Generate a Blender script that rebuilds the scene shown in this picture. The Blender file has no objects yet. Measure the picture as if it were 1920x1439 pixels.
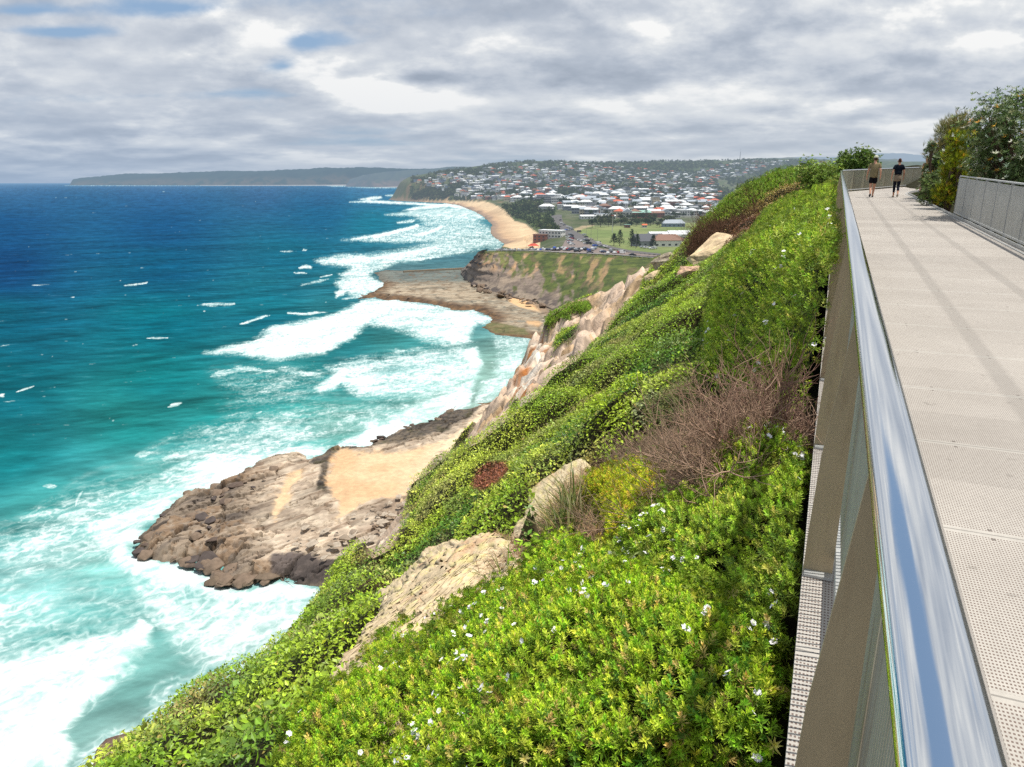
import bpy, bmesh, math, random
import numpy as np
from mathutils import Vector, Matrix

R = np.random.RandomState(7)
random.seed(7)
SC = bpy.context.scene
COL = SC.collection
F, CX, CY = 1340.0, 960.0, 719.5
PITCH = math.atan(376.5 / F)
CP, SP = math.cos(PITCH), math.sin(PITCH)
CAMZ = 62.0                                   # eye above the sea

# ------------------------------------------------------------------ geometry of the view (used to survey the place)
def ray(px, py):
    a = (np.asarray(px, float) - CX) / F
    b = (CY - np.asarray(py, float)) / F
    return a, CP + b * SP, -SP + b * CP
def at(px, py, z):                            # point of the level z under a photo pixel
    X, Y, Z = ray(px, py)
    k = (z - CAMZ) / Z
    return np.stack([X * k, Y * k, np.zeros_like(X * k) + z], -1)
def atk(px, py, k):
    X, Y, Z = ray(px, py)
    return np.stack([X * k, Y * k, Z * k + CAMZ], -1)
def proj(P):
    P = np.asarray(P, float)
    X, Y, Z = P[..., 0], P[..., 1], P[..., 2] - CAMZ
    d = Y * CP - Z * SP
    d = np.where(np.abs(d) < 1e-6, 1e-6, d)
    return CX + F * X / d, CY - F * (Y * SP + Z * CP) / d, d

# walkway frame: s along the walkway, t to its left (towards the sea)
_vx, _vy, _vz = ray(1574, 301)
TH = math.atan2(_vx, _vy)
SLOPE = float(_vz / math.hypot(_vx, _vy))
ST, CT = math.sin(TH), math.cos(TH)
def deckz(s): return CAMZ - 1.65 + SLOPE * np.asarray(s, float)
def W(s, t, z):
    s, t, z = np.broadcast_arrays(np.asarray(s, float), np.asarray(t, float), np.asarray(z, float))
    return np.stack([s * ST - t * CT, s * CT + t * ST, z], -1)
def ST_of(P):
    P = np.asarray(P, float)
    return P[..., 0] * ST + P[..., 1] * CT, -P[..., 0] * CT + P[..., 1] * ST

# ------------------------------------------------------------------ noise
_perm = np.random.RandomState(3).permutation(256)
_perm = np.concatenate([_perm, _perm, _perm])
_g3 = np.random.RandomState(5).normal(size=(256, 3)); _g3 /= np.linalg.norm(_g3, axis=1)[:, None]
def pnoise(x, y, z=0.0):
    x, y, z = np.broadcast_arrays(np.asarray(x, float), np.asarray(y, float), np.asarray(z, float))
    xi, yi, zi = np.floor(x).astype(int), np.floor(y).astype(int), np.floor(z).astype(int)
    xf, yf, zf = x - xi, y - yi, z - zi
    u, v, w = [q * q * q * (q * (q * 6 - 15) + 10) for q in (xf, yf, zf)]
    def g(i, j, k):
        h = _perm[_perm[_perm[(xi + i) & 255] + ((yi + j) & 255)] + ((zi + k) & 255)]
        gr = _g3[h]
        return gr[..., 0] * (xf - i) + gr[..., 1] * (yf - j) + gr[..., 2] * (zf - k)
    def L(a, b, t): return a + (b - a) * t
    return 1.5 * L(L(L(g(0,0,0), g(1,0,0), u), L(g(0,1,0), g(1,1,0), u), v),
             L(L(g(0,0,1), g(1,0,1), u), L(g(0,1,1), g(1,1,1), u), v), w)
def fbm(x, y, z=0.0, o=4, lac=2.03, gain=0.5):
    r = 0; a = 1.0; n = 0
    for i in range(o):
        r = r + a * pnoise(x, y, np.asarray(z) + 11.3 * i); n += a
        x, y, z = np.asarray(x) * lac, np.asarray(y) * lac, np.asarray(z) * lac; a *= gain
    return r / n
_jit = np.random.RandomState(9).rand(256, 2)
def worley(x, y):                             # distance to the nearest of a jittered grid of points, and that cell's id
    x = np.asarray(x, float); y = np.asarray(y, float)
    xi, yi = np.floor(x).astype(int), np.floor(y).astype(int)
    best = np.full(x.shape, 9.0); cid = np.zeros(x.shape, int); sec = np.full(x.shape, 9.0)
    for i in (-1, 0, 1):
        for j in (-1, 0, 1):
            h = _perm[_perm[(xi + i) & 255] + ((yi + j) & 255)]
            d = np.hypot(xi + i + _jit[h, 0] - x, yi + j + _jit[h, 1] - y)
            m = d < best
            sec = np.where(m, best, np.minimum(sec, d))
            cid = np.where(m, h, cid); best = np.where(m, d, best)
    return best, cid, sec
def smooth(a, b, x):
    t = np.clip((np.asarray(x, float) - a) / (b - a), 0, 1)
    return t * t * (3 - 2 * t)
def mixc(a, b, f): return a * (1 - f[..., None]) + b * f[..., None]

# polygons and polylines (in any plane)
def inpoly(px, py, poly):
    px = np.asarray(px, float); py = np.asarray(py, float)
    c = np.zeros(px.shape, bool); n = len(poly)
    for i in range(n):
        x1, y1 = poly[i]; x2, y2 = poly[(i + 1) % n]
        if y1 == y2: continue
        c ^= ((y1 > py) != (y2 > py)) & (px < (x2 - x1) * (py - y1) / (y2 - y1) + x1)
    return c
def segdist(px, py, pts, closed=False, vals=None):
    best = np.full(np.shape(px), 1e18); bv = np.zeros(np.shape(px))
    n = len(pts)
    for i in range(n if closed else n - 1):
        x1, y1 = pts[i][:2]; x2, y2 = pts[(i + 1) % n][:2]
        dx, dy = x2 - x1, y2 - y1
        t = np.clip(((px - x1) * dx + (py - y1) * dy) / max(dx * dx + dy * dy, 1e-9), 0, 1)
        d = np.hypot(px - x1 - t * dx, py - y1 - t * dy)
        m = d < best
        if vals is not None: bv = np.where(m, vals[i] + (vals[(i + 1) % n] - vals[i]) * t, bv)
        best = np.where(m, d, best)
    return (best, bv) if vals is not None else best
def sdpoly(px, py, poly):                     # > 0 inside
    d = segdist(px, py, poly, True)
    return np.where(inpoly(px, py, poly), d, -d)

class TPS:                                    # smooth surface through scattered heights
    def __init__(self, P, v, reg=1e-3, scale=1.0):
        P = np.asarray(P, float) / scale; v = np.asarray(v, float); n = len(P); self.s = scale
        K = self._k(np.hypot(P[:, None, 0] - P[None, :, 0], P[:, None, 1] - P[None, :, 1])) + reg * np.eye(n)
        A = np.zeros((n + 3, n + 3)); A[:n, :n] = K; A[:n, n] = 1; A[:n, n+1:] = P; A[n, :n] = 1; A[n+1:, :n] = P.T
        self.w = np.linalg.solve(A, np.concatenate([v, [0, 0, 0]])); self.P = P
    def _k(self, r): return np.where(r > 1e-9, r * r * np.log(np.maximum(r, 1e-9)), 0.0)
    def __call__(self, x, y):
        x = np.asarray(x, float) / self.s; y = np.asarray(y, float) / self.s
        out = self.w[-3] + self.w[-2] * x + self.w[-1] * y
        for i in range(len(self.P)):
            out = out + self.w[i] * self._k(np.hypot(x - self.P[i, 0], y - self.P[i, 1]))
        return out

def lin(r, g, b, f=1.0):
    return tuple(f * (c / 12.92 if c <= 0.04045 else ((c + 0.055) / 1.055) ** 2.4) for c in (r / 255, g / 255, b / 255))
def linA(a, f=1.0):
    a = np.asarray(a, float) / 255
    return f * np.where(a <= 0.04045, a / 12.92, ((a + 0.055) / 1.055) ** 2.4)

# ------------------------------------------------------------------ objects
def tag(o, label=None, cat=None, group=None, kind=None):
    if label: o['label'] = label
    if cat: o['category'] = cat
    if group: o['group'] = group
    if kind: o['kind'] = kind
    return o
def empty(name, loc=(0, 0, 0), rz=0.0, label=None, cat=None, group=None):
    o = bpy.data.objects.new(name, None); COL.objects.link(o)
    o.location = loc; o.rotation_euler = (0, 0, rz)
    return tag(o, label, cat, group)
def npmesh(name, V, faces, mat=None, parent=None, col=None, attrs=None, smoothf=False, loc=None):
    """V (n,3); faces: (m,3) or (m,4) int array, or a list of such arrays"""
    V = np.ascontiguousarray(V, dtype=np.float32)
    fl = [np.asarray(f, dtype=np.int32) for f in (faces if isinstance(faces, list) else [faces])]
    fl = [f for f in fl if len(f)]
    me = bpy.data.meshes.new(name)
    me.vertices.add(len(V)); me.vertices.foreach_set('co', V.ravel())
    tot = np.concatenate([np.full(len(f), f.shape[1], np.int32) for f in fl])
    idx = np.concatenate([f.ravel() for f in fl])
    start = np.concatenate([[0], np.cumsum(tot)[:-1]]).astype(np.int32)
    me.loops.add(len(idx)); me.loops.foreach_set('vertex_index', idx)
    me.polygons.add(len(tot)); me.polygons.foreach_set('loop_start', start)
    me.polygons.foreach_set('loop_total', tot)
    me.polygons.foreach_set('use_smooth', np.full(len(tot), smoothf, bool))
    if col is not None:
        c = np.ones((len(V), 4), np.float32); c[:, :3] = col
        a = me.color_attributes.new('col', 'FLOAT_COLOR', 'POINT'); a.data.foreach_set('color', c.ravel())
    for k, v in (attrs or {}).items():
        a = me.attributes.new(k, 'FLOAT', 'POINT'); a.data.foreach_set('value', np.asarray(v, np.float32))
    me.update(calc_edges=True); me.validate()
    o = bpy.data.objects.new(name, me); COL.objects.link(o)
    if mat: me.materials.append(mat)
    if parent: o.parent = parent
    if loc is not None: o.location = loc
    return o
def gridfaces(n, m, mask=None):
    i = np.arange(n - 1)[:, None] * m + np.arange(m - 1)[None, :]
    f = np.stack([i, i + m, i + m + 1, i + 1], -1).reshape(-1, 4)
    if mask is not None:
        f = f[mask.ravel()[f].any(1)]
    return f
def compact(V, faces, *arrs):                  # drop vertices no face uses
    used = np.zeros(len(V), bool); used[faces.ravel()] = True
    new = np.cumsum(used) - 1
    return (V[used], new[faces]) + tuple(a[used] for a in arrs)

class MB:                                      # small mesh builder for man-made things
    def __init__(self): self.v = []; self.f = []
    def add(self, vs, fs):
        n = len(self.v); self.v += [tuple(map(float, p)) for p in vs]
        self.f += [tuple(i + n for i in f) for f in fs]; return self
    def box(self, x0, x1, y0, y1, z0, z1):
        return self.add([(x0,y0,z0),(x1,y0,z0),(x1,y1,z0),(x0,y1,z0),(x0,y0,z1),(x1,y0,z1),(x1,y1,z1),(x0,y1,z1)],
                        [(0,3,2,1),(4,5,6,7),(0,1,5,4),(1,2,6,5),(2,3,7,6),(3,0,4,7)])
    def tube(self, pts, rad, n=8, cap=True):
        pts = [Vector(p) for p in pts]; rs = rad if hasattr(rad, '__len__') else [rad] * len(pts)
        base = len(self.v); up = Vector((0, 0, 1))
        for i, p in enumerate(pts):
            d = (pts[min(i + 1, len(pts) - 1)] - pts[max(i - 1, 0)]).normalized()
            a = d.cross(up if abs(d.z) < 0.9 else Vector((1, 0, 0))).normalized(); b = a.cross(d).normalized()
            for k in range(n):
                an = 2 * math.pi * k / n
                self.v.append(tuple(p + (a * math.cos(an) + b * math.sin(an)) * rs[i]))
        for i in range(len(pts) - 1):
            for k in range(n):
                k2 = (k + 1) % n
                self.f.append((base + i*n + k, base + i*n + k2, base + (i+1)*n + k2, base + (i+1)*n + k))
        if cap:
            self.f.append(tuple(base + k for k in range(n))[::-1])
            self.f.append(tuple(base + (len(pts)-1)*n + k for k in range(n)))
        return self
    def prism(self, poly, z0, z1):             # polygon in xy
        n = len(poly)
        return self.add([(x, y, z0) for x, y in poly] + [(x, y, z1) for x, y in poly],
                        [tuple(range(n))[::-1], tuple(range(n, 2*n))] + [(i, (i+1) % n, n + (i+1) % n, n + i) for i in range(n)])
    def build(self, name, mat, parent=None, smoothf=False, loc=None, rz=0.0):
        me = bpy.data.meshes.new(name); me.from_pydata(self.v, [], self.f)
        if smoothf: me.polygons.foreach_set('use_smooth', [True] * len(me.polygons))
        me.materials.append(mat); me.update()
        o = bpy.data.objects.new(name, me); COL.objects.link(o)
        if parent: o.parent = parent
        if loc is not None: o.location = loc
        if rz: o.rotation_euler = (0, 0, rz)
        return o
def copy_tree(o, parent=None):
    c = o.copy(); COL.objects.link(c); c.parent = parent
    for ch in list(o.children): copy_tree(ch, c)
    return c

# ------------------------------------------------------------------ materials
class N:                                        # node tree helper
    def __init__(self, nt): self.nt = nt
    def n(self, typ, **kw):
        nd = self.nt.nodes.new(typ)
        for k, v in kw.items():
            if k.startswith('i_'):
                key = k[2:]; key = int(key) if key.isdigit() else key.replace('_', ' ')
                self.set(nd.inputs[key], v)
            else: setattr(nd, k, v)
        return nd
    def set(self, sock, v):
        if isinstance(v, bpy.types.NodeSocket): self.nt.links.new(v, sock)
        elif isinstance(v, bpy.types.Node): self.nt.links.new(v.outputs[0], sock)
        else:
            if sock.type == 'RGBA' and hasattr(v, '__len__') and len(v) == 3: v = tuple(v) + (1,)
            sock.default_value = v
    def math(self, op, a, b=None, c=None, clamp=False):
        nd = self.nt.nodes.new('ShaderNodeMath'); nd.operation = op; nd.use_clamp = clamp
        for i, v in enumerate((a, b, c)):
            if v is not None: self.set(nd.inputs[i], v)
        return nd.outputs[0]
    def mix(self, f, a, b, blend='MIX'):
        nd = self.nt.nodes.new('ShaderNodeMix'); nd.data_type = 'RGBA'; nd.blend_type = blend
        self.set(nd.inputs[0], f); self.set(nd.inputs[6], a); self.set(nd.inputs[7], b)
        return nd.outputs[2]
    def ramp(self, f, stops, interp='LINEAR'):
        nd = self.nt.nodes.new('ShaderNodeValToRGB'); self.set(nd.inputs[0], f)
        cr = nd.color_ramp; cr.interpolation = interp
        while len(cr.elements) < len(stops): cr.elements.new(0.5)
        for e, (p, c) in zip(cr.elements, stops):
            e.position = p; e.color = (c, c, c, 1) if not hasattr(c, '__len__') else tuple(c) + (1,)
        return nd.outputs[0]
    def sstep(self, x, a, b):
        nd = self.nt.nodes.new('ShaderNodeMapRange'); nd.interpolation_type = 'SMOOTHSTEP'
        self.set(nd.inputs[0], x); self.set(nd.inputs[1], a); self.set(nd.inputs[2], b)
        return nd.outputs[0]
    def noise(self, vec, scale, detail=4, rough=0.55, dist=0.0, out=0):
        nd = self.n('ShaderNodeTexNoise', i_Scale=scale, i_Detail=detail, i_Roughness=rough, i_Distortion=dist)
        if vec is not None: self.set(nd.inputs['Vector'], vec)
        return nd.outputs[out]
    def mapping(self, vec, scale=(1,1,1), rot=(0,0,0), loc=(0,0,0)):
        nd = self.nt.nodes.new('ShaderNodeMapping'); self.set(nd.inputs[0], vec)
        nd.inputs['Scale'].default_value = scale; nd.inputs['Rotation'].default_value = rot; nd.inputs['Location'].default_value = loc
        return nd.outputs[0]
def newmat(name):
    m = bpy.data.materials.new(name); m.use_nodes = True
    nt = m.node_tree; b = nt.nodes['Principled BSDF']
    return m, N(nt), b
HAZE = (0.40, 0.50, 0.62)
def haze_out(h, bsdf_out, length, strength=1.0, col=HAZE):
    """aerial perspective painted into the materials: emitted haze colour, growing with distance from this headland"""
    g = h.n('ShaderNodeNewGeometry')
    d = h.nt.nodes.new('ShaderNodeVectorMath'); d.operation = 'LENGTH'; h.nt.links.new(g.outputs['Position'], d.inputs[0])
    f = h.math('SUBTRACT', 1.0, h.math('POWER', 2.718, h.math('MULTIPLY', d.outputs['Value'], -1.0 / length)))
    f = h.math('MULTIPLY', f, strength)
    em = h.n('ShaderNodeEmission', i_Color=col, i_Strength=1.0)  # surface itself emits the haze colour, in place of haze in the air
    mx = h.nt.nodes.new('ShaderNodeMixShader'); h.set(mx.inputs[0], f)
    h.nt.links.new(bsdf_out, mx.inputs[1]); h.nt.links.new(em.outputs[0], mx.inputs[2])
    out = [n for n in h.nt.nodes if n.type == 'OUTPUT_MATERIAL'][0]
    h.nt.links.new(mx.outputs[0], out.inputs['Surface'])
def simple(name, color, rough=0.6, metal=0.0, spec=0.4, var=0.0, vscale=8.0, haze=None, bump=0.0):
    m, h, b = newmat(name)
    b.inputs['Roughness'].default_value = rough; b.inputs['Metallic'].default_value = metal
    b.inputs['Specular IOR Level'].default_value = spec
    if var or bump:
        tc = h.n('ShaderNodeTexCoord').outputs['Object']
        nz = h.noise(tc, vscale, 5, 0.6)
        if var:
            c = h.mix(nz, tuple(x * (1 - var) for x in color), tuple(min(1, x * (1 + var)) for x in color))
            h.set(b.inputs['Base Color'], c)
        else: b.inputs['Base Color'].default_value = tuple(color) + (1,)
        if bump:
            bp = h.n('ShaderNodeBump', i_Strength=bump, i_Distance=0.02, i_Height=nz); h.set(b.inputs['Normal'], bp.outputs[0])
    else: b.inputs['Base Color'].default_value = tuple(color) + (1,)
    if haze: haze_out(h, b.outputs[0], haze)
    return m
def leafmat(name, trans=0.25, rough=0.45, spec=0.35, haze=None):
    m, h, b = newmat(name)
    at_ = h.n('ShaderNodeAttribute', attribute_name='col')
    h.set(b.inputs['Base Color'], at_.outputs['Color'])
    b.inputs['Roughness'].default_value = rough; b.inputs['Specular IOR Level'].default_value = spec
    tr = h.n('ShaderNodeBsdfTranslucent'); h.set(tr.inputs['Color'], at_.outputs['Color'])
    mx = h.nt.nodes.new('ShaderNodeMixShader'); mx.inputs[0].default_value = trans
    h.nt.links.new(b.outputs[0], mx.inputs[1]); h.nt.links.new(tr.outputs[0], mx.inputs[2])
    out = [n for n in h.nt.nodes if n.type == 'OUTPUT_MATERIAL'][0]
    h.nt.links.new(mx.outputs[0], out.inputs['Surface'])
    if haze: haze_out(h, mx.outputs[0], haze)
    return m
def vcolmat(name, rough=0.85, spec=0.2, nscale=1.0, namp=0.35, bump=0.4, bdist=0.1, haze=None, detail=6, hcol=HAZE):
    """vertex colours broken up by fine noise and bump"""
    m, h, b = newmat(name)
    a = h.n('ShaderNodeAttribute', attribute_name='col').outputs['Color']
    tc = h.n('ShaderNodeTexCoord').outputs['Object']
    nz = h.noise(tc, nscale, detail, 0.65)
    f = h.math('MULTIPLY_ADD', nz, 2 * namp * 1.6, 1 - namp * 1.6)
    c = h.mix(1.0, a, f, 'MULTIPLY')
    h.set(b.inputs['Base Color'], c)
    b.inputs['Roughness'].default_value = rough; b.inputs['Specular IOR Level'].default_value = spec
    bp = h.n('ShaderNodeBump', i_Strength=bump, i_Distance=bdist, i_Height=nz); h.set(b.inputs['Normal'], bp.outputs[0])
    if haze: haze_out(h, b.outputs[0], haze, 1.0, hcol)
    return m

# leaves: every leaf one folded diamond
def norm(v): return v / np.maximum(np.linalg.norm(v, axis=-1, keepdims=True), 1e-9)
def leaves(P, D, U, L, Wd, fold=0.15):
    D = norm(D); S = norm(np.cross(D, U)); Nn = np.cross(S, D)
    L = np.broadcast_to(np.asarray(L, float), (len(P),))[:, None]; Wd = np.broadcast_to(np.asarray(Wd, float), (len(P),))[:, None]
    m = P + D * L * 0.5 - Nn * Wd * fold * 0
    V = np.stack([P, m + S * Wd * .5 + Nn * Wd * fold, P + D * L, m - S * Wd * .5 + Nn * Wd * fold], 1).reshape(-1, 3)
    Fc = np.arange(len(P) * 4, dtype=np.int32).reshape(-1, 4)
    return V, Fc
def randdir(n, rs=R):
    return norm(rs.normal(size=(n, 3)))
def gcol(n, stops, rs, jit=0.22):
    """n colours from a list of (weight, photo colour)"""
    w = np.array([s[0] for s in stops], float); w /= w.sum()
    c = linA(np.array([s[1] for s in stops], float), 1.0)[rs.choice(len(stops), n, p=w)]
    return c * np.exp(jit * rs.normal(size=(n, 1))) * np.exp(0.06 * rs.normal(size=(n, 3)))
# ------------------------------------------------------------------ camera, sun, sky
cam = bpy.data.objects.new('camera', bpy.data.cameras.new('camera')); COL.objects.link(cam)
cam.data.sensor_fit = 'HORIZONTAL'; cam.data.sensor_width = 36.0
cam.data.lens = 36.0 * F / 1920.0
cam.data.clip_start = 0.03; cam.data.clip_end = 200000
cam.location = (0, 0, CAMZ); cam.rotation_euler = (math.pi / 2 - PITCH, 0, 0)
SC.camera = cam
SC.view_settings.view_transform = 'Standard'; SC.view_settings.look = 'None'; SC.view_settings.exposure = 0
try:
    SC.cycles.max_bounces = 6; SC.cycles.diffuse_bounces = 3; SC.cycles.glossy_bounces = 3
    SC.cycles.transmission_bounces = 3; SC.cycles.transparent_max_bounces = 8
    SC.cycles.use_denoising = False
    SC.cycles.caustics_reflective = False; SC.cycles.caustics_refractive = False
    SC.cycles.sample_clamp_indirect = 4.0
except Exception: pass

SUN_EL = math.radians(73); SUN_DIR = Vector((math.cos(SUN_EL) * 0.97, -math.cos(SUN_EL) * 0.25, math.sin(SUN_EL))).normalized()
sl = bpy.data.lights.new('sun', 'SUN'); sl.energy = 5.0; sl.angle = math.radians(0.5); sl.color = (1.0, 0.955, 0.88)
sun = bpy.data.objects.new('sun', sl); COL.objects.link(sun)
sun.rotation_euler = SUN_DIR.to_track_quat('Z', 'Y').to_euler(); sun.location = (30, -10, 120)

wd = bpy.data.worlds.new('World'); SC.world = wd; wd.use_nodes = True
h = N(wd.node_tree)
bg = wd.node_tree.nodes['Background']; bg.inputs['Strength'].default_value = 0.1
sky = h.n('ShaderNodeTexSky'); sky.sky_type = 'NISHITA'; sky.sun_disc = False
sky.sun_elevation = SUN_EL; sky.sun_rotation = math.atan2(SUN_DIR.x, SUN_DIR.y); sky.altitude = 60; sky.dust_density = 1.5; sky.ozone_density = 1.5
tc = h.n('ShaderNodeTexCoord').outputs['Generated']
sx = h.n('ShaderNodeSeparateXYZ', i_0=tc)
x, y, z = sx.outputs
zc = h.math('MAXIMUM', z, 0.0)
yy = h.math('MAXIMUM', y, 0.05)
u = h.math('DIVIDE', x, yy); v = h.math('DIVIDE', zc, yy)          # bearing and height of a cloud as seen from the coast
den = h.math('ADD', zc, 0.085)
cp_ = h.n('ShaderNodeCombineXYZ', i_0=h.math('DIVIDE', x, den), i_1=h.math('DIVIDE', y, den), i_2=0.0).outputs[0]
uv0 = h.n('ShaderNodeCombineXYZ', i_0=u, i_1=v, i_2=0.0).outputs[0]
def gau(px, py, sxp, syp, amp):                                    # one named cloud or gap, by bearing and height
    X, Y, Z = ray(px, py); u0, v0 = float(X / Y), float(Z / Y)
    su, sv = 1.75 * sxp / F, 1.75 * syp / F
    m_ = h.nt.nodes.new('ShaderNodeVectorMath'); m_.operation = 'MULTIPLY_ADD'
    h.set(m_.inputs[0], uv0); m_.inputs[1].default_value = (1 / su, 1 / sv, 0); m_.inputs[2].default_value = (-u0 / su, -v0 / sv, 0)
    g_ = h.n('ShaderNodeTexGradient', gradient_type='QUADRATIC_SPHERE'); h.set(g_.inputs[0], m_.outputs[0])
    return (g_.outputs['Fac'], amp * 1.25)
def total(lst):
    r = None
    for q in lst:
        if isinstance(q, tuple): r = h.math('MULTIPLY_ADD', q[0], q[1], 0.0 if r is None else r)
        else: r = q if r is None else h.math('ADD', r, q)
    return r
pm0 = h.mapping(cp_, (0.42, 0.70, 1), (0, 0, 0.25), (3.1, 1.7, 0))
n1 = h.noise(pm0, 1.0, 6, 0.55)
n3 = h.noise(h.mapping(cp_, (0.16, 0.75, 1), (0, 0, 0.1), (7, 2, 0)), 1.0, 3, 0.55)
# heaped cloud: lumps with lit tops, flatter bases
vl = h.math('MULTIPLY', h.math('LOGARITHM', h.math('ADD', v, 0.05), 2.718), 0.50)     # cloud rows crowd together towards the horizon
uv = h.n('ShaderNodeCombineXYZ', i_0=u, i_1=vl, i_2=0.0).outputs[0]
n4 = h.noise(h.mapping(uv, (1, 1, 1), (0, 0, 0.05), (0.35, 0.2, 0)), 3.4, 8, 0.57)
n5 = h.noise(h.mapping(uv, (1, 1, 1), (0, 0, 0.05), (0.35, 0.240, 0)), 3.4, 4, 0.5)
puff = h.sstep(n4, 0.44, 0.60)
uvs = h.n('ShaderNodeCombineXYZ', i_0=u, i_1=h.math('MULTIPLY', v, 7.0), i_2=0.0).outputs[0]
n6 = h.noise(h.mapping(uvs, (1, 1, 1), (0, 0, 0.05), (5.35, 1.2, 0)), 3.2, 4, 0.5)
low = h.math('POWER', 2.718, h.math('MULTIPLY', zc, -14.0))
cover = total([h.math('MULTIPLY_ADD', n1, 1.0, 0.02), h.math('MULTIPLY_ADD', n3, 0.6, -0.22), h.math('MULTIPLY_ADD', n4, 1.2, -0.6),
               gau(570, 80, 75, 26, -0.36), gau(120, 60, 130, 14, -0.42), gau(530, 125, 85, 26, -0.48), gau(60, 20, 160, 14, -.25), gau(340, 15, 120, 16, -.3), gau(330, 30, 300, 40, -0.1), gau(740, 165, 170, 60, 0.5),
               gau(1300, 120, 420, 90, 0.35), gau(220, 170, 300, 70, 0.12), gau(1750, 90, 350, 120, 0.3)])
# a long blue break in the cloud higher up ahead, broken cloud overhead
def gauv(u0, v0, su, sv):
    m_ = h.nt.nodes.new('ShaderNodeVectorMath'); m_.operation = 'MULTIPLY_ADD'
    h.set(m_.inputs[0], uv0); m_.inputs[1].default_value = (1 / su, 1 / sv, 0); m_.inputs[2].default_value = (-u0 / su, -v0 / sv, 0)
    g_ = h.n('ShaderNodeTexGradient', gradient_type='QUADRATIC_SPHERE'); h.set(g_.inputs[0], m_.outputs[0]); return g_.outputs['Fac']
high = h.sstep(z, 0.5, 0.95)
cover = h.math('SUBTRACT', cover, h.math('MULTIPLY', high, 0.15))
cover = h.math('SUBTRACT', cover, h.math('MULTIPLY', gauv(0.22, 0.95, 0.5, 0.8), 1.7))
dens = h.sstep(cover, 0.20, 0.50)
lite = total([h.math('MULTIPLY', h.math('SUBTRACT', n4, n5), 2.6), h.math('MULTIPLY_ADD', puff, 0.30, -0.15), h.math('MULTIPLY', h.math('MULTIPLY_ADD', n6, 0.55, -0.275), h.math('MULTIPLY_ADD', low, 0.7, 0.3)),
              h.math('MULTIPLY_ADD', n1, -0.5, 0.25), 0.665,
              gau(735, 185, 110, 48, 0.5), gau(610, 155, 60, 22, 0.25), gau(790, 147, 60, 14, -0.75), gau(280, 255, 55, 18, 0.3), gau(200, 110, 320, 70, 0.16),
              gau(1060, 150, 190, 34, -0.5), gau(900, 30, 300, 45, -0.15), gau(1430, 70, 180, 45, -0.16), gau(1580, 150, 200, 20, -0.22), gau(1840, 30, 150, 60, 0.25), gau(1250, 60, 90, 40, 0.18),
              gau(200, 270, 420, 50, -0.24), gau(0, 330, 600, 35, -0.12), gau(1150, 200, 120, 16, 0.2), gau(1500, 250, 400, 25, 0.12)])
ccol = h.ramp(lite, [(0.0, (0.31, 0.36, 0.44)), (0.35, (0.43, 0.48, 0.56)), (0.62, (0.57, 0.61, 0.67)), (0.85, (0.72, 0.745, 0.77)), (1.0, (0.90, 0.90, 0.89))])
ccol10 = h.mix(1.0, ccol, (10.7, 10.7, 10.7), 'MULTIPLY')
skyblue = h.mix(0.55, h.mix(1.0, sky.outputs[0], (1.0, 1.0, 1.0), 'MULTIPLY'), (3.2, 5.0, 7.6))
mixd = h.mix(dens, skyblue, ccol10)
# sea haze low on the horizon, bluer over the ocean on the left
hz = h.math('POWER', 2.718, h.math('MULTIPLY', zc, -15.0))
hl = h.sstep(u, -0.7, 0.3)
hcol = h.mix(hl, (3.3, 4.4, 6.0), (4.9, 5.6, 6.4))
fin = h.mix(h.math('MULTIPLY', hz, 0.80), mixd, hcol)
h.set(bg.inputs['Color'], fin)
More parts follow.
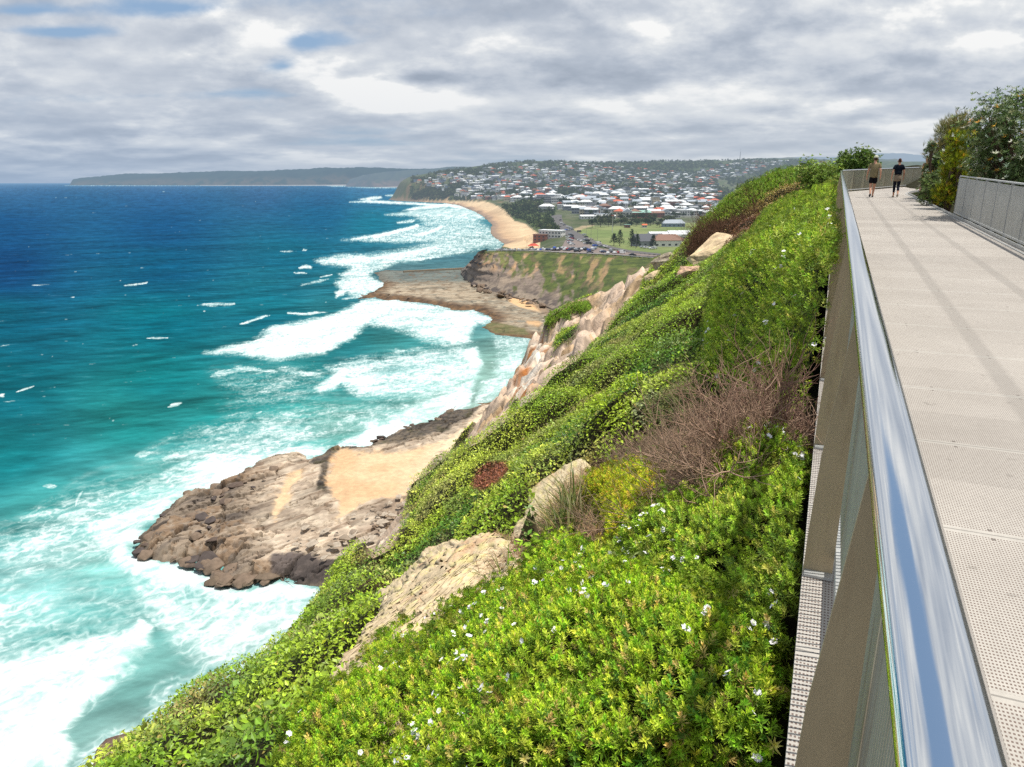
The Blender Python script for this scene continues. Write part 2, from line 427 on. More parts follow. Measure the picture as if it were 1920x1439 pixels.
# ------------------------------------------------------------------ the sea
# foam areas and breakers, surveyed on the water
FOAM_POLY = [  # (density, edge softness px, polygon)
 (1.0, 9, [(385,660),(470,640),(520,612),(600,598),(660,578),(690,562),(740,562),(735,585),(690,605),(660,628),(612,660),(510,674),(450,662)]),
 (0.80, 16, [(690,562),(765,565),(850,580),(885,600),(892,632),(850,645),(800,638),(735,612),(690,600)]),
 (1.0, 8, [(835,580),(880,590),(893,612),(885,638),(850,645),(825,632),(845,610)]),
 (0.66, 20, [(620,690),(690,672),(780,660),(885,648),(905,685),(888,712),(840,735),(760,748),(690,745),(640,715)]),
 (0.95, 9, [(850,655),(893,650),(908,685),(890,705),(868,700),(880,680)]),
 (1.0, 6, [(588,727),(620,706),(648,688),(652,704),(625,728),(600,733)]),
 (0.9, 14, [(760,758),(840,735),(885,708),(893,735),(880,758),(850,776),(800,788),(745,812),(690,835),(640,842),(660,825),(700,795)]),
 (0.62, 14, [(900,760),(940,735),(985,690),(990,650),(975,645),(940,665),(925,700),(905,725)]),
 (0.6, 12, [(930,625),(990,632),(992,650),(960,655),(930,648)]),
 (0.98, 20, [(640,845),(690,800),(705,795),(700,835),(640,848),(590,868),(545,858),(480,872),(425,918),(345,930),(280,985),(255,1010),(225,1010),(300,930),(330,890),(400,860),(470,850),(560,836)]),
 (0.90, 30, [(150,988),(250,938),(330,882),(360,840),(440,850),(560,832),(600,850),(470,880),(400,910),(330,940),(280,990),(245,1045),(330,1070),(400,1105),(330,1110),(230,1060)]),
 (0.96, 20, [(205,1000),(270,975),(250,1015),(250,1045),(335,1060),(395,1080),(400,1100),(470,1108),(520,1095),(600,1105),(638,1108),(620,1130),(520,1122),(420,1122),(330,1100),(250,1080),(215,1050)]),
 (0.70, 36, [(240,1070),(330,1110),(450,1120),(630,1112),(628,1160),(560,1200),(470,1245),(380,1240),(300,1160),(250,1110)]),
 (1.0, 14, [(0,1262),(60,1240),(150,1212),(225,1192),(270,1158),(286,1170),(283,1195),(255,1228),(205,1268),(170,1300),(150,1335),(115,1370),(140,1400),(120,1445),(-40,1445),(-40,1262)]),
 (0.78, 26, [(-40,1225),(80,1200),(200,1180),(270,1160),(285,1200),(160,1320),(60,1290),(-40,1300)]),
 (0.62, 20, [(150,1405),(200,1370),(280,1355),(300,1385),(250,1410),(190,1440),(140,1445)]),
 (0.50, 40, [(-40,1120),(90,1100),(230,1090),(290,1150),(230,1190),(80,1215),(-40,1230)]),
 (0.50, 34, [(290,1290),(400,1240),(500,1240),(440,1290),(330,1340),(280,1340)]),
 (0.46, 44, [(0,1000),(120,930),(300,870),(340,900),(200,990),(230,1060),(100,1080),(0,1090)]), (0.30, 40, [(400,700),(600,690),(640,720),(560,760),(420,760)]), (0.42, 44, [(440,790),(640,760),(720,780),(640,830),(480,830)]),
 (0.55, 36, [(300,850),(420,800),(560,790),(640,800),(700,775),(690,800),(560,836),(420,860),(330,890),(270,930)]), (0.45, 30, [(640,770),(760,745),(870,735),(900,745),(850,778),(740,812),(660,815)]),
 # round the reef platform
 (0.85, 7, [(640,588),(700,560),(745,562),(830,576),(845,583),(890,580),(925,597),(905,606),(860,600),(800,590),(740,580),(690,585)]),
 (0.78, 8, [(628,528),(668,512),(698,518),(715,530),(712,545),(680,556),(655,552),(640,545)]),
 (0.7, 5, [(702,526),(735,530),(765,534),(750,544),(715,541)]),
 (0.85, 4, [(627,548),(640,541),(648,545),(642,553),(630,556)]),
 (0.72, 7, [(590,488),(640,478),(700,477),(760,470),(800,462),(838,456),(850,459),(800,478),(740,492),(700,508),(690,520),(655,528),(640,515),(660,500),(610,495)]),
 (0.95, 4, [(600,492),(640,486),(700,481),(770,470),(838,456),(820,463),(770,478),(705,489),(640,496)]),
 (0.55, 8, [(690,478),(780,462),(850,440),(925,445),(935,455),(880,470),(790,487),(720,492)]),
 (0.7, 3, [(690,488),(790,482),(860,470),(893,464),(860,474),(790,488),(700,493)]),
 (0.55, 5, [(640,450),(700,440),(785,424),(900,428),(915,440),(830,452),(740,455),(690,452)]),
 (0.98, 2.5, [(656,448),(710,439),(760,428),(785,420),(786,425),(765,433),(710,446),(670,449)]),
 (0.95, 2.5, [(770,440),(800,434),(832,422),(830,428),(805,440),(780,444)]),
 (0.8, 3, [(745,417),(778,412),(775,416),(750,419)]),
 (0.62, 4, [(722,403),(775,395),(850,388),(893,395),(910,410),(880,415),(800,408),(770,405)]),
 (0.85, 2, [(755,395),(775,389),(840,381),(872,387),(890,396),(840,388),(780,394)]),
 (0.9, 2, [(655,379),(690,376),(722,377),(790,381),(840,384),(820,387),(760,383),(690,380)]),
 (0.8, 2, [(672,374),(700,369),(715,368),(716,372),(690,376)]),
 (0.7, 2, [(722,367),(745,364),(757,359),(757,364),(735,369)]),
 (0.5, 8, [(770,400),(880,400),(935,440),(950,452),(940,468),(905,460),(860,440),(800,425)]),
 (0.7, 1.5, [(600,347.5),(640,347),(650,350),(625,350)]),
 (0.6, 1.5, [(650,351.5),(700,350.5),(768,351),(760,353),(700,353)]),
 (0.5, 1.2, [(130,347.4),(330,348.2),(480,348.4),(640,348.2),(640,349),(330,349.2),(120,348.6)]),
]
FOAM_LINE = [  # (density, half width px, polyline)
 (0.9, 3, [(450,607),(470,600),(505,590)]), (0.6, 4, [(370,572),(440,569)]), (0.8, 2, [(230,535),(255,532),(277,529)]), (0.4,1.5,[(60,534),(95,533)]),
 (0.75, 4, [(538,585),(570,588),(615,584)]), (0.8, 5, [(560,502),(572,499),(585,501)]), (0.7, 3, [(550,510),(575,512)]), (0.6,2,[(525,471),(555,471)]), (0.8,2,[(566,469),(576,468)]),
 (0.9, 6, [(0,742),(8,738)]), (0.8, 2.5, [(30,733),(62,721)]), (0.8, 4, [(315,760),(330,755),(340,751)]), (0.5, 2, [(0,648),(18,645)]), (0.6, 3, [(275,633),(315,633)]),
 (0.5, 5, [(440,645),(480,640)]), (0.6, 4, [(480,776),(490,770)]), (0.8, 5, [(140,945),(150,925),(155,918)]), (0.5, 6, [(80,908),(105,908)]), (0.5, 5, [(60,975),(150,940)]),
 (0.55, 9, [(395,705),(450,690),(520,695)]), (0.45, 10, [(520,690),(600,700)]), (0.5, 10, [(410,812),(440,800),(445,815)]), (0.6, 8, [(255,855),(285,845)]),
 (0.7, 2, [(600,519),(625,514)]), (0.55, 3, [(560,535),(620,522)]), (0.5,3,[(640,560),(690,553)]), (0.45, 8, [(0,1115),(60,1080)]), (0.45,6,[(0,1003),(60,1008),(75,1015)]),
]
SEA_COL = [  # (px,py) -> colour of the water there (photo)
 (0,352,74,112,158),(300,352,66,105,150),(500,354,58,98,142),(700,357,72,120,158),(0,370,38,94,142),(300,372,34,92,142),(600,372,44,98,142),(-200,500,12,66,118),
 (0,420,15,80,130),(300,420,18,84,132),(600,400,24,98,138),(700,420,30,122,148),(860,420,100,150,165),(0,500,12,70,120),(300,500,10,90,125),
 (550,480,20,106,132),(800,440,70,138,158),(850,480,90,130,140),(900,470,95,135,142),(0,600,8,96,120),(300,600,5,112,130),(500,580,18,112,130),
 (650,540,40,125,140),(0,720,8,104,120),(300,700,16,122,128),(500,740,46,150,150),(250,800,32,138,138),(0,850,20,124,130),(100,950,68,162,162),
 (300,880,105,188,184),(50,1100,150,214,210),(300,1250,125,185,180),(500,1200,142,192,188),(150,1180,88,172,168),(750,640,62,145,148),(640,640,40,130,138),
 (950,700,150,190,178),(880,780,160,192,180),(560,780,70,168,165),(400,780,40,150,150),(620,800,110,180,172),(560,690,40,140,142),(760,520,100,130,135),
 (500,1250,140,190,185),(0,1350,150,200,195),(300,1400,150,190,185),(200,1050,140,208,202),(-200,800,10,95,115),(-200,1200,80,170,168)]

def sea_mesh():
    az = np.radians(np.concatenate([np.linspace(-44, 2, 1000), np.linspace(2.1, 40, 60)]))
    py = np.concatenate([np.array([344.1, 344.6, 345.2, 346]), np.linspace(347, 1500, 820), np.array([1600, 1800, 2300])])
    el = math.pi / 2 - PITCH  # straight-ahead range for each row
    Yr = at(np.full_like(py, CX), py, 0.0)[:, 1]
    Yr[0] = 90000
    r = Yr[:, None] / np.ones_like(az)[None, :]
    X = r * np.tan(az)[None, :]; Y = r * np.ones_like(az)[None, :]
    P = np.stack([X, Y, np.zeros_like(X)], -1)
    px, pyy, _ = proj(P)
    # foam density
    foam = np.zeros_like(X); crest = np.zeros_like(X)
    wob = fbm(X * 0.03, Y * 0.03, 2.0, 4); wob2 = fbm(X * 0.15, Y * 0.15, 7.0, 3)
    for dens, soft, poly in FOAM_POLY:
        xs = [p[0] for p in poly]; ys = [p[1] for p in poly]; m3 = soft * 3
        sel = (px > min(xs) - m3) & (px < max(xs) + m3) & (pyy > min(ys) - m3) & (pyy < max(ys) + m3)
        if not sel.any(): continue
        wx = px[sel] + soft * 0.9 * wob[sel] * 2 + soft * .6 * wob2[sel]; wy = pyy[sel] + soft * 0.6 * wob2[sel]
        d = sdpoly(wx, wy, poly)
        f = dens * smooth(-soft * 1.1, soft * 0.9, d)
        foam[sel] = np.maximum(foam[sel], f)
        if dens > 0.9: crest[sel] = np.maximum(crest[sel], smooth(-soft, soft * 1.5, d))
    lines = list(FOAM_LINE)
    rs = np.random.RandomState(21)
    for i in range(150):                                   # scattered whitecaps, small and far
        a = rs.rand(); yq = 352 + 470 * a ** 1.2; xq = rs.rand() * (760 - 0.5 * (yq - 352)) - 20
        ln = (3 + 20 * rs.rand() ** 2.5) * (0.45 + 0.9 * (yq - 350) / 400); hw = 0.5 + 1.0 * (yq - 350) / 400 * (0.5 + rs.rand())
        lines.append((0.18 + 0.34 * rs.rand() ** 2, hw * .8, [(xq, yq), (xq + ln * .5, yq - ln * .06), (xq + ln, yq - ln * .12)]))
    for dens, hw, pl in lines:
        hw = hw * .6; dens = dens * .92
        xs = [p[0] for p in pl]; ys = [p[1] for p in pl]; m3 = hw * 3 + 4
        sel = (px > min(xs) - m3) & (px < max(xs) + m3) & (pyy > min(ys) - m3) & (pyy < max(ys) + m3)
        if not sel.any(): continue
        d, f_ = segdist(px[sel] + wob2[sel] * hw * 1.5, pyy[sel] + wob2[sel] * hw * 1.5, pl, False, list(np.linspace(0, 1, len(pl))))
        hh = hw * (0.25 + 3.0 * f_ * (1 - f_)); foam[sel] = np.maximum(foam[sel], dens * (1 - smooth(hh * 0.2, hh * 1.8, d)))
    # foam texture: broken sheets and lace, stretched along the wave fronts
    ca, sa = math.cos(math.radians(-38)), math.sin(math.radians(-38))
    U_ = (X * ca - Y * sa) * 0.55; V_ = X * sa + Y * ca
    na = fbm(U_ * 0.10, V_ * 0.10, 1.0, 7, 2.1, 0.62); nb = fbm(U_ * 0.55, V_ * 0.55, 5.0, 5, 2.1, 0.66)
    wx = fbm(X * .22, Y * .22, 3.3, 3) * 5; wy = fbm(X * .22, Y * .22, 8.8, 3) * 5
    d1_, _, d2_ = worley((U_ + wx) * 0.30, (V_ + wy) * 0.30); lace = 1 - smooth(0, 0.45, d2_ - d1_)
    d1_, _, d2_ = worley((U_ + wx) * 0.85, (V_ + wy) * 0.85); lace2 = 1 - smooth(0, 0.45, d2_ - d1_)
    ripple = np.hypot(X, Y) < 1500
    t = na * 1.05 + nb * 0.62 * ripple + (lace - .42) * 0.42 * ripple + (lace2 - .42) * 0.25 * ripple
    val = foam + t * smooth(0.02, 0.25, foam) * 0.72
    thick = smooth(0.36, 1.10, val) * (1 - .30 * smooth(.15, -.35, nb) - .22 * smooth(.1, -.4, na)); veil = smooth(0.02, 0.7, .65 * val + .35 * foam) * 0.58
    # water colour
    c = np.array(SEA_COL, float); num = 0; den = 0
    for q in c:
        w = 1.0 / ((px - q[0]) ** 2 + ((pyy - q[1]) * 1.6) ** 2 + 900) ** 1.6
        num = num + w[..., None] * q[2:5]; den = den + w
    colr = linA(num / den[..., None], 0.52)
    nearb = smooth(760, 1000, pyy)[..., None]; farb = smooth(560, 400, pyy)
    colr = colr * (1 + .12 * nearb); colr[..., 0] *= 1 - .3 * farb
    # broad swell: long crests running towards the shore
    ch2 = fbm(U_ * 0.02, V_ * 0.06, 6.0, 6, 2.1, 0.62)
    ch3 = fbm(U_ * 0.09, V_ * 0.30, 26.0, 4, 2.1, 0.6)
    d1 = X * 0.62 - Y * 0.78; d2 = X * 0.35 - Y * 0.94
    near = 1 / (1 + np.hypot(X, Y) / 900)
    sw = 0.55 * np.sin(d1 / 34 * 2 * np.pi / 2 + 2.2 * wob) + 0.35 * np.sin(d2 / 21 * 2 * np.pi / 2 + 3 * wob) + 0.5 * wob
    big = fbm(X * 0.006, Y * 0.012, 4.0, 4)
    shade = 1 + 0.20 * sw * near + 0.22 * big + 0.72 * ch2 + 0.34 * ch3 * smooth(1400, 500, np.hypot(X, Y)) + .25 * fbm(U_ * .006, V_ * .02, 16., 4)  # light and dark of swell and chop, painted into the water colour
    green = fbm(X * 0.011 + 5, Y * 0.018, 9.0, 3)
    colr = colr * shade[..., None]
    colr[..., 0] *= 1 + 0.25 * green; colr[..., 1] *= 1 + 0.10 * green
    zz = 0.35 * sw * near + crest * (0.9 + 0.5 * wob2) * 0.8
    zz = np.where(np.hypot(X, Y) > 6000, 0, zz)
    P[..., 2] = zz - 0.4
    n, m_ = X.shape
    return npmesh('sea', P.reshape(-1, 3), gridfaces(n, m_)[:, ::-1], None, None, np.clip(colr, 0, 1).reshape(-1, 3), {'foam': thick.ravel(), 'veil': veil.ravel()}, True)

def sea_material():
    m, h, b = newmat('sea_water')
    col = h.n('ShaderNodeAttribute', attribute_name='col').outputs['Color']
    fo = h.n('ShaderNodeAttribute', attribute_name='foam').outputs['Fac']
    pos = h.n('ShaderNodeNewGeometry').outputs['Position']
    thick = fo
    veil = h.n('ShaderNodeAttribute', attribute_name='veil').outputs['Fac']
    # wind streaks and chop on open water, wave facets' light and dark painted as colour
    chop = h.noise(h.mapping(pos, (0.35, 1.0, 1.0), (0, 0, math.radians(-22))), 0.17, 5, 0.68)
    cc = h.mix(1.0, col, h.math('MULTIPLY_ADD', chop, 1.9, 0.05), 'MULTIPLY')
    fleck = h.math('MULTIPLY', h.sstep(chop, 0.58, 0.78), 0.045)
    cc = h.mix(fleck, cc, (0.45, 0.62, 0.66))
    cc = h.mix(veil, cc, (0.40, 0.58, 0.56))
    foamc = h.mix(h.noise(pos, 0.9, 4, 0.7), (0.50, 0.56, 0.57), (0.76, 0.77, 0.76))
    cc = h.mix(thick, cc, foamc)
    h.set(b.inputs['Base Color'], cc)
    h.set(b.inputs['Roughness'], h.math('MULTIPLY_ADD', thick, 0.5, 0.34))
    b.inputs['Specular IOR Level'].default_value = 0.0
    hgt = h.math('MULTIPLY', chop, 1.2)
    bp = h.n('ShaderNodeBump', i_Strength=0.55, i_Distance=1.0, i_Height=hgt); h.set(b.inputs['Normal'], bp.outputs[0])
    gl = h.n('ShaderNodeBsdfGlossy', i_Roughness=0.22); h.set(gl.inputs['Normal'], bp.outputs[0])
    ms = h.nt.nodes.new('ShaderNodeMixShader'); ms.inputs[0].default_value = 0.010
    h.nt.links.new(b.outputs[0], ms.inputs[1]); h.nt.links.new(gl.outputs[0], ms.inputs[2])
    haze_out(h, ms.outputs[0], 26000.0, 0.85, (0.25, 0.42, 0.62))
    return m
sea = sea_mesh(); sea.data.materials.append(sea_material())
tag(sea, 'teal and deep blue sea breaking in white foam along the shore', kind='structure')
# ------------------------------------------------------------------ the near headland: a slope below the walkway, a cliff, a toe on the shore
_v = [  # (px, py, range factor) seen on top of the scrub
 (1440,1300,3.0),(1200,1300,3.3),(1000,1300,3.7),(800,1330,4.4),(560,1439,4.5),(1200,1120,4.6),(1050,1130,5.2),
 (850,1100,8.0),(700,1200,7.4),(640,1330,6.6),(450,1300,12),(350,1330,13),(600,1200,14),(640,1098,18),(760,955,24),(700,1050,20),
 (870,842,35),(950,775,45),(1080,660,65),(1150,585,82),(1200,533,92),
 (1150,900,8.5),(1100,1000,7.6),(1000,900,14),(1200,700,20),(1400,650,12.5),(1350,550,25),(1450,500,22),(1300,480,58),(1390,362,60),(1460,333,60),(1530,400,36),
 (1450,920,4.6),(1350,800,7.0),(1480,750,6.3),(1520,600,10.5),(1250,600,36),(1100,780,15),
 (950,733,85),(985,690,90),(900,790,75),(870,850,60),(1010,612,120),(1060,590,125),(1100,570,115),(1150,550,110),(1200,512,97),(870,815,120)]
_P = atk([q[0] for q in _v], [q[1] for q in _v], [q[2] for q in _v])
_s, _t = ST_of(_P); _z = _P[:, 2] - CAMZ
_x = []                                        # (s, t, z) out of sight: under the deck, behind the crest, down the cliff
for s_ in (-8, 0, 10, 20, 30, 40):
    dz = float(deckz(s_)) - CAMZ
    _x += [(s_, -1.0, dz - 0.55), (s_, -3.7, dz - 0.1), (s_, -14, dz + 0.2), (s_, -45, dz)]
_x += [(52, -6, 0.3), (62, 0, 0.75), (65, -12, 0.9), (65, -45, 0), (100, -5, -6), (100, -45, -8), (150, 0, -24), (150, -45, -26), (220, 0, -44), (220, -45, -46), (300, 0, -50), (300, -45, -50), (300, 60, -58), (300, 120, -64),
 (-8, 4, -4.2), (-8, 9, -10), (-8, 22, -32), (-8, 40, -58), (0, 8, -7.6), (0, 14, -17), (0, 25, -34), (0, 38, -56), (8, 14, -16.5), (8, 25, -35), (8, 38, -56), (19, 17, -18), (19, 29, -38), (19, 42, -58),
 (39, 23, -22), (39, 33, -40), (39, 46, -60), (80, 40, -36), (80, 49, -51), (80, 58, -62), (60, 43, -50), (60, 52, -63), (110, 50, -40), (106, 68, -60), (100, 52.5, -43), (140, 50, -46), (140, 72, -60),
 (170, 62, -54), (170, 84, -62), (150, 30, -34), (200, 60, -56), (220, 100, -64), (0, 60, -68), (40, 64, -70), (80, 82, -68), (120, 105, -66), (180, 120, -66), (240, 130, -66)]
_x = np.array(_x, float)
_s = np.concatenate([_s, _x[:, 0]]); _t = np.concatenate([_t, _x[:, 1]]); _z = np.concatenate([_z, _x[:, 2]])
_tps = TPS(np.stack([_s, _t], 1), _z, 2e-3, 20.0)
GS = np.arange(-10, 301, 0.5); GT = np.arange(-46, 136, 0.5)
_GZ = _tps(*np.meshgrid(GS, GT, indexing='ij')) + CAMZ
def canopy0(s, t):                               # smooth height of the slope
    a = np.clip((np.asarray(s, float) - GS[0]) / 0.5, 0, len(GS) - 1.001); b = np.clip((np.asarray(t, float) - GT[0]) / 0.5, 0, len(GT) - 1.001)
    i, j = a.astype(int), b.astype(int); f, g = a - i, b - j
    return (_GZ[i, j] * (1 - f) + _GZ[i + 1, j] * f) * (1 - g) + (_GZ[i, j + 1] * (1 - f) + _GZ[i + 1, j + 1] * f) * g
# what covers the ground
BARE = [[(862,856),(890,790),(912,745),(945,690),(955,640),(975,605),(1000,580),(1050,568),(1100,560),(1150,533),(1200,505),(1222,498),(1210,522),(1186,560),(1162,592),(1126,636),(1098,672),(1072,698),(1043,728),(1012,752),(978,782),(936,816),(900,846)],
        [(700,1010),(760,940),(765,975),(745,1030),(705,1080),(690,1070)]]
GREENONBARE = [[(1018,612),(1032,592),(1062,577),(1100,574),(1104,582),(1072,588),(1070,606),(1050,597),(1030,616)], [(1040,640),(1060,620),(1085,615),(1060,640),(1040,655)],
        [(1020,700),(1040,690),(1035,705),(1015,715)],[(957,768),(975,757),(972,775),(955,785)]]
def bare_mask(px, py):
    d = np.full(np.shape(px), -1e9)
    for p in BARE: d = np.maximum(d, sdpoly(px, py, p))
    for p in GREENONBARE: d = np.minimum(d, -sdpoly(px, py, p))
    return d
ROCKS = [[(655,1300),(690,1240),(703,1195),(722,1175),(718,1135),(745,1108),(778,1085),(800,1052),(830,1036),(865,1030),(905,1024),(942,1028),(985,1052),(1000,1090),(960,1140),(870,1180),(790,1225),(720,1280)],
 [(962,1030),(975,1000),(990,965),(1000,935),(1030,910),(1060,885),(1095,866),(1108,874),(1080,902),(1048,938),(1022,985),(1002,1032)],
 [(1302,500),(1310,478),(1325,460),(1348,450),(1366,456),(1356,472),(1338,486),(1318,500)],
 [(1220,508),(1234,488),(1240,466),(1256,456),(1276,448),(1290,456),(1286,478),(1272,492),(1264,514),(1240,524),(1222,526)],[(1276,530),(1280,508),(1296,498),(1312,501),(1306,518),(1290,530)],[(1217,548),(1222,528),(1240,520),(1262,514),(1256,528),(1240,538),(1228,550)]]
DRYGROUND = [[(1000,1045),(1010,980),(1060,900),(1110,860),(1180,830),(1240,790),(1320,745),(1420,735),(1500,760),(1530,830),(1520,900),(1430,905),(1380,900),(1345,940),(1290,985),(1230,1000),(1200,1040),(1120,1055),(1040,1065)]]
def mound(s, t):                                  # shrubs as domes of uneven size
    r = np.hypot(s, t)
    w = 0.35 * fbm(s * 0.5, t * 0.5, 1.0, 2)
    d1, c1, e1 = worley(s / 1.7 + w, t / 1.7 + w); d2, c2, e2 = worley(s / 0.75 + w + 7, t / 0.75 + 3)
    hgt = 0.78 * np.sqrt(np.clip(1 - (d1 / 0.85) ** 2, 0, 1)) * (0.5 + (c1 % 17) / 17.0) + 0.2 * np.sqrt(np.clip(1 - (d2 / 0.85) ** 2, 0, 1))
    return hgt - 0.45 + 0.5 * fbm(s * 0.12, t * 0.12, 3.0, 3)
def vegfac(P):
    px, py, d = proj(P)
    s, t = ST_of(P)
    ok = (d > 0.5)
    v = np.where(ok, smooth(4, -3, bare_mask(px + 5 * fbm(s * .3, t * .3, 2.0, 2), py)), 1.0)
    low = smooth(22, 10, P[..., 2])                # no scrub on the wave-cut toe
    return v * (1 - low)
def cliffdisp(s, t, z):
    led = np.sin(z * 1.1 + 1.5 * fbm(s * .05, t * .05, 1.0, 2)) * 0.5
    d1, c1, e1 = worley(s * .22 + .4 * fbm(s * .2, t * .2, 3.0, 2), z * .5 + .1 * t); d2, c2, e2 = worley(s * .6 + .3 * t, z * 1.1 + t * .2)
    blk = ((c1 % 11) / 11.0 - .5) * .9 - .7 * (1 - smooth(.02, .16, e1 - d1)) + ((c2 % 7) / 7.0 - .5) * .5 - .35 * (1 - smooth(.02, .2, e2 - d2))
    gul = -1.3 * smooth(.10, .0, np.abs(fbm(s * 0.09 + .02 * t, t * 0.03, 5.0, 4)))
    return 0.9 * fbm(s * 0.16, t * 0.16, z * 0.1, 6, 2.1, .58) + 0.5 * led + 1.7 * blk + 1.3 * gul
def canopy(s, t, full=True):
    z = canopy0(s, t)
    P = W(s, t, z); v = vegfac(P)
    amp = smooth(-0.2, 1.2, t)                     # nothing grows up through the deck
    amp = np.where(t < -3.4, smooth(-3.5, -6, t) * 0.4, amp)
    px, py, d_ = proj(P)
    for p in ROCKS + DRYGROUND: amp = amp * np.where(d_ > .5, smooth(6, -10, sdpoly(px, py, p)), 1)
    r = np.hypot(s, t)
    z1 = z + v * amp * mound(s, t)
    z2 = z + (1 - v) * cliffdisp(s, t, z) * smooth(10, 40, r)
    return z1 * v + z2 * (1 - v), v
_MS = np.concatenate([np.arange(-6, 12, 0.2), np.arange(12, 40, 0.35), np.arange(40, 130, 0.4), np.arange(130, 300, 2.5)])
_MT = np.concatenate([np.arange(-45, -8, 2.0), np.arange(-8, 0, 0.4), np.arange(0, 14, 0.2), np.arange(14, 34, 0.35), np.arange(34, 75, 0.45), np.arange(75, 135, 3)])
_SS, _TT = np.meshgrid(_MS, _MT, indexing='ij')
_CZ, _CV = canopy(_SS, _TT)
def hit(px, py, kmax=200.0, surf=canopy0):         # first meeting of a sight line with the slope
    X, Y, Z = ray(px, py); shp = np.shape(X); X, Y, Z = [np.ravel(q) for q in (X, Y, Z)]
    ks = np.geomspace(1.5, kmax, 420); kh = np.full(X.shape, np.nan)
    prev = None
    for k in ks:
        s, t = ST_of(np.stack([X * k, Y * k, Z * k], -1))
        under = (Z * k + CAMZ < surf(s, t)) & (t > 0.0)
        new = under & np.isnan(kh)
        kh[new] = k if prev is None else 0.5 * (k + prev)
        prev = k
    return kh.reshape(shp)

def headland():
    P = W(_SS, _TT, _CZ - 0.22 * _CV); s, t, z = _SS, _TT, P[..., 2]
    px, py, d = proj(P)
    soil = linA((120, 100, 72), 0.55); dark = linA((52, 50, 22), 0.5); pink = linA((228, 202, 178), 0.66); tan = linA((214, 182, 142), 0.62); pale = linA((240, 220, 195), 0.62); grey = linA((140, 128, 112), .5)
    n1 = fbm(s * .12, t * .12, z * .12, 5); n2 = fbm(s * .35, t * .35, z * .3, 5); n3 = fbm(s * .06, t * .06, z * 0.7, 4)
    rock = mixc(np.broadcast_to(pink, P.shape), np.broadcast_to(tan, P.shape), smooth(-.2, .35, n1))
    rock = mixc(rock, np.broadcast_to(pale, P.shape), smooth(.18, .4, n2) * 0.8)
    rock = mixc(rock, np.broadcast_to(grey, P.shape), smooth(.15, .4, n3) * 0.7)
    rock = mixc(rock, np.broadcast_to(soil * .7, P.shape), smooth(.22, .42, -n2) * 0.7)
    # weathered white band with orange stains, part way along the cut face
    wb = smooth(26, 8, segdist(px, py, [(1010, 660), (985, 700), (975, 740)])) * (d > 1)
    rock = mixc(rock, np.broadcast_to(linA((250, 238, 220), .65), P.shape), wb * smooth(-.05, .2, n2))
    rock = mixc(rock, np.broadcast_to(linA((214, 140, 80), .55), P.shape), wb * smooth(.05, .25, -n2))
    d2, c2, e2 = worley(s * .6 + .3 * t, (z - 0) * 1.1 + t * .2); rock = rock * (.78 + .4 * (c2 % 9) / 9.0)[..., None] * (1 - .5 * (1 - smooth(.0, .16, e2 - d2)))[..., None]
    veg = mixc(np.broadcast_to(dark, P.shape), np.broadcast_to(soil * .6, P.shape), smooth(0, .4, n1))
    rock = np.minimum(rock * 1.22, .8)
    low = smooth(9, 3, z)
    for p in DRYGROUND: veg = mixc(veg, mixc(np.broadcast_to(linA((150, 126, 96), .55), P.shape), np.broadcast_to(linA((96, 78, 58), .5), P.shape), smooth(-.2, .2, n2)), smooth(-6, 8, sdpoly(px, py, p) + 10 * n2) * (d > .5))
    c = mixc(rock, veg, _CV)
    c = mixc(c, np.broadcast_to(linA((150, 125, 95), .5), P.shape), low)
    n, m = s.shape
    keep = P[..., 2] > -3
    # step of ground hidden under the deck stays below it
    P[..., 2] = np.where((t < 0.3) & (t > -3.6) & (s < 60), np.minimum(P[..., 2], deckz(s) - 0.35), P[..., 2])
    f = gridfaces(n, m, keep)
    V, f, c = compact(P.reshape(-1, 3), f, c.reshape(-1, 3))
    o = npmesh('headland', V, f[:, ::-1], vcolmat('headland_earth', 0.9, 0.15, 1.3, 0.35, 0.7, 0.25), None, c, None, True)
    tag(o, 'steep scrub covered headland falling to an eroded pinkish cliff', kind='structure')
    return o
headland()

# ------------------------------------------------------------------ wave-cut rock platforms at the foot of the cliff
NEAR_OUT = [(249,1041),(251,1017),(279,978),(327,938),(350,920),(394,914),(422,906),(445,886),(477,863),(509,851),(540,844),(576,845),(590,855),(616,835),(639,837),(683,835),(711,823),(754,801),(794,793),(849,766),(873,768),(912,758),
            (960,765),(1000,860),(900,1000),(760,1120),(690,1120),(635,1102),(596,1098),(509,1084),(477,1098),(441,1094),(394,1090),(398,1069),(422,1061),(378,1055),(335,1057),(279,1049)]
NEAR_SAND = [[(620,862),(640,846),(675,847),(754,847),(800,838),(833,827),(873,799),(905,770),(930,775),(900,820),(853,843),(813,859),(790,905),(774,930),(754,950),(715,936),(695,938),(665,955),(628,977),(640,952),(620,930),(612,898)],
             [(564,879),(572,890),(560,905),(548,918),(530,960),(517,977),(509,962),(517,930),(540,895)]]
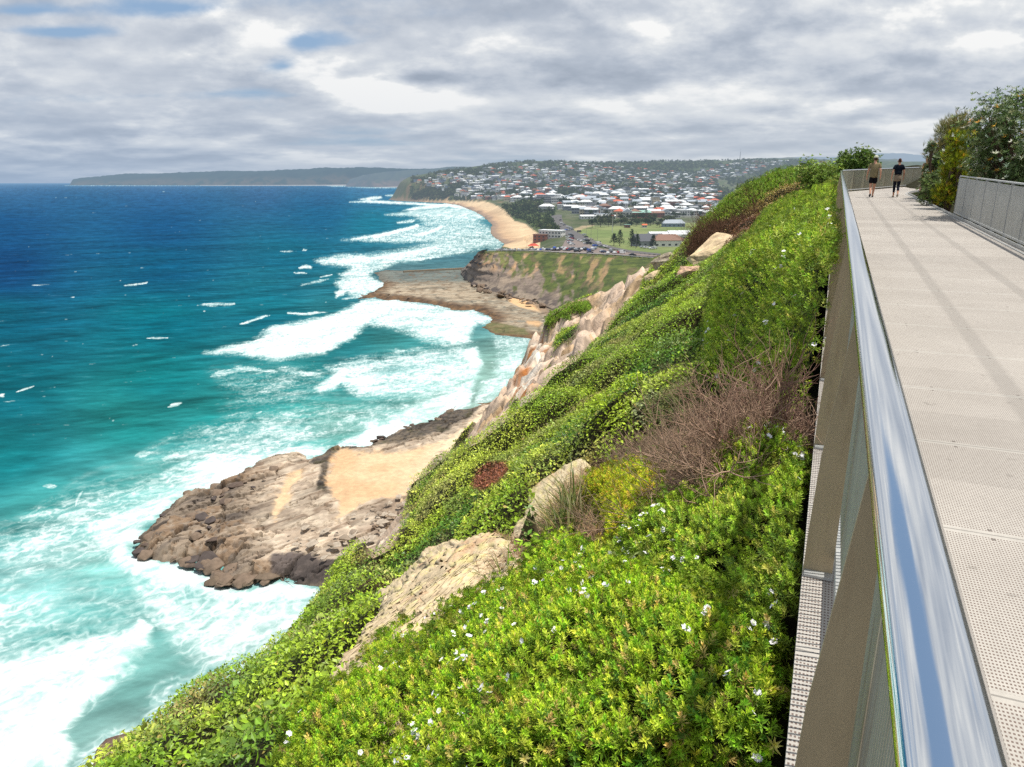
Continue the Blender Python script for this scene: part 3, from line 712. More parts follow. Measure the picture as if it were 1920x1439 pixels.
def platform(name, outline, ztop, res, colfun, label, zfun=None, mat=None):
    Q = at([p[0] for p in outline], [p[1] for p in outline], 0.4)[:, :2]
    xs = np.arange(Q[:, 0].min() - 2, Q[:, 0].max() + 2, res); ys = np.arange(Q[:, 1].min() - 2, Q[:, 1].max() + 2, res)
    X, Y = np.meshgrid(xs, ys, indexing='ij')
    wx = X + 1.4 * fbm(X * .18, Y * .18, 1.0, 4) * 2; wy = Y + 1.4 * fbm(X * .18, Y * .18, 9.0, 4) * 2
    d = sdpoly(wx, wy, [tuple(q) for q in Q])
    z = zfun(X, Y, d) if zfun else ztop * smooth(-1.5, 6, d) - 0.6
    P = np.stack([X, Y, z], -1)
    px, py, _ = proj(P)
    c, dz = colfun(X, Y, z, d, px, py)
    P[..., 2] += dz
    f = gridfaces(*X.shape, d > -2.0)
    V, f, c = compact(P.reshape(-1, 3), f, c.reshape(-1, 3))
    o = npmesh(name, V, f, mat or vcolmat(name + '_rock', 0.8, 0.3, 0.8, 0.3, 0.6, 0.25), None, c, None, False)
    tag(o, label, kind='structure')
    return o
def near_cols(X, Y, z, d, px, py):
    ca, sa = math.cos(0.75), math.sin(0.75)                     # strike of the bedding
    a, b = X * ca + Y * sa, -X * sa + Y * ca
    st = fbm(a * 0.05, b * 0.45, 1.0, 5); n = fbm(X * .22, Y * .22, 2.0, 5); n2 = fbm(X * .9, Y * .9, 4.0, 4); n3 = fbm(X * .07, Y * .07, 8.0, 3)
    rg = 1 - np.abs(fbm(a * .12 + .4 * n, b * .5, 21.0, 5)) * 3.2            # ragged bedding edges
    d1, cid, e1 = worley(a * 0.085 + .9 * n + .2 * n2, b * 0.2 + .8 * n3 + .3 * n)   # joint blocks of uneven size
    blk = (cid % 13) / 13.0; crack = (1 - smooth(0.01, 0.09, e1 - d1)) * smooth(-.25, .1, n2 + .5 * n + .1)
    d2, cid2, e2 = worley(a * .34 + n * 1.3 + n2 * .3, b * .62 + n * 1.2 - n2 * .4); blk2 = (cid2 % 11) / 11.0; crack2 = (1 - smooth(0.01, 0.10, e2 - d2)) * smooth(-.1, .2, fbm(X * .12, Y * .12, 31.0, 3))
    blk2 = blk2 * smooth(-.2, .15, fbm(X * .1, Y * .1, 41.0, 3))
    S = X.shape + (3,); B = lambda c, f=.55: np.broadcast_to(linA(c, f), S)
    outer = smooth(530, 430, px + 60 * n3 + 0.25 * (py - 950))    # rougher, darker towards the open sea
    outer = np.maximum(outer, smooth(1040, 1075, py + 12 * n))
    c = mixc(B((192, 172, 150), .66), B((224, 206, 182), .70), smooth(-.25, .3, n + .6 * st))
    c = mixc(c, B((150, 122, 98)), smooth(.05, .35, st) * .8)
    dk = mixc(B((168, 150, 130), .66), B((116, 104, 94), .64), smooth(-.2, .3, st + .5 * n)); dk = mixc(dk, B((158, 128, 98)), smooth(.15, .4, n2 + blk - .5) * .7)
    c = mixc(c, dk, np.clip(outer, 0, 1))
    c = mixc(c, B((232, 212, 186), .66), smooth(.1, .35, fbm(X * .3, Y * .3, 51.0, 5)) * (1 - np.clip(outer, 0, 1)) * .8)
    c = c * (0.80 + .3 * np.clip(rg, -.6, 1))[..., None]
    slab = smooth(-3, 7, sdpoly(px, py, [(515,1044),(560,1040),(620,1052),(690,1070),(640,1104),(600,1100),(505,1086)]) + 22 * n + 10 * n2)
    c = mixc(c, mixc(B((118, 106, 100)), B((92, 82, 78)), smooth(-.2, .3, st)), slab)
    # dark weed-grown ledges on the seaward edge beyond the sand
    ledge = smooth(0, 7, sdpoly(px, py, [(590,855),(616,835),(690,832),(760,800),(850,765),(912,756),(880,790),(830,815),(760,838),(690,846),(640,846),(625,865),(615,900),(618,935),(590,920),(600,880),(575,870)]) + 8 * n)
    c = mixc(c, mixc(B((100, 92, 84)), B((132, 118, 100)), smooth(-.2, .3, n2 + st)), ledge)
    weed = smooth(0.12, .3, fbm(X * .3, Y * .3, 15.0, 4)) * ledge
    c = mixc(c, B((96, 92, 62)), weed * .6)
    c = c * (1 - 0.55 * np.maximum(crack * (0.35 + .65 * outer), crack2 * .45 * (1 - slab)))[..., None] * (0.82 + 0.36 * blk)[..., None]
    sd = np.full(X.shape, -1e9)
    for p in NEAR_SAND: sd = np.maximum(sd, sdpoly(px, py, p))
    sand = smooth(-4, 7, sd + 16 * n + 9 * n2 + 5 * st)
    sandc = mixc(B((238, 206, 164), .68), B((230, 190, 146), .66), smooth(-.2, .3, n3)); sandc = mixc(sandc, B((248, 222, 186), .70), smooth(760, 850, px + .5 * (py - 850)))
    c = mixc(c, sandc, sand)
    rub = smooth(0, 12, sdpoly(px, py, [(700,1000),(700,935),(760,925),(800,870),(850,845),(900,840),(860,920),(770,1000),(720,1060)]))
    rn = (cid2 % 7) / 7.0
    c = mixc(c, mixc(B((200, 176, 150), .62), B((150, 130, 112)), rn) * (1 - .6 * crack2)[..., None], rub * smooth(-.25, .1, n2 + .15))
    wet = smooth(2.2, .4, d); c = c * (1 - .45 * wet)[..., None]
    dz = (.75 * blk * outer + .4 * blk * (1 - outer) + 0.3 * st + 0.3 * n * outer + .45 * np.clip(rg, -1, 1) * (.25 + .75 * outer) + .35 * n2 * outer + (0.35 + .5 * outer) * blk2 * (1 - sand) - (0.45 + .7 * outer) * crack * (1 - sand) - (.2 + .3 * outer) * crack2) * (1 - sand * .9) * smooth(-1, 3, d) + .35 * ledge * blk2 + rub * (.5 * blk2 - .3 * crack2)
    return c, dz
platform('rock_platform', NEAR_OUT, 2.0, 0.24, near_cols, 'brown jointed rock platform with an apricot sand patch below the headland',
         lambda X, Y, d: -0.9 + 2.3 * smooth(-1.5, 5, d) + 0.9 * smooth(5, 40, d))
MID_OUT = [(668,560),(683,552),(704,541),(717,530),(705,520),(696,510),(720,505),(756,506),(873,500),(900,510),(1060,575),(1080,620),(1020,640),(991,632),(926,625),(900,612),(920,597),(887,578),(845,579),(834,574),(746,560),(725,562),(700,556)]
def mid_cols(X, Y, z, d, px, py):
    n = fbm(X * .05, Y * .05, 2.0, 5); n2 = fbm(X * .25, Y * .25, 4.0, 4); st = fbm(X * .02, Y * .11, 6.0, 5)
    d1, cid, e1 = worley(X * .07 + .4 * n, Y * .1 + .4 * n); blk = (cid % 13) / 13.; crack = 1 - smooth(.02, .12, e1 - d1)
    S = X.shape + (3,); B = lambda c, f=.55: np.broadcast_to(linA(c, f), S)
    c = mixc(B((196, 178, 152), .6), B((158, 146, 126), .6), smooth(-.2, .25, n + .6 * st)); c = mixc(c, B((140, 116, 90)), smooth(.05, .3, n2) * .75); c = mixc(c, B((120, 126, 118)), smooth(.1, .28, st - n2) * .6); c = mixc(c, B((214, 196, 168), .62), smooth(.12, .3, -n2 + .3 * st) * .7)
    shallow = smooth(536, 522, py + 10 * n + 8 * n2)
    c = mixc(c, mixc(B((134, 142, 134)), B((108, 120, 116)), smooth(-.2, .3, n)), shallow)
    c = mixc(c, B((128, 104, 80)), smooth(.12, .3, n2 + .4 * n) * shallow * .9)
    rim = smooth(14, 3, d); c = mixc(c, mixc(B((140, 108, 76)), B((104, 84, 66)), smooth(-.2, .3, n2)), rim * (1 - shallow * .7))
    green = smooth(0, 5, sdpoly(px, py, [(900,600),(940,606),(985,615),(1000,632),(930,628),(905,615)]) + 3 * n2)
    c = mixc(c, mixc(B((120, 120, 76)), B((150, 136, 96)), smooth(-.2, .3, n2)), green)
    sand = smooth(-2, 3, sdpoly(px, py, [(945,552),(985,557),(1015,570),(1030,590),(1005,584),(975,578),(955,568)]) + 4 * n2)
    c = mixc(c, B((238, 196, 146), .66), sand)
    sand2 = smooth(-2, 3, sdpoly(px, py, [(985,602),(1020,606),(1010,614),(990,611)]) + 3 * n2); c = mixc(c, B((228, 186, 138), .64), sand2)
    rub = smooth(0, 5, sdpoly(px, py, [(862,505),(890,530),(930,547),(1000,558),(1060,590),(1050,620),(1020,595),(985,562),(925,556),(885,540)]) + 3 * n2)
    c = mixc(c, mixc(B((170, 150, 130)), B((110, 98, 88)), blk), rub * .8)
    c = c * (1 - .35 * crack * (1 - sand))[..., None]
    dz = (.6 * n + .6 * blk - .35 * crack + .5 * n2) * (1 - sand) * smooth(-1, 5, d) * (1 - .6 * shallow) - .35 * shallow + rub * (1.2 * blk + .8 * n2)
    return c, dz
platform('reef_platform', MID_OUT, 1.0, 0.6, mid_cols, 'broad grey brown tidal reef platform under the far cliff',
         lambda X, Y, d: -0.9 + 1.5 * smooth(-2, 6, d) + .8 * smooth(10, 60, d))

def shore_boulders():
    rs = np.random.RandomState(91); protos = []
    mats = [vcolmat('shore_boulder_rock', .85, .2, 1.5, .4, .8, .12)]
    for i in range(6):
        bmm = bmesh.new()
        for q in range(16):
            v = rs.normal(size=3) * np.array([1, .75, .45]); v /= max(1.0, np.linalg.norm(v / np.array([1, .8, .5]))); bmm.verts.new(v)
        bmesh.ops.convex_hull(bmm, input=list(bmm.verts)); bmesh.ops.delete(bmm, geom=[v for v in bmm.verts if not v.link_faces], context='VERTS')
        bmesh.ops.bevel(bmm, geom=list(bmm.edges), offset=.05, segments=1, affect='EDGES')
        me = bpy.data.meshes.new('boulder'); bmm.to_mesh(me); bmm.free()
        col = np.array([(148,128,110),(116,100,90),(180,162,142),(208,192,172),(100,90,86),(140,122,104)][i], float)
        c = np.ones((len(me.vertices), 4), np.float32); c[:, :3] = linA(col, .6); me.color_attributes.new('col', 'FLOAT_COLOR', 'POINT').data.foreach_set('color', c.ravel()); me.materials.append(mats[0]); protos.append(me)
    def strew(polys, n, z, smin, smax, kinds, label, group):
        k = 0
        while k < n:
            poly = polys[rs.randint(len(polys))]; x = rs.uniform(min(p[0] for p in poly), max(p[0] for p in poly)); y = rs.uniform(min(p[1] for p in poly), max(p[1] for p in poly))
            if not inpoly(x, y, poly): continue
            o = bpy.data.objects.new('boulder', protos[kinds[rs.randint(len(kinds))]]); COL.objects.link(o)
            p = at(x, y, z); sz = smin + (smax - smin) * rs.rand() ** 2
            o.location = (p[0], p[1], p[2] + .1 * sz); o.scale = (sz, sz, sz * (.45 + .4 * rs.rand())); o.rotation_euler = (.22 * rs.normal(), .22 * rs.normal(), .75 + .5 * rs.normal())
            tag(o, label, 'boulder', group); k += 1
    strew([[(252,1040),(255,1015),(285,985),(325,945),(350,955),(330,1020),(330,1050),(290,1055)], [(335,925),(390,915),(440,890),(480,865),(500,870),(450,905),(380,935)], [(335,1052),(400,1050),(400,1075),(350,1062)]], 46, .9, .8, 2.6, [0, 0, 1, 4, 5], 'brown angular boulder at the open seaward edge of the rock platform', 'boulders along the seaward edge')
    strew([[(396,1092),(400,1070),(450,1065),(505,1070),(510,1086),(478,1100),(440,1096)]], 24, .6, .9, 2.4, [0, 5], 'reddish brown boulder at the lower corner of the rock platform', 'boulders at the lower platform corner')
    strew([[(700,990),(705,945),(760,925),(800,872),(845,850),(850,870),(800,915),(750,985),(715,1030)]], 54, 2.6, .3, 1.1, [2, 3, 3, 2, 0], 'pale rubble block on the sand beneath the cliff', 'rubble blocks below the cliff')
    strew([[(695,826),(715,820),(760,800),(800,792),(850,768),(875,770),(850,782),(760,815),(700,838)]], 20, 1.1, .7, 2.0, [4, 1, 5], 'dark block on the weedy ledge beyond the sand', 'dark blocks on the ledge')
    strew([[(540,985),(620,985),(700,950),(740,960),(720,1020),(680,1060),(600,1045),(545,1020)]], 50, 2.75, .4, 1.5, [2, 3, 3], 'flat pale slab of broken rock in the middle of the platform', 'pale slabs on the platform')
    strew([[(345,960),(420,915),(500,880),(545,870),(530,920),(470,960),(430,1010),(370,1030)]], 24, 2.2, .6, 2.0, [1, 4, 0], 'dark brown block on the rough seaward half of the platform', 'dark blocks on the platform')
    strew([[(864,508),(880,518),(905,535),(960,552),(1010,562),(1030,580),(1000,572),(950,560),(900,546),(872,528)]], 50, 2.0, 1.0, 3.8, [2, 0, 4, 5], 'fallen block at the foot of the car park cliff', 'fallen blocks below the far cliff')
    strew([[(668,560),(704,542),(760,545),(780,560),(740,563)], [(750,562),(830,572),(845,582),(820,574)]], 14, .7, .8, 2.2, [1, 5], 'low brown rock at the edge of the tidal reef', 'rocks at the reef edge')
shore_boulders()
# ------------------------------------------------------------------ the coast beyond: car park cliff, beach, town on the hills, far headlands
HZ = 8800.0
# ---- land form, surveyed on the picture (bearing, level or range)
_c = []
for px, py, z in [(895,474,20),(913,467,20),(960,472,20),(991,472,20),(1043,475,20),(1085,477,20.5),(1150,480.5,21),(1218,485.5,22),(1400,500,24),(1700,500,24),
    (1010,464,17),(1060,460,17.5),(1120,462,17.5),(1180,470,18.5),(1250,470,18),(1040,452,13),(1130,455,15.5),(1150,440,13),(1280,430,12),(1200,425,12),(1330,420,12),(1500,425,14),(1700,430,16),
    (1090,425,12),(1060,432,13),(1035,405,14),(1060,425,13.5),(1100,452,15.5),(1024,428,14),(1018,440,11),(1004,462,6),(1006,440,4),(996,425,5),(985,419,4.5),(965,414,4.5),(945,392,4.5),(915,379,4.5),(870,378,4),
    (949,458,.3),(922,430,.3),(894,398,.3),(860,385,.3),(800,379,.3),(980,446,3),(950,410,3),(1010,392,17),(995,384,17),(970,378,12),(1022,412,15),(1000,402,11),
    (1040,396,14.5),(1080,398,14.5),(1150,405,12),(1250,405,11),(1350,405,11),(1600,405,14)]:
    p = at(px, py, z); _c.append((p[0], p[1], z))
for px, py, k in [(1000,374,1450),(1080,378,1450),(1200,385,1350),(1400,385,1400),(960,370,1800),(1200,365,1900),(1320,365,1900),(1500,365,1900),(1000,355,2050),(900,362,2150),(1100,350,2250),(1250,350,2300),(1450,350,2400),
    (800,347,2450),(850,350,2350),(795,330,2600),(870,325,2750),(915,312,2950),(960,306,3000),(1060,304,3050),(1000,325,2600),(1100,325,2700),(1110,309,3100),(1180,308,3200),(1250,303,3400),(1250,325,2900),
    (1400,300,3700),(1400,325,3000),(1480,301,4000),(1600,306,4000),(1900,312,4000),(775,342,2560),(830,368,2330)]:
    p = atk(px, py, k); _c.append((p[0], p[1], p[2]))
for px, k, z in [(900,4200,60),(1060,4300,70),(1250,4700,80),(1450,5500,90),(1700,5500,90),(2000,5000,90),(900,6500,40),(1300,6500,60),(1900,6500,60)]:
    X_, Y_, _ = ray(px, 345); _c.append((X_ * k, Y_ * k, z))
_c = np.array(_c); _ftps = TPS(_c[:, :2], _c[:, 2], 2e-4, 1000.0)
_shore = at([949,928,921,924,910,894,860,834,782,745,728,744,752,757,763,770], [458,444,436,421,408,398,385,381,378.5,377,374.5,371.5,370,367,362,357], 0.0)[:, :2]
_top = at([908,905,915,935,991,1043,1085,1150,1225], [467.5,469,472.5,471.5,471.5,474.4,476.4,479.6,485.0], 20.0)[:, :2]
_o = []
for px, k in [(785, 3300), (800, 4600), (830, 7000), (2150, 7000), (2300, 420)]:
    X_, Y_, _ = ray(px, 345); _o.append((X_ * k, Y_ * k))
LANDPOLY = [tuple(q) for q in _top[::-1]] + [tuple(at(945, 463, 0.)[:2])] + [tuple(q) for q in _shore] + _o
FA = np.arctan2(*[q for q in ray(np.arange(690, 2000, 2.5), 345)][:2])
FR = np.concatenate([np.linspace(395, 700, 110)[:-1], np.geomspace(700, 6900, 230)])
_AA, _RR = np.meshgrid(FA, FR, indexing='ij')
_FX, _FY = _RR * np.sin(_AA), _RR * np.cos(_AA)
_sd = sdpoly(_FX, _FY, LANDPOLY)
_fz = _ftps(_FX, _FY)
_shd = segdist(_FX, _FY, [tuple(q) for q in _shore])
_rise = smooth(-2, 55, np.where(_shd < 400, np.minimum(_sd, _shd), _sd + 60))
_bx, _by, _ = proj(np.stack([_FX, _FY, np.zeros_like(_FX)], -1))
FZ = np.where(_sd > -2, np.maximum(_fz, 0.4) * np.where(_fz > 6, smooth(-2, 40, _sd) * 0 + np.clip(_rise + (_shd > 300), 0, 1), 1) , -3.0)
FZ = np.where(_sd > 0, FZ + (_fz > 30) * 3.0 * fbm(_FX * .006, _FY * .006, 1.0, 4), FZ)
FP = np.stack([_FX, _FY, FZ], -1)
_FPX, _FPY, _ = proj(FP)
def fground(x, y):
    a = np.clip((np.arctan2(x, y) - FA[0]) / (FA[-1] - FA[0]) * (len(FA) - 1), 0, len(FA) - 1.001)
    a = np.interp(np.arctan2(x, y), FA, np.arange(len(FA))); r = np.interp(np.hypot(x, y), FR, np.arange(len(FR)))
    a = np.clip(a, 0, len(FA) - 1.001); r = np.clip(r, 0, len(FR) - 1.001)
    i, j = a.astype(int), r.astype(int); f, g = a - i, r - j
    return (FZ[i, j] * (1-f) + FZ[i+1, j] * f) * (1-g) + (FZ[i, j+1] * (1-f) + FZ[i+1, j+1] * f) * g
def fhit(px, py):                                   # land point under a photo pixel
    px = np.atleast_1d(np.asarray(px, float)); py = np.atleast_1d(np.asarray(py, float))
    out = np.full((len(px), 3), np.nan)
    X, Y, Z = ray(px, py); a = np.clip(np.interp(np.arctan2(X, Y), FA, np.arange(len(FA))), 0, len(FA) - 1.001)
    i = a.astype(int); f = (a - i)[:, None]
    zz = FZ[i] * (1 - f) + FZ[i + 1] * f; n = np.hypot(X, Y)
    zr = CAMZ + (Z / n)[:, None] * FR[None, :]
    under = (zr <= zz) & (zz > 0.2)
    first = under.argmax(1); okk = under.any(1)
    r0 = FR[np.maximum(first - 1, 0)]; r1 = FR[first]
    q = np.arange(len(px)); d0 = zr[q, np.maximum(first - 1, 0)] - zz[q, np.maximum(first - 1, 0)]; d1 = zr[q, first] - zz[q, first]
    tt = np.clip(np.where(np.abs(d0 - d1) > 1e-9, d0 / (d0 - d1), 1), 0, 1); rr = r0 + (r1 - r0) * tt
    out[:] = np.stack([X / n * rr, Y / n * rr, CAMZ + Z / n * rr], -1); out[~okk] = np.nan
    return out
SANDP = [(1012,467),(1013,440),(1000,432),(985,420),(965,415),(945,392),(915,379),(860,376),(800,377),(752,375),(752,380),(860,390),(894,405),(915,425),(912,440),(940,462),(975,470)]
DUNEP = [(941,389),(965,384),(993,379),(1012,380),(1040,396),(1040,404),(1031,410),(1052,434),(1030,433),(1003,428),(985,416),(966,412)]
HEADP = [(748,372),(757,360),(766,344),(790,338),(830,352),(880,366),(940,376),(945,381),(880,376),(800,374)]
def far_land():
    n1 = fbm(_FX * .012, _FY * .012, 2.0, 5); n2 = fbm(_FX * .05, _FY * .05, 5.0, 4)
    S = _FX.shape + (3,); B = lambda c, f=.55: np.broadcast_to(linA(c, f), S)
    c = mixc(B((92, 106, 66)), B((120, 122, 92)), smooth(-.2, .3, n2)); c = mixc(c, B((150, 146, 138)), smooth(.05, .3, n1) * .45)
    woods = smooth(62, 105, FZ + 25 * n1); c = mixc(c, mixc(B((66, 84, 46)), B((96, 108, 62)), smooth(-.2, .3, n2)), woods)
    px, py = _FPX, _FPY
    g = smooth(-2, 2, sdpoly(px, py, [(1055,437),(1085,427),(1110,424),(1180,423),(1290,418),(1345,416),(1345,440),(1265,470),(1235,476),(1180,470),(1128,457),(1100,444)]))
    c = mixc(c, mixc(B((134, 152, 88)), B((156, 166, 104)), smooth(-.2, .3, n1 + .3 * n2)), g)
    c = mixc(c, B((196, 176, 140)), smooth(0, 2, sdpoly(px, py, [(1072,431),(1090,423),(1118,421),(1112,425),(1092,431),(1085,436)]) + 2 * n2))
    d = smooth(-1.5, 1.5, sdpoly(px, py, DUNEP) + 2.5 * n2); c = mixc(c, mixc(B((84, 104, 52)), B((116, 128, 70)), smooth(-.2, .3, n2)), d)
    hd = smooth(-1, 1, sdpoly(px, py, HEADP)); c = mixc(c, mixc(B((92, 104, 58)), B((150, 128, 92)), smooth(-.05, .3, n2 + .3 * n1)), hd)
    sa = smooth(-.8, .8, sdpoly(px, py, SANDP) + 1.2 * n2) * (1 - d * smooth(-.1, .2, n2 + .1))
    shd = segdist(_FX, _FY, [tuple(q) for q in _shore])
    sc = mixc(B((236, 206, 164), .66), B((214, 178, 140), .62), smooth(38, 8, shd + 14 * n1)); sc = mixc(sc, B((176, 150, 128), .55), smooth(14, 2, shd + 8 * n2))
    c = mixc(c, sc, sa)
    shelf = smooth(0, .8, sdpoly(px, py, [(715,376.5),(728,372.5),(752,370),(800,374),(800,377.5),(745,379)])); c = mixc(c, B((150, 128, 100)), shelf)
    c = mixc(c, B((128, 136, 66)), smooth(480, 440, np.hypot(_FX, _FY)) * .8)
    n, m = _FX.shape
    f = gridfaces(n, m, FZ > -2.5)
    V, f, c = compact(FP.reshape(-1, 3), f, c.reshape(-1, 3))
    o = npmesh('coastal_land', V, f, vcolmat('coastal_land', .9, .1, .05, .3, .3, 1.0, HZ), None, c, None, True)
    tag(o, 'low coastal land rising to wooded hills behind a long sandy beach', kind='structure')
far_land()
def sheet(name, label, poly, step, lift, color, var=.12, vs=.3):
    xs = np.arange(min(p[0] for p in poly), max(p[0] for p in poly) + step, step); ys = np.arange(min(p[1] for p in poly), max(p[1] for p in poly) + step * .5, step * .5)
    X, Y = np.meshgrid(xs, ys, indexing='ij'); d = sdpoly(X, Y, poly); P = fhit(X.ravel(), Y.ravel()); ok = (d.ravel() > -0.3) & ~np.isnan(P[:, 0])
    f = gridfaces(*X.shape); f = f[ok[f].all(1)]; P = np.nan_to_num(P); P[:, 2] += lift
    V, f = compact(P, f)
    o = npmesh(name, V, f, simple(name, color, .9, 0, .2, var, vs, HZ)); tag(o, label, kind='structure'); return o
ROADP = [(1031,405),(1053,402.5),(1056,417),(1076,432),(1101,445),(1127,457.5),(1158,466),(1182,470.5),(1240,477),(1240,480),(1182,475),(1137,466),(1116,459),(1094,450.5),(1074,449),(1060,442),(1052,432),(1037,419)]
CARP = [(915,467.6),(980,468),(1052,465.5),(1059,452),(1070,446),(1082,451),(1106,460.5),(1127,466.5),(1180,474.7),(1238,480.5),(1222,484.5),(1150,479.5),(1085,476.5),(1043,474.3),(991,471.3),(920,470.5)]
sheet('coast_road', 'grey road curving inland from the clifftop car park', ROADP, 1.6, .35, lin(122, 118, 116, .55))
sheet('car_park', 'clifftop car park of faded reddish grey asphalt', CARP, 1.6, .30, lin(158, 142, 134, .55))

# ---- the cliff under the car park
def carpark_cliff():
    b = [(880,500),(866,503),(864,512),(875,524),(889,533),(906,541),(926,549),(965,557),(1004,565),(1040,582),(1072,606),(1100,640),(1125,690)]
    tpx = [(915,467.2),(905,469),(896,473.4),(901,475.0),(912,474.2),(930,472.9),(960,472.6),(1000,473.2),(1043,475.6),(1085,477.6),(1120,479.2),(1155,481.0),(1225,486.4)]
    Pb = at([q[0] for q in b], [q[1] for q in b], 1.5); Pt = at([q[0] for q in tpx], [q[1] for q in tpx], 20.0); Pt[2:, 2] += 0.2
    u = np.linspace(0, len(b) - 1, 420); ii = np.arange(len(b))
    cat = lambda P: np.stack([np.interp(u, ii, P[:, k]) for k in range(3)], -1)
    Pb, Pt = cat(Pb), cat(Pt)
    for _ in range(6):
        for Q in (Pb, Pt): Q[1:-1] = .25 * Q[:-2] + .5 * Q[1:-1] + .25 * Q[2:]
    v = np.linspace(-.12, 1.0, 90); U, Vv = np.meshgrid(u / (len(b) - 1), v, indexing='ij')
    vc = np.clip(Vv, 0, 1)
    hs = np.where(U[..., None] < .5, vc[..., None] ** .8, vc[..., None] ** 1.05)
    P = Pb[:, None] * (1 - hs) + Pt[:, None] * hs
    P[..., 2] = Pb[:, None, 2] * (1 - vc) + Pt[:, None, 2] * vc + np.minimum(Vv, 0) * 30
    d = Pt - Pb; out = -d.copy(); out[:, 2] = 0
    tan = np.gradient(Pb, axis=0); nrm = np.stack([-tan[:, 1], tan[:, 0], 0 * tan[:, 0]], -1); nrm = norm(nrm); nrm *= np.sign((nrm * -Pb).sum(-1, keepdims=True))
    x, y, z = P[..., 0], P[..., 1], P[..., 2]
    left = smooth(.62, .32, U)                        # bare rock at the seaward end, grassed slope landward
    n = fbm(x * .05, y * .05, z * .05, 5); n2 = fbm(x * .15, y * .15, z * .15, 5); lay = np.sin(z * 1.5 + 1.2 * n + .02 * x)
    gul = np.abs(fbm(U * 26 + .3 * n, Vv * 1.5 - U * 6, 3.0, 4))
    mid = np.clip(np.sin(np.clip(vc, 0, 1) * np.pi), 0, 1)
    disp = mid * (2.6 * n + 1.0 * lay * left + 3.5 * (gul - .25)) + 1.0 * n2 * mid
    P = P + nrm[:, None] * disp[..., None] * .9
    S = x.shape + (3,); B = lambda c, f=.55: np.broadcast_to(linA(c, f), S)
    c = mixc(B((168, 150, 134)), B((140, 124, 110)), smooth(-.2, .25, n2)); c = mixc(c, B((196, 174, 150)), smooth(.05, .3, n) * .7)
    c = mixc(c, B((92, 86, 84)), smooth(.2, .8, lay) * left * (smooth(.5, .62, Vv) * .85 + .25) * smooth(-.3, .1, n2 + .15))
    c = mixc(c, B((112, 100, 90)), smooth(.14, .3, -n2) * .8)
    soil = smooth(.02, .22, fbm(U * 22, Vv * 2.5 - U * 8, 12.0, 4)) * smooth(.35, .6, Vv); c = mixc(c, B((214, 172, 128), .6), soil * (1 - left * .4))
    vegp = fbm(U * 30 + Vv * 3, Vv * 3 - U * 5, 7.0, 4) * 1.5 + (Vv - .58) * 1.3 + (U - .5) * 2.5
    veg = smooth(-.05, .3, vegp) * smooth(1.02, .97, 0 * Vv) * (1 - .55 * soil); veg = np.maximum(veg, smooth(.93, .985, Vv) * smooth(.18, .26, U))
    vc_ = mixc(B((112, 124, 58)), B((84, 98, 48)), smooth(-.2, .2, n2)); vc_ = mixc(vc_, B((140, 142, 80)), smooth(.1, .3, n)); vc_ = mixc(vc_, B((120, 106, 78)), smooth(.08, .25, fbm(U * 40, Vv * 6 - U * 9, 9.0, 4)) * .75)
    c = mixc(c, vc_, veg)
    c = mixc(c, mixc(B((176, 158, 138)), B((116, 104, 96)), smooth(-.1, .1, n2)), smooth(.22, .08, Vv) * (1 - veg))
    o = npmesh('clifftop_cliff', P.reshape(-1, 3), gridfaces(*x.shape), vcolmat('far_cliff', .9, .12, .35, .4, .8, .8, HZ), None, c.reshape(-1, 3), None, True)
    tag(o, 'layered grey cliff with green scrub beneath the car park', kind='structure')
carpark_cliff()

# ---- distant headlands and hills
def ridge(name, label, base, skyl, kmul, cols, amp, seed, n=220, mrow=26, length=HZ, rockbase=0.0, hcol=HAZE):
    xs = np.linspace(skyl[0][0], skyl[-1][0], n)
    ys = np.interp(xs, [q[0] for q in skyl], [q[1] for q in skyl]); yb = np.interp(xs, [q[0] for q in base], [q[1] for q in base])
    Pb = at(xs, yb, -1.0) if base[0][1] > 346 else atk(xs, yb, base[0][2])
    kb = np.hypot(Pb[:, 0], Pb[:, 1]) / np.hypot(*ray(xs, yb)[:2])
    ys2 = ys + amp * .5 * fbm(xs * .12, 0 * xs + seed, 1.0, 5)
    Pt = atk(xs, ys2, kb * kmul)
    v = np.linspace(0, 1, mrow); hx = v ** 1.5; hz = 1 - (1 - v) ** 1.9
    P = Pb[:, None] * (1 - hx[None, :, None]) + Pt[:, None] * hx[None, :, None]
    P[..., 2] = Pb[:, None, 2] * (1 - hz) + Pt[:, None, 2] * hz
    sc = 40.0 / kb.mean()
    nn = fbm(P[..., 0] * sc * .35, P[..., 1] * sc * .1, seed, 5)
    P[..., 2] += np.sin(v * np.pi)[None, :] * nn * (Pt[:, None, 2] - Pb[:, None, 2]) * .5
    back = P[:, -1:].copy(); back[..., :2] *= 1.3; back[..., 2] = -20
    P = np.concatenate([P, back], 1)
    n2 = fbm(P[..., 0] * sc * 1.5, P[..., 2] * sc * 3, seed + 3, 5); S = P.shape; B = lambda c, f=.5: np.broadcast_to(linA(c, f), S)
    c = mixc(B(cols[0]), B(cols[1]), smooth(-.2, .25, n2))
    vv = np.concatenate([v, [1.0]])[None, :] + 0 * n2
    c = mixc(c, B((176, 140, 108), .5), rockbase * smooth(.42, .12, vv + .3 * n2) * smooth(-.1, .15, n2 + .1))
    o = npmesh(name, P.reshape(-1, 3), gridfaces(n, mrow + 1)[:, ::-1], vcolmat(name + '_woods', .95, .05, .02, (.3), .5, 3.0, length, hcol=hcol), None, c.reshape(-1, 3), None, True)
    tag(o, label, kind='structure'); return o
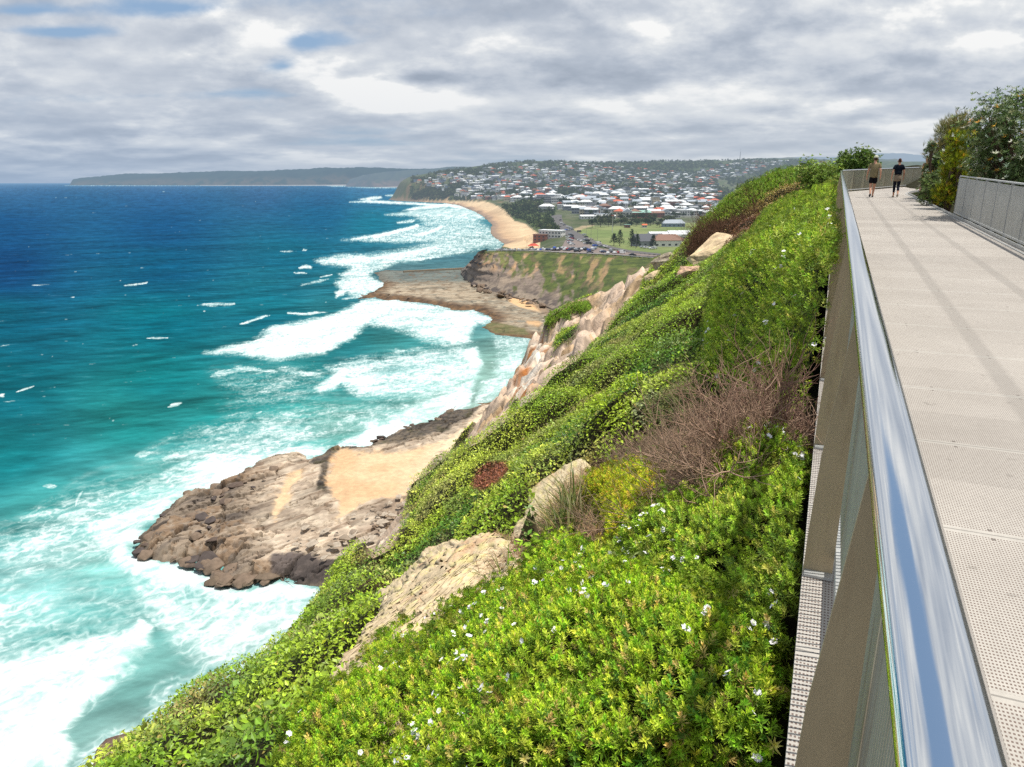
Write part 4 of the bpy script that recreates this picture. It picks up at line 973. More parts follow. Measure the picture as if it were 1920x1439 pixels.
ridge('distant_headland', 'long dark blue wooded headland across the bay', [(118, 347.6), (850, 348.6)], [(131,346.5),(136,337),(150,334),(200,330),(240,327),(300,325.5),(360,323),(450,322),(520,320),(600,317.5),(680,316),(760,317),(850,316)], 1.2, ((54, 66, 50), (30, 42, 34)), 3.0, 4, 260, 26, 15000, .5, (.23, .33, .43))
ridge('middle_headland', 'olive wooded headland with a tan cliff beyond the town', [(646, 350.3), (700,351.5),(860, 352)], [(648,350),(656,337),(680,329),(722,323),(800,318),(850,313),(905,314)], 1.12, ((92, 104, 62), (66, 82, 50)), 2.5, 9, 160, 26, HZ, .9, (.26, .35, .46))
ridge('inland_hills', 'pale blue inland hills behind the walkway bend', [(1380, 330, 15000.), (2000, 330, 15000.)], [(1380,303),(1450,297),(1520,294),(1580,296),(1630,291),(1690,288.5),(1740,292),(2000,296)], 1.05, ((70, 90, 80), (60, 80, 70)), 1.5, 14, 120, 16, 9000)
ridge('far_plain', 'hazy wooded suburban plain beyond the clifftop', [(1300, 338, 4200.), (2000, 345, 4200.)], [(1300,308),(1400,300),(1480,299),(1560,303),(1640,305),(1720,303),(1800,306),(2000,306)], 1.3, ((84, 100, 76), (112, 122, 104)), 2.0, 19, 160, 16, 9000)
ridge('far_beach', 'thin strip of pale sand below the distant headlands', [(375, 348.45), (660, 348.6)], [(375,347.6),(500,347.4),(600,347.0),(645,346.5),(660,347.4)], 1.004, ((236, 206, 172), (226, 190, 156)), .1, 2, 80, 5, 11500)
ridge('far_beach', 'thin strip of pale sand left of the town headland', [(705, 351.6), (772, 352.6)], [(705,351.2),(740,350),(772,348.6)], 1.004, ((236, 206, 172), (226, 190, 156)), .1, 3, 60, 5, HZ)

# ---- houses
WALLS = {'white': (226, 224, 218), 'cream': (214, 198, 168), 'grey': (150, 154, 160), 'brick': (146, 92, 72), 'blue grey': (126, 142, 160)}
ROOFS = {'white': (228, 230, 230), 'terracotta': (196, 102, 72), 'charcoal': (86, 88, 94), 'pale grey': (170, 178, 186), 'brown tiled': (138, 104, 86), 'orange': (226, 112, 64), 'pale green': (150, 186, 172)}
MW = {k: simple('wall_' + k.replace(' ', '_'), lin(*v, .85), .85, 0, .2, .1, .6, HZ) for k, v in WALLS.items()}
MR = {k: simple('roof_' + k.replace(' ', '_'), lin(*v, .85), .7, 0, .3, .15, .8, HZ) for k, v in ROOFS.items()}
M_glass = simple('dark_window', (0.02, 0.025, 0.03), .25, 0, .5, 0, 1, HZ)
def roof_mb(w, d, z, rise, kind, ov=.5):
    mb = MB(); x, y = w / 2 + ov, d / 2 + ov
    base = [(-x,-y,z),(x,-y,z),(x,y,z),(-x,y,z)]; lo = [(p[0], p[1], z - .25) for p in base]
    if kind == 'gable': top = [(-x,0,z+rise),(x,0,z+rise)]
    elif kind == 'hip': top = [(-x+y*.8 if x>y else -.2,0,z+rise),(x-y*.8 if x>y else .2,0,z+rise)]
    if kind == 'flat':
        return mb.box(-x, x, -y, y, z - .1, z + .35)
    mb.add(lo + base + top, [(0,3,2,1),(0,1,5,4),(1,2,6,5),(2,3,7,6),(3,0,4,7),(4,5,9,8),(6,7,8,9),(5,6,9),(7,4,8)])
    return mb
def walls_mb(w, d, hgt, floors, fh, every=2.6, z0=0.9, big=1.0):
    """four facades in one skin, each cut into cells so that the window openings are faces of the wall; returns mesh and glazing flags"""
    mb = MB(); rs = random.Random(int(w * 100 + d)); idx = {}; V = []; Fq = []; gl = []
    def vid(p):
        key = (round(p[0], 3), round(p[1], 3), round(p[2], 3))
        if key not in idx: idx[key] = len(V); V.append(key)
        return idx[key]
    zs = [-4.0]
    for fl in range(floors): zs += [z0 + fl * fh, z0 + fl * fh + 1.35]
    zs.append(hgt)
    for side in range(4):
        L_ = w if side % 2 == 0 else d; n = max(2 if side % 2 == 0 else 1, int(L_ / every)); xs = [0.0]
        for i in range(n):
            c = (i + .5) * L_ / n; ww = min((.7 + .5 * rs.random()) * big, .46 * L_ / n); xs += [c - ww, c + ww]
        xs.append(L_)
        def pt(x, z):
            if side == 0: return (-w/2 + x, -d/2, z)
            if side == 1: return (w/2, -d/2 + x, z)
            if side == 2: return (w/2 - x, d/2, z)
            return (-w/2, d/2 - x, z)
        for i in range(len(xs) - 1):
            for j in range(len(zs) - 1):
                Fq.append((vid(pt(xs[i], zs[j])), vid(pt(xs[i+1], zs[j])), vid(pt(xs[i+1], zs[j+1])), vid(pt(xs[i], zs[j+1])))); gl.append(1 if i % 2 and j % 2 else 0)
    mb.add(V, Fq); return mb, gl
def make_house(name, label, wall, roof, w, d, floors, kind, rise=2.0, fh=3.0, cat='house', group=None, chimney=False, every=2.6, balcony=False):
    root = empty(name, (0, 0, 0), 0, label, cat, group); hgt = floors * fh + .3
    mb, gl = walls_mb(w, d, hgt, floors, fh, every, .9, 1.35 if balcony else 1.0)
    wo = mb.build('wall', MW[wall], root); wo.data.materials.append(M_glass); wo.data.polygons.foreach_set('material_index', gl)
    r = roof_mb(w, d, hgt + .25, rise, kind).build('roof', MR[roof], root)
    if chimney: MB().box(w*.2, w*.2+.9, -.4, .5, hgt, hgt + rise + 1.0).build('chimney', MW['brick'], r)
    if balcony:
        for fl in range(floors):
            mb = MB(); mb.box(-w/2 - .6, w/2 + .6, -d/2 - 1.5, -d/2 - .05, fl * fh + .02, fl * fh + .22); mb.box(-w/2 - .6, w/2 + .6, -d/2 - 1.52, -d/2 - 1.45, fl * fh + .22, fl * fh + .9)
            mb.build('balcony', MW['white'], root)
    return root
def place(o, px, py, rz=0.0, dz=0.0):
    p = fhit([px], [py])[0]
    if np.isnan(p[0]): p = at(px, py, 12.0)
    o.location = (p[0], p[1], p[2] + dz); o.rotation_euler = (0, 0, rz); return o
# landmarks, each its own building
place(make_house('apartment_building', 'white apartment building with a pitched white roof above the dune', 'white', 'white', 24, 16, 3, 'hip', 4.0, 3.0, 'building', None, False, 3.0, True), 1025, 397.5, -.35)
place(make_house('apartment_building', 'tall grey glass fronted apartment block behind the white pitched building', 'grey', 'pale grey', 34, 18, 4, 'flat', 1, 3.2, 'building', None, False, 2.6, True), 1024, 379.5, -.2)
place(make_house('apartment_building', 'pale square apartment block right of the glass fronted one', 'white', 'pale grey', 16, 16, 4, 'flat', 1, 3.2, 'building', None, False, 3.4), 1043, 379, -.2)
place(make_house('apartment_building', 'dark brick apartment block near the road bend', 'brick', 'brown tiled', 26, 14, 3, 'hip', 2.5, 3.0, 'building', None, False, 3.0), 1107, 403, .1)
place(make_house('apartment_building', 'narrow cream tower among the rooftops', 'cream', 'pale grey', 13, 13, 5, 'flat', 1, 3.1, 'building', None, False, 3.0), 1228, 386, .2)
place(make_house('apartment_building', 'dark red brick block right of the cream tower', 'brick', 'brown tiled', 26, 14, 3, 'flat', 1.5, 3.0, 'building', None, False, 3.2), 1262, 389.5, .1)
place(make_house('hall', 'long brick hall with a pale green roof behind the sports field trees', 'brick', 'pale green', 44, 16, 2, 'gable', 3.0, 3.2, 'building', None, False, 3.4), 1188, 408.5, .12)
place(make_house('hall', 'long low brick building right of the green roofed hall', 'brick', 'brown tiled', 34, 14, 2, 'gable', 2.5, 3.0, 'building', None, False, 3.4), 1222, 408, .12)
place(make_house('large_house', 'house with a bright orange tiled roof', 'brick', 'orange', 26, 18, 2, 'hip', 4.5, 3.0, 'house'), 1150, 379, .2)
place(make_house('large_house', 'second orange roofed house, right of the brightest one', 'cream', 'terracotta', 22, 16, 2, 'hip', 4.0, 3.0, 'house'), 1172, 381, -.1)
place(make_house('grandstand', 'grey roofed open grandstand at the far side of the sports field', 'blue grey', 'pale grey', 26, 9, 1, 'hip', 4.2, 3.6, 'grandstand', None, False, 5.0), 1262, 425.5, .05)
place(make_house('surf_club', 'pale flat roofed surf pavilion above the beach', 'white', 'white', 24, 11, 2, 'flat', 1, 3.2, 'building', None, False, 3.4), 1035, 445.5, -.5)
place(make_house('kiosk', 'dark brick beach building left of the surf pavilion', 'brick', 'brown tiled', 13, 9, 2, 'flat', 1, 3.0, 'building', None, False, 3.4), 1014, 452.5, -.4)
place(make_house('clubhouse', 'clubhouse with a grey gable roof beside the sports field', 'grey', 'charcoal', 22, 12, 1, 'gable', 5.0, 3.4, 'building', None, False, 4.0), 1214, 461.5, .25)
place(make_house('clubhouse', 'clubhouse with a beige hipped roof and white walls', 'white', 'brown tiled', 24, 14, 1, 'hip', 4.0, 4.2, 'building', None, False, 4.5), 1250, 462, .1)
place(make_house('marquee', 'long white roofed shed behind the beige clubhouse', 'white', 'white', 26, 12, 1, 'gable', 3.0, 3.2, 'building', None, False, 5.0), 1244, 449.5, .15)
place(make_house('marquee', 'white roofed shed at the slope edge, right of the clubhouses', 'white', 'white', 30, 12, 1, 'gable', 3.0, 4.0, 'building', None, False, 5.0), 1283, 449, .15)
place(make_house('field_hut', 'small orange and white hut at the far edge of the field', 'white', 'orange', 5, 4, 1, 'gable', 1.2, 2.6, 'hut', None, False, 3.0), 1208, 427.5, .1)
place(make_house('field_hut', 'small dark green roofed hut at the far edge of the field', 'brick', 'pale green', 6, 4, 1, 'flat', 1, 2.8, 'hut', None, False, 3.0), 1176, 427.5, .1)
place(make_house('long_shed', 'long white roofed shed beside the road bend', 'white', 'white', 46, 9, 1, 'gable', 1.6, 3.0, 'building', None, False, 4.0), 1120, 410.5, .18)
# the many ordinary houses: one of each kind with its parts, then copies
KINDS = [('white', 'white', 'hip'), ('white', 'pale grey', 'gable'), ('white', 'terracotta', 'hip'), ('cream', 'terracotta', 'hip'), ('grey', 'charcoal', 'gable'), ('white', 'charcoal', 'hip'),
         ('brick', 'brown tiled', 'hip'), ('cream', 'pale grey', 'gable'), ('blue grey', 'pale grey', 'flat'), ('white', 'white', 'flat'), ('grey', 'white', 'gable'), ('brick', 'terracotta', 'gable')]
WT = [7, 5, 2.2, 1.6, 2.5, 3, 2, 3, 3, 6, 5, 1.2]
PROTO = []
rs_ = np.random.RandomState(77)
for i, (w_, r_, k_) in enumerate(KINDS):
    PROTO.append((make_house('house', None, w_, r_, 11 + rs_.rand() * 6, 9 + rs_.rand() * 3, 1 + (i % 3 != 2), k_, 1.8 + rs_.rand(), 3.0, 'house', None, i % 4 == 2), '%s walled house with a %s%s roof' % (w_, r_, ' flat' if k_ == 'flat' else ''), [False]))
def zone(px, py):
    if py > 392: return 'behind the sports field'
    if px < 900: return 'above the far beach'
    if py > 372: return 'on the inland flat' if px > 960 else 'behind the dunes'
    if py > 348: return 'on the lower hillside, left half' if px < 1120 else 'on the lower hillside, right half'
    return 'near the hill crest'
HSPOT = []
for poly, cnt, dx, dy in [([(1085,388),(1135,383),(1340,380),(1345,408),(1240,409),(1130,411),(1070,398)], 80, 11, 3.8),
                          ([(960,372),(1000,360),(1345,356),(1345,384),(1140,386),(1050,382),(960,378)], 210, 7.0, 2.6),
                          ([(778,340),(840,334),(960,332),(1345,338),(1345,356),(1000,360),(950,374),(880,368),(820,352)], 330, 5.4, 1.8),
                          ([(800,332),(900,318),(1000,311),(1060,308),(1130,312),(1300,326),(1340,312),(1420,302),(1480,303),(1400,330),(1345,338),(960,332),(840,335)], 340, 4.6, 1.5),
                          ([(850,366),(900,364),(1000,370),(1005,379),(940,375),(880,372)], 30, 8, 2.4), ([(1006,372),(1085,380),(1085,396),(1050,394),(1046,384),(1008,380)], 14, 10, 3.4)]:
    tries = 0; got = 0
    xs_ = [p[0] for p in poly]; ys_ = [p[1] for p in poly]
    while got < cnt and tries < 9000:
        tries += 1; x_ = xs_[0] + 0; x_ = min(xs_) + rs_.rand() * (max(xs_) - min(xs_)); y_ = min(ys_) + rs_.rand() * (max(ys_) - min(ys_))
        if not inpoly(x_, y_, poly): continue
        if pnoise(x_ * .022, y_ * .07, 5.0) < -.28 and y_ < 372: continue
        if any(abs(x_ - q[0]) < dx and abs(y_ - q[1]) < dy for q in HSPOT): continue
        HSPOT.append((x_, y_)); got += 1
_hp = fhit([q[0] for q in HSPOT], [q[1] for q in HSPOT])
HS = [(q, p) for q, p in zip(HSPOT, _hp) if not np.isnan(p[0])]
HS.sort(key=lambda e: np.hypot(e[1][0], e[1][1]))
FARH = []
wts = np.array(WT) / sum(WT)
for n_, (q, p) in enumerate(HS):
    i = rs_.choice(len(PROTO), p=wts); rot = rs_.choice([0, .15, -.2, .1]) + rs_.choice([0, math.pi / 2]) + .1 * rs_.normal(); sc = 1.0 + .55 * rs_.rand()
    if n_ >= 290: FARH.append((i, p, rot, sc)); continue
    pr, lab, used = PROTO[i]
    o = pr if not used[0] else copy_tree(pr); used[0] = True
    o.location = tuple(p); o.rotation_euler = (0, 0, rot); o.scale = (sc, sc, sc)
    o['label'] = lab + ' ' + zone(*q); o['group'] = 'houses: ' + lab + ' ' + zone(*q)
for pr, lab, used in PROTO:
    if not used[0]:
        for c_ in list(pr.children_recursive): bpy.data.objects.remove(c_)
        bpy.data.objects.remove(pr)
mbs = {}
for i, p, rot, sc in FARH:
    w_, r_, k_ = KINDS[i]; w, d = 14 * sc, 10 * sc; ca, sa = math.cos(rot), math.sin(rot)
    for key, mb in (('w' + w_, MB().box(-w/2, w/2, -d/2, d/2, -4, 5.4)), ('r' + r_, roof_mb(w, d, 5.6, 2.0, k_)), ('g', MB().box(-w/2-.05, w/2+.05, -d*.3, d*.3, 2.6, 4.2))):
        T = mbs.setdefault(key, MB()); T.add([(p[0] + x * ca - y * sa, p[1] + x * sa + y * ca, p[2] + z) for x, y, z in mb.v], mb.f)
allm = MB(); mats = []; midx = []
for key, mb in mbs.items():
    mats.append(M_glass if key == 'g' else (MW if key[0] == 'w' else MR)[key[1:]]); midx += [len(mats) - 1] * len(mb.f); allm.add(mb.v, mb.f)
if allm.v:
    fo = allm.build('distant_houses', mats[0]);
    for m_ in mats[1:]: fo.data.materials.append(m_)
    fo.data.polygons.foreach_set('material_index', midx)
    tag(fo, 'scatter of small distant houses near the hill crest', kind='stuff')

# ---- trees of the town
M_far = leafmat('far_foliage', .15, .8, .1, HZ); M_bark = simple('bark', lin(110, 92, 74, .5), .9, 0, .1, .2, 2.0, HZ)
def crown_mesh(name, parent, rad, hgt, n, ls, stops, seed, shape='round', z0=2.0):
    rs = np.random.RandomState(seed)
    if shape == 'round':
        nl = 7; cen = rs.normal(size=(nl, 3)) * np.array([.45, .45, .28]); rr = .38 + .25 * rs.rand(nl)
        k = rs.randint(nl, size=n); P = cen[k] + randdir(n, rs) * (rr[k] * (.55 + .45 * rs.rand(n)))[:, None]
        P = P * np.array([rad, rad, hgt * .5]) + np.array([0, 0, z0 + hgt * .5])
    else:                                              # tiered pine
        tier = rs.randint(0, 9, n); f = tier / 9.0; z = z0 + hgt * (f + .03 * rs.normal(size=n)); rmax = rad * (1 - f) ** .8 + .25
        an = rs.rand(n) * 6.283; q = rmax * np.sqrt(rs.rand(n)); P = np.stack([np.cos(an) * q, np.sin(an) * q, z + .1 * q], -1)
    D = randdir(n, rs); U = norm(randdir(n, rs) * .8 + np.array([0, 0, 1.0]))
    V, Fc = leaves(P, D, U, ls * (.7 + .6 * rs.rand(n)), ls * .7)
    hh = (P[:, 2] - z0) / hgt
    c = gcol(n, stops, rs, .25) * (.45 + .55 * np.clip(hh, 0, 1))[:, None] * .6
    return npmesh(name, V, Fc, M_far, parent, np.repeat(c, 4, 0))
GR = [[(3, (74, 98, 48)), (2, (92, 112, 56))], [(3, (60, 84, 46)), (2, (80, 100, 54))], [(3, (96, 110, 62)), (1, (120, 124, 80))]]
TP = []
for i in range(5):
    root = empty('town_tree', (0, 0, 0), 0, None, 'tree')
    hgt = 6 + 1.2 * i
    crown_mesh('crown', root, 3.2 + .4 * i, hgt, 420, 1.1, GR[i % 3], 300 + i)
    mb = MB(); mb.tube([(0,0,-1), (0.1,0,2.2), (.2,.1,hgt*.6)], [.35, .25, .1], 6)
    for a in range(4): mb.tube([(.1,0,2.0+.4*a), (1.4*math.cos(a*1.7), 1.4*math.sin(a*1.7), 3.6+.5*a)], [.14, .05], 5)
    mb.build('trunk', M_bark, root); TP.append((root, ['mid green', 'dark green', 'olive green'][i % 3], [False]))
def put_tree(px, py, i, label, group, sc=1.0):
    p = fhit([px], [py])[0]
    if np.isnan(p[0]): return
    pr, cname, used = TP[i]; o = pr if not used[0] else copy_tree(pr); used[0] = True
    o.location = tuple(p); o.rotation_euler = (0, 0, rs_.rand() * 6.28); o.scale = (sc, sc, sc * (.85 + .3 * rs_.rand()))
    o['label'] = cname + ' ' + label; o['group'] = cname + ' ' + group
for q in range(34):
    x_ = 1112 + 150 * (q / 33.0) + rs_.normal() * 2; y_ = 426.5 - 5 * (q % 3) + rs_.normal() - .01 * (x_ - 1112)
    put_tree(x_, y_, rs_.randint(3), 'tree in the row along the far side of the sports field', 'trees along the sports field', .9 + .35 * rs_.rand())
for x_, y_ in [(1062,383),(1066,386),(1058,380),(1070,390),(1052,383),(1075,384)]: put_tree(x_, y_, 1, 'tree in the clump right of the apartment blocks', 'trees by the apartments', 1.3)
for q in range(60):
    put_tree(1080 + 260 * rs_.rand(), 384 + 26 * rs_.rand(), rs_.randint(5), 'garden tree among the houses on the flat', 'garden trees on the flat', .7 + .5 * rs_.rand())
for q in range(80):
    put_tree(950 + 390 * rs_.rand(), 354 + 30 * rs_.rand(), rs_.randint(5), 'garden tree among the houses of the lower hillside', 'garden trees on the lower hillside', .8 + .6 * rs_.rand())
# woods on the hills read as one mass
def woods():
    rs = np.random.RandomState(5); X = []; Y = []
    n = 17500
    x = 770 + 780 * rs.rand(n); y = 300 + 76 * rs.rand(n); x[16000:] = 940 + 115 * rs.rand(1500); y[16000:] = 378 + 58 * rs.rand(1500)
    w = fbm(x * .022, y * .07, 5.0, 3); crest = (y < 322) & (x > 905); keep = ((w < -.02) & (y < 377)) | (crest & (w < .18)) | ((rs.rand(n) < .09) & (y < 377))
    keep |= inpoly(x, y, [(1115,345),(1130,318),(1200,312),(1290,320),(1345,330),(1345,345),(1250,335),(1180,340),(1150,350)])
    keep |= inpoly(x, y, DUNEP) & (rs.rand(n) < .75)
    x, y = x[keep], y[keep]; P = fhit(x, y); P = P[~np.isnan(P[:, 0])]
    q_ = proj(P); dn = inpoly(q_[0], q_[1], DUNEP); P = P[(np.hypot(P[:, 0], P[:, 1]) > 1150) | dn]
    m = 16; sz = np.where(np.hypot(P[:, 0], P[:, 1]) > 1250, 2.6 + 2.2 * rs.rand(len(P)), 1.4 + .8 * rs.rand(len(P))); T = np.repeat(P, m, 0); s = np.repeat(sz, m)
    d = randdir(len(T), rs); d[:, 2] = np.abs(d[:, 2]); Q = T + d * s[:, None] * (.6 + .5 * rs.rand(len(T), 1)) + np.array([0, 0, 1.0]) * (s * .7)[:, None]
    V, Fc = leaves(Q, randdir(len(T), rs), norm(d + .5 * randdir(len(T), rs)), s * .95, s * .75)
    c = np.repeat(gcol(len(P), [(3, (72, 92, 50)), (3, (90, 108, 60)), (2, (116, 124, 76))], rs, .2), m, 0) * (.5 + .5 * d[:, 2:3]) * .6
    o = npmesh('hillside_woods', V, Fc, M_far, None, np.repeat(c, 4, 0)); tag(o, 'dark green woods between the houses on the hills', kind='stuff')
woods()
# tall pines by the clubhouse
def pine(label, px, py, hgt, rad, seed):
    root = empty('norfolk_pine', (0, 0, 0), 0, label, 'tree', None)
    crown_mesh('crown', root, rad, hgt - 2.5, 420, .85, [(3, (70, 92, 58)), (1, (96, 108, 70))], seed, 'pine', 2.5)
    MB().tube([(0,0,-.5), (0,0,hgt*.6), (0,0,hgt)], [.3, .18, .05], 6).build('trunk', M_bark, root)
    place(root, px, py)
pine('short broad pine left of a pole on the near side of the sports field', 1151, 461, 9, 3.4, 401)
pine('tall pine just right of the short broad one', 1162, 462, 12, 3.6, 402)
pine('tallest pine in front of the sports field', 1184, 463.5, 13, 3.0, 403)
pine('thin pine left of the clubhouse', 1194, 464, 9.5, 2.4, 404)
pine('pine in front of the grey gabled clubhouse', 1224, 466, 9.5, 2.6, 405)
pine('dark pine standing above the rooftops behind the field', 1211, 411, 15, 4.0, 406)
pine('dark pointed pine on the hillside left of the orange roofs', 995, 352, 18, 5.0, 407)
# light poles round the road and field
def pole(label, px, py, hgt, arm=True):
    root = empty('light_pole', (0, 0, 0), 0, label, 'light pole', 'light poles by the road')
    MB().tube([(0,0,0), (0,0,hgt)], [.14, .08], 6).build('pole', M_pole, root)
    mb = MB().tube([(0,0,hgt-.1), (-1.4,0,hgt+.25)], [.07, .05], 5); mb.box(-2.1, -1.3, -.18, .18, hgt + .18, hgt + .3); mb.build('lamp_head', M_pole, root)
    place(root, px, py)
M_pole = simple('pole_grey', lin(150, 150, 150, .6), .6, .3, .3, 0, 1, HZ)
for nm, x_, y_, h_ in [('grey light pole on the field side of the road, first from the bend', 1072, 429, 9), ('grey light pole on the field side of the road, second from the bend', 1099, 443, 10), ('grey light pole on the field side of the road, third from the bend', 1108, 449, 10),
    ('grey light pole on the field side of the road, nearest the pines', 1120, 456, 11), ('pole standing right of the tallest pine', 1192, 467, 12), ('bare pole at the beach end of the car park', 988, 467, 8), ('second bare pole at the beach end of the car park', 998, 466, 8.5)]:
    pole(nm, x_, y_, h_)
root = empty('field_mast', (0, 0, 0), 0, 'tall white mast with a red top rising from the sports field', 'mast')
MB().tube([(0,0,0), (0,0,17)], [.3, .22], 8).build('mast', simple('white_mast', lin(225,225,215,.62), .6, 0, .3, 0, 1, HZ), root); MB().box(-1.6,1.6,-.2,.2,16.6,17.6).build('head_frame', simple('red_head', lin(200,110,90,.6), .6, 0, .3, 0, 1, HZ), root); place(root, 1148, 437)
root = empty('antenna_tower', (0, 0, 0), 0, 'thin lattice antenna tower on the skyline of the far hill', 'tower')
mb = MB()
for a in range(3): mb.tube([(3*math.cos(a*2.1), 3*math.sin(a*2.1), -5), (.5*math.cos(a*2.1), .5*math.sin(a*2.1), 44)], [.5, .35], 4)
for q in range(9): rr_ = 3 - .27 * q; mb.tube([(rr_*math.cos(a*2.1), rr_*math.sin(a*2.1), q*5) for a in (0,1,2,0)], .22, 4)
mb.build('lattice', M_pole, root); MB().tube([(0,0,40), (0,0,58)], .35, 5).build('aerial', M_pole, root); place(root, 1387, 303)
# white rail along the car park edge
fe = empty('edge_fence', (0, 0, 0), 0, 'low white rail fence along the clifftop edge of the car park', 'fence')
pts = at([915,940,960,991,1020,1043,1085,1120,1150,1185,1225], [472.3,471.6,471.6,471.9,473.3,474.8,476.8,478.4,480.0,482.8,485.8], 20.6)
M_fence = simple('white_fence', lin(222, 222, 216, .62), .7, 0, .2, 0, 1, HZ)
MB().tube([tuple(p + np.array([0, 0, .75])) for p in pts], .18, 5).build('rail', M_fence, fe)
for a, b in zip(pts[:-1], pts[1:]):
    nn_ = max(2, int(np.linalg.norm(b - a) / 8))
    mb = MB()
    for q in range(nn_): p = a + (b - a) * q / nn_; mb.tube([tuple(p - np.array([0,0,.6])), tuple(p + np.array([0,0,.75]))], .13, 5)
    mb.build('posts', M_fence, fe)
# ocean-bath wall on the reef
a, b = at(756, 509.5, 1.0), at(874, 503.5, 1.0); dd = (b - a) / np.linalg.norm(b - a); nn_ = np.array([-dd[1], dd[0], 0]) * .9
mb = MB(); V = [tuple(q) for q in (a - nn_, a + nn_, b + nn_, b - nn_)]
mb.add([(x, y, -.6) for x, y, z in V] + [(x, y, 1.5) for x, y, z in V], [(0,1,2,3),(7,6,5,4),(0,4,5,1),(1,5,6,2),(2,6,7,3),(3,7,4,0)])
tag(mb.build('sea_wall', simple('old_concrete', lin(176, 156, 126, .55), .9, 0, .1, .25, .5, HZ)), 'straight tan concrete wall across the tidal reef', 'wall')
root = empty('beach_shelter', (0, 0, 0), 0, 'red canopy shelter at the beach end of the car park', 'shelter')
MB().add([(-5,-3,2.6),(5,-3,2.6),(5,3,2.6),(-5,3,2.6),(-2,0,4.6),(2,0,4.6)], [(0,1,5,4),(1,2,5),(2,3,4,5),(3,0,4),(3,2,1,0)]).build('canopy', simple('red_canvas', lin(222, 92, 70, .7), .8, 0, .2, 0, 1, HZ), root)
for sx_ in (-4.5, 4.5):
    for sy_ in (-2.6, 2.6): MB().tube([(sx_, sy_, -.3), (sx_, sy_, 2.6)], .1, 5).build('pole', M_pole, root)
place(root, 1000, 466.5)

# ---- parked and moving cars
CARCOL = {'white': (228, 228, 228), 'silver': (172, 178, 184), 'dark blue': (44, 56, 92), 'black': (30, 30, 34), 'red': (170, 40, 36), 'grey': (112, 116, 122), 'bright blue': (50, 92, 190), 'cream': (208, 200, 180)}
M_tyre = simple('tyre', (.02, .02, .02), .9); M_cglass = simple('car_glass', (.03, .04, .05), .1, 0, .6)
def make_car(cn, kind):
    root = empty('parked_car', (0, 0, 0), 0, None, 'car')
    if kind == 'van': side = [(-2.3,.35),(2.3,.35),(2.35,.9),(2.0,1.15),(1.55,1.95),(-2.2,2.0),(-2.35,1.2)]; win = [(1.95,1.18),(1.55,1.85),(.5,1.88),(.5,1.2)]; hw = .92
    elif kind == 'wagon': side = [(-2.25,.35),(2.2,.35),(2.28,.75),(1.3,.98),(.6,1.52),(-1.9,1.55),(-2.28,.95)]; win = [(1.2,1.0),(.6,1.45),(-1.75,1.48),(-2.0,1.0)]; hw = .9
    else: side = [(-2.2,.32),(2.15,.32),(2.22,.7),(1.2,.92),(.5,1.40),(-.9,1.42),(-1.6,.98),(-2.2,.88)]; win = [(1.1,.94),(.5,1.34),(-.85,1.36),(-1.4,.98)]; hw = .88
    m = simple('paint_' + cn.replace(' ', '_'), lin(*CARCOL[cn], .7), .3, .1, .6, 0, 1, HZ)
    n = len(side); mb = MB()
    V = [(x, -hw * (1 if z < 1.05 else .8), z) for x, z in side] + [(x, hw * (1 if z < 1.05 else .8), z) for x, z in side]
    mb.add(V, [tuple(range(n)), tuple(range(n, 2*n))[::-1]] + [(i, n+i, n+(i+1) % n, (i+1) % n) for i in range(n)]); mb.build('body', m, root)
    k = len(win); mb = MB()
    for sg in (-1, 1): mb.add([(x, sg * (hw * (.985 - .17 * min(1, max(0, (z - .95) / .5))) + .012), z) for x, z in win], [tuple(range(k)) if sg < 0 else tuple(range(k))[::-1]])
    f0, f1 = win[0], win[1]; mb.add([(f0[0]+.10, -.7, f0[1]), (f0[0]+.10, .7, f0[1]), (f1[0]+.05, .6, f1[1]+.02), (f1[0]+.05, -.6, f1[1]+.02)], [(0,1,2,3)])
    mb.build('windows', M_cglass, root)
    for x in (-1.4, 1.35):
        for y in (-.8, .8): MB().tube([(x, y - .1, .32), (x, y + .1, .32)], .32, 10).build('wheel', M_tyre, root)
    return root
CP_ = {}
def put_car(px, py, cn, kind, rz, where):
    key = (cn, kind); p = fhit([px], [py])[0]
    if np.isnan(p[0]): return
    if key in CP_: o = copy_tree(CP_[key])
    else: o = CP_[key] = make_car(cn, kind)
    o.location = (p[0], p[1], p[2] + .36); o.rotation_euler = (0, 0, rz)
    nm = {'van': 'van', 'wagon': 'wagon', 'sedan': 'car'}[kind]
    o['label'] = '%s %s %s' % (cn, nm, where); o['group'] = '%s %ss %s' % (cn, nm, where)
cc_ = list(CARCOL); cw_ = np.array([7, 4, 1.2, 2.5, 1.2, 2.5, .5, 1]); cw_ /= cw_.sum(); kk_ = ['sedan', 'wagon', 'van']
def rc(): return cc_[rs_.choice(8, p=cw_)], kk_[rs_.choice(3, p=[.5, .38, .12])]
for q in range(30): put_car(917 + q * 4.2 + rs_.normal() * .4, 470.3 + .3 * rs_.normal() + max(0, q - 20) * .08, *rc(), 1.45 + .1 * rs_.normal(), 'in the row along the cliff edge towards the point')
for q in range(22): put_car(1040 + 3.6 * q + rs_.normal(), 467 + 4.5 * rs_.rand() + .04 * q, *rc(), rs_.choice([1.0, 1.2, -.4]) + .15 * rs_.normal(), 'in the crowded middle of the car park')
for q in range(14): put_car(1064 + 8 * rs_.rand() - (q / 14.) * -3, 444.5 + q * 1.25, *rc(), .2 + .1 * rs_.normal(), 'in the line parked beside the surf pavilion')
for x_, y_ in [(1087,453),(1092,454.5),(1098,451.5),(1101,453.5),(1099,459),(1104,459.5)]: put_car(x_, y_, *rc(), .3 + .2 * rs_.normal(), 'beside the traffic island')
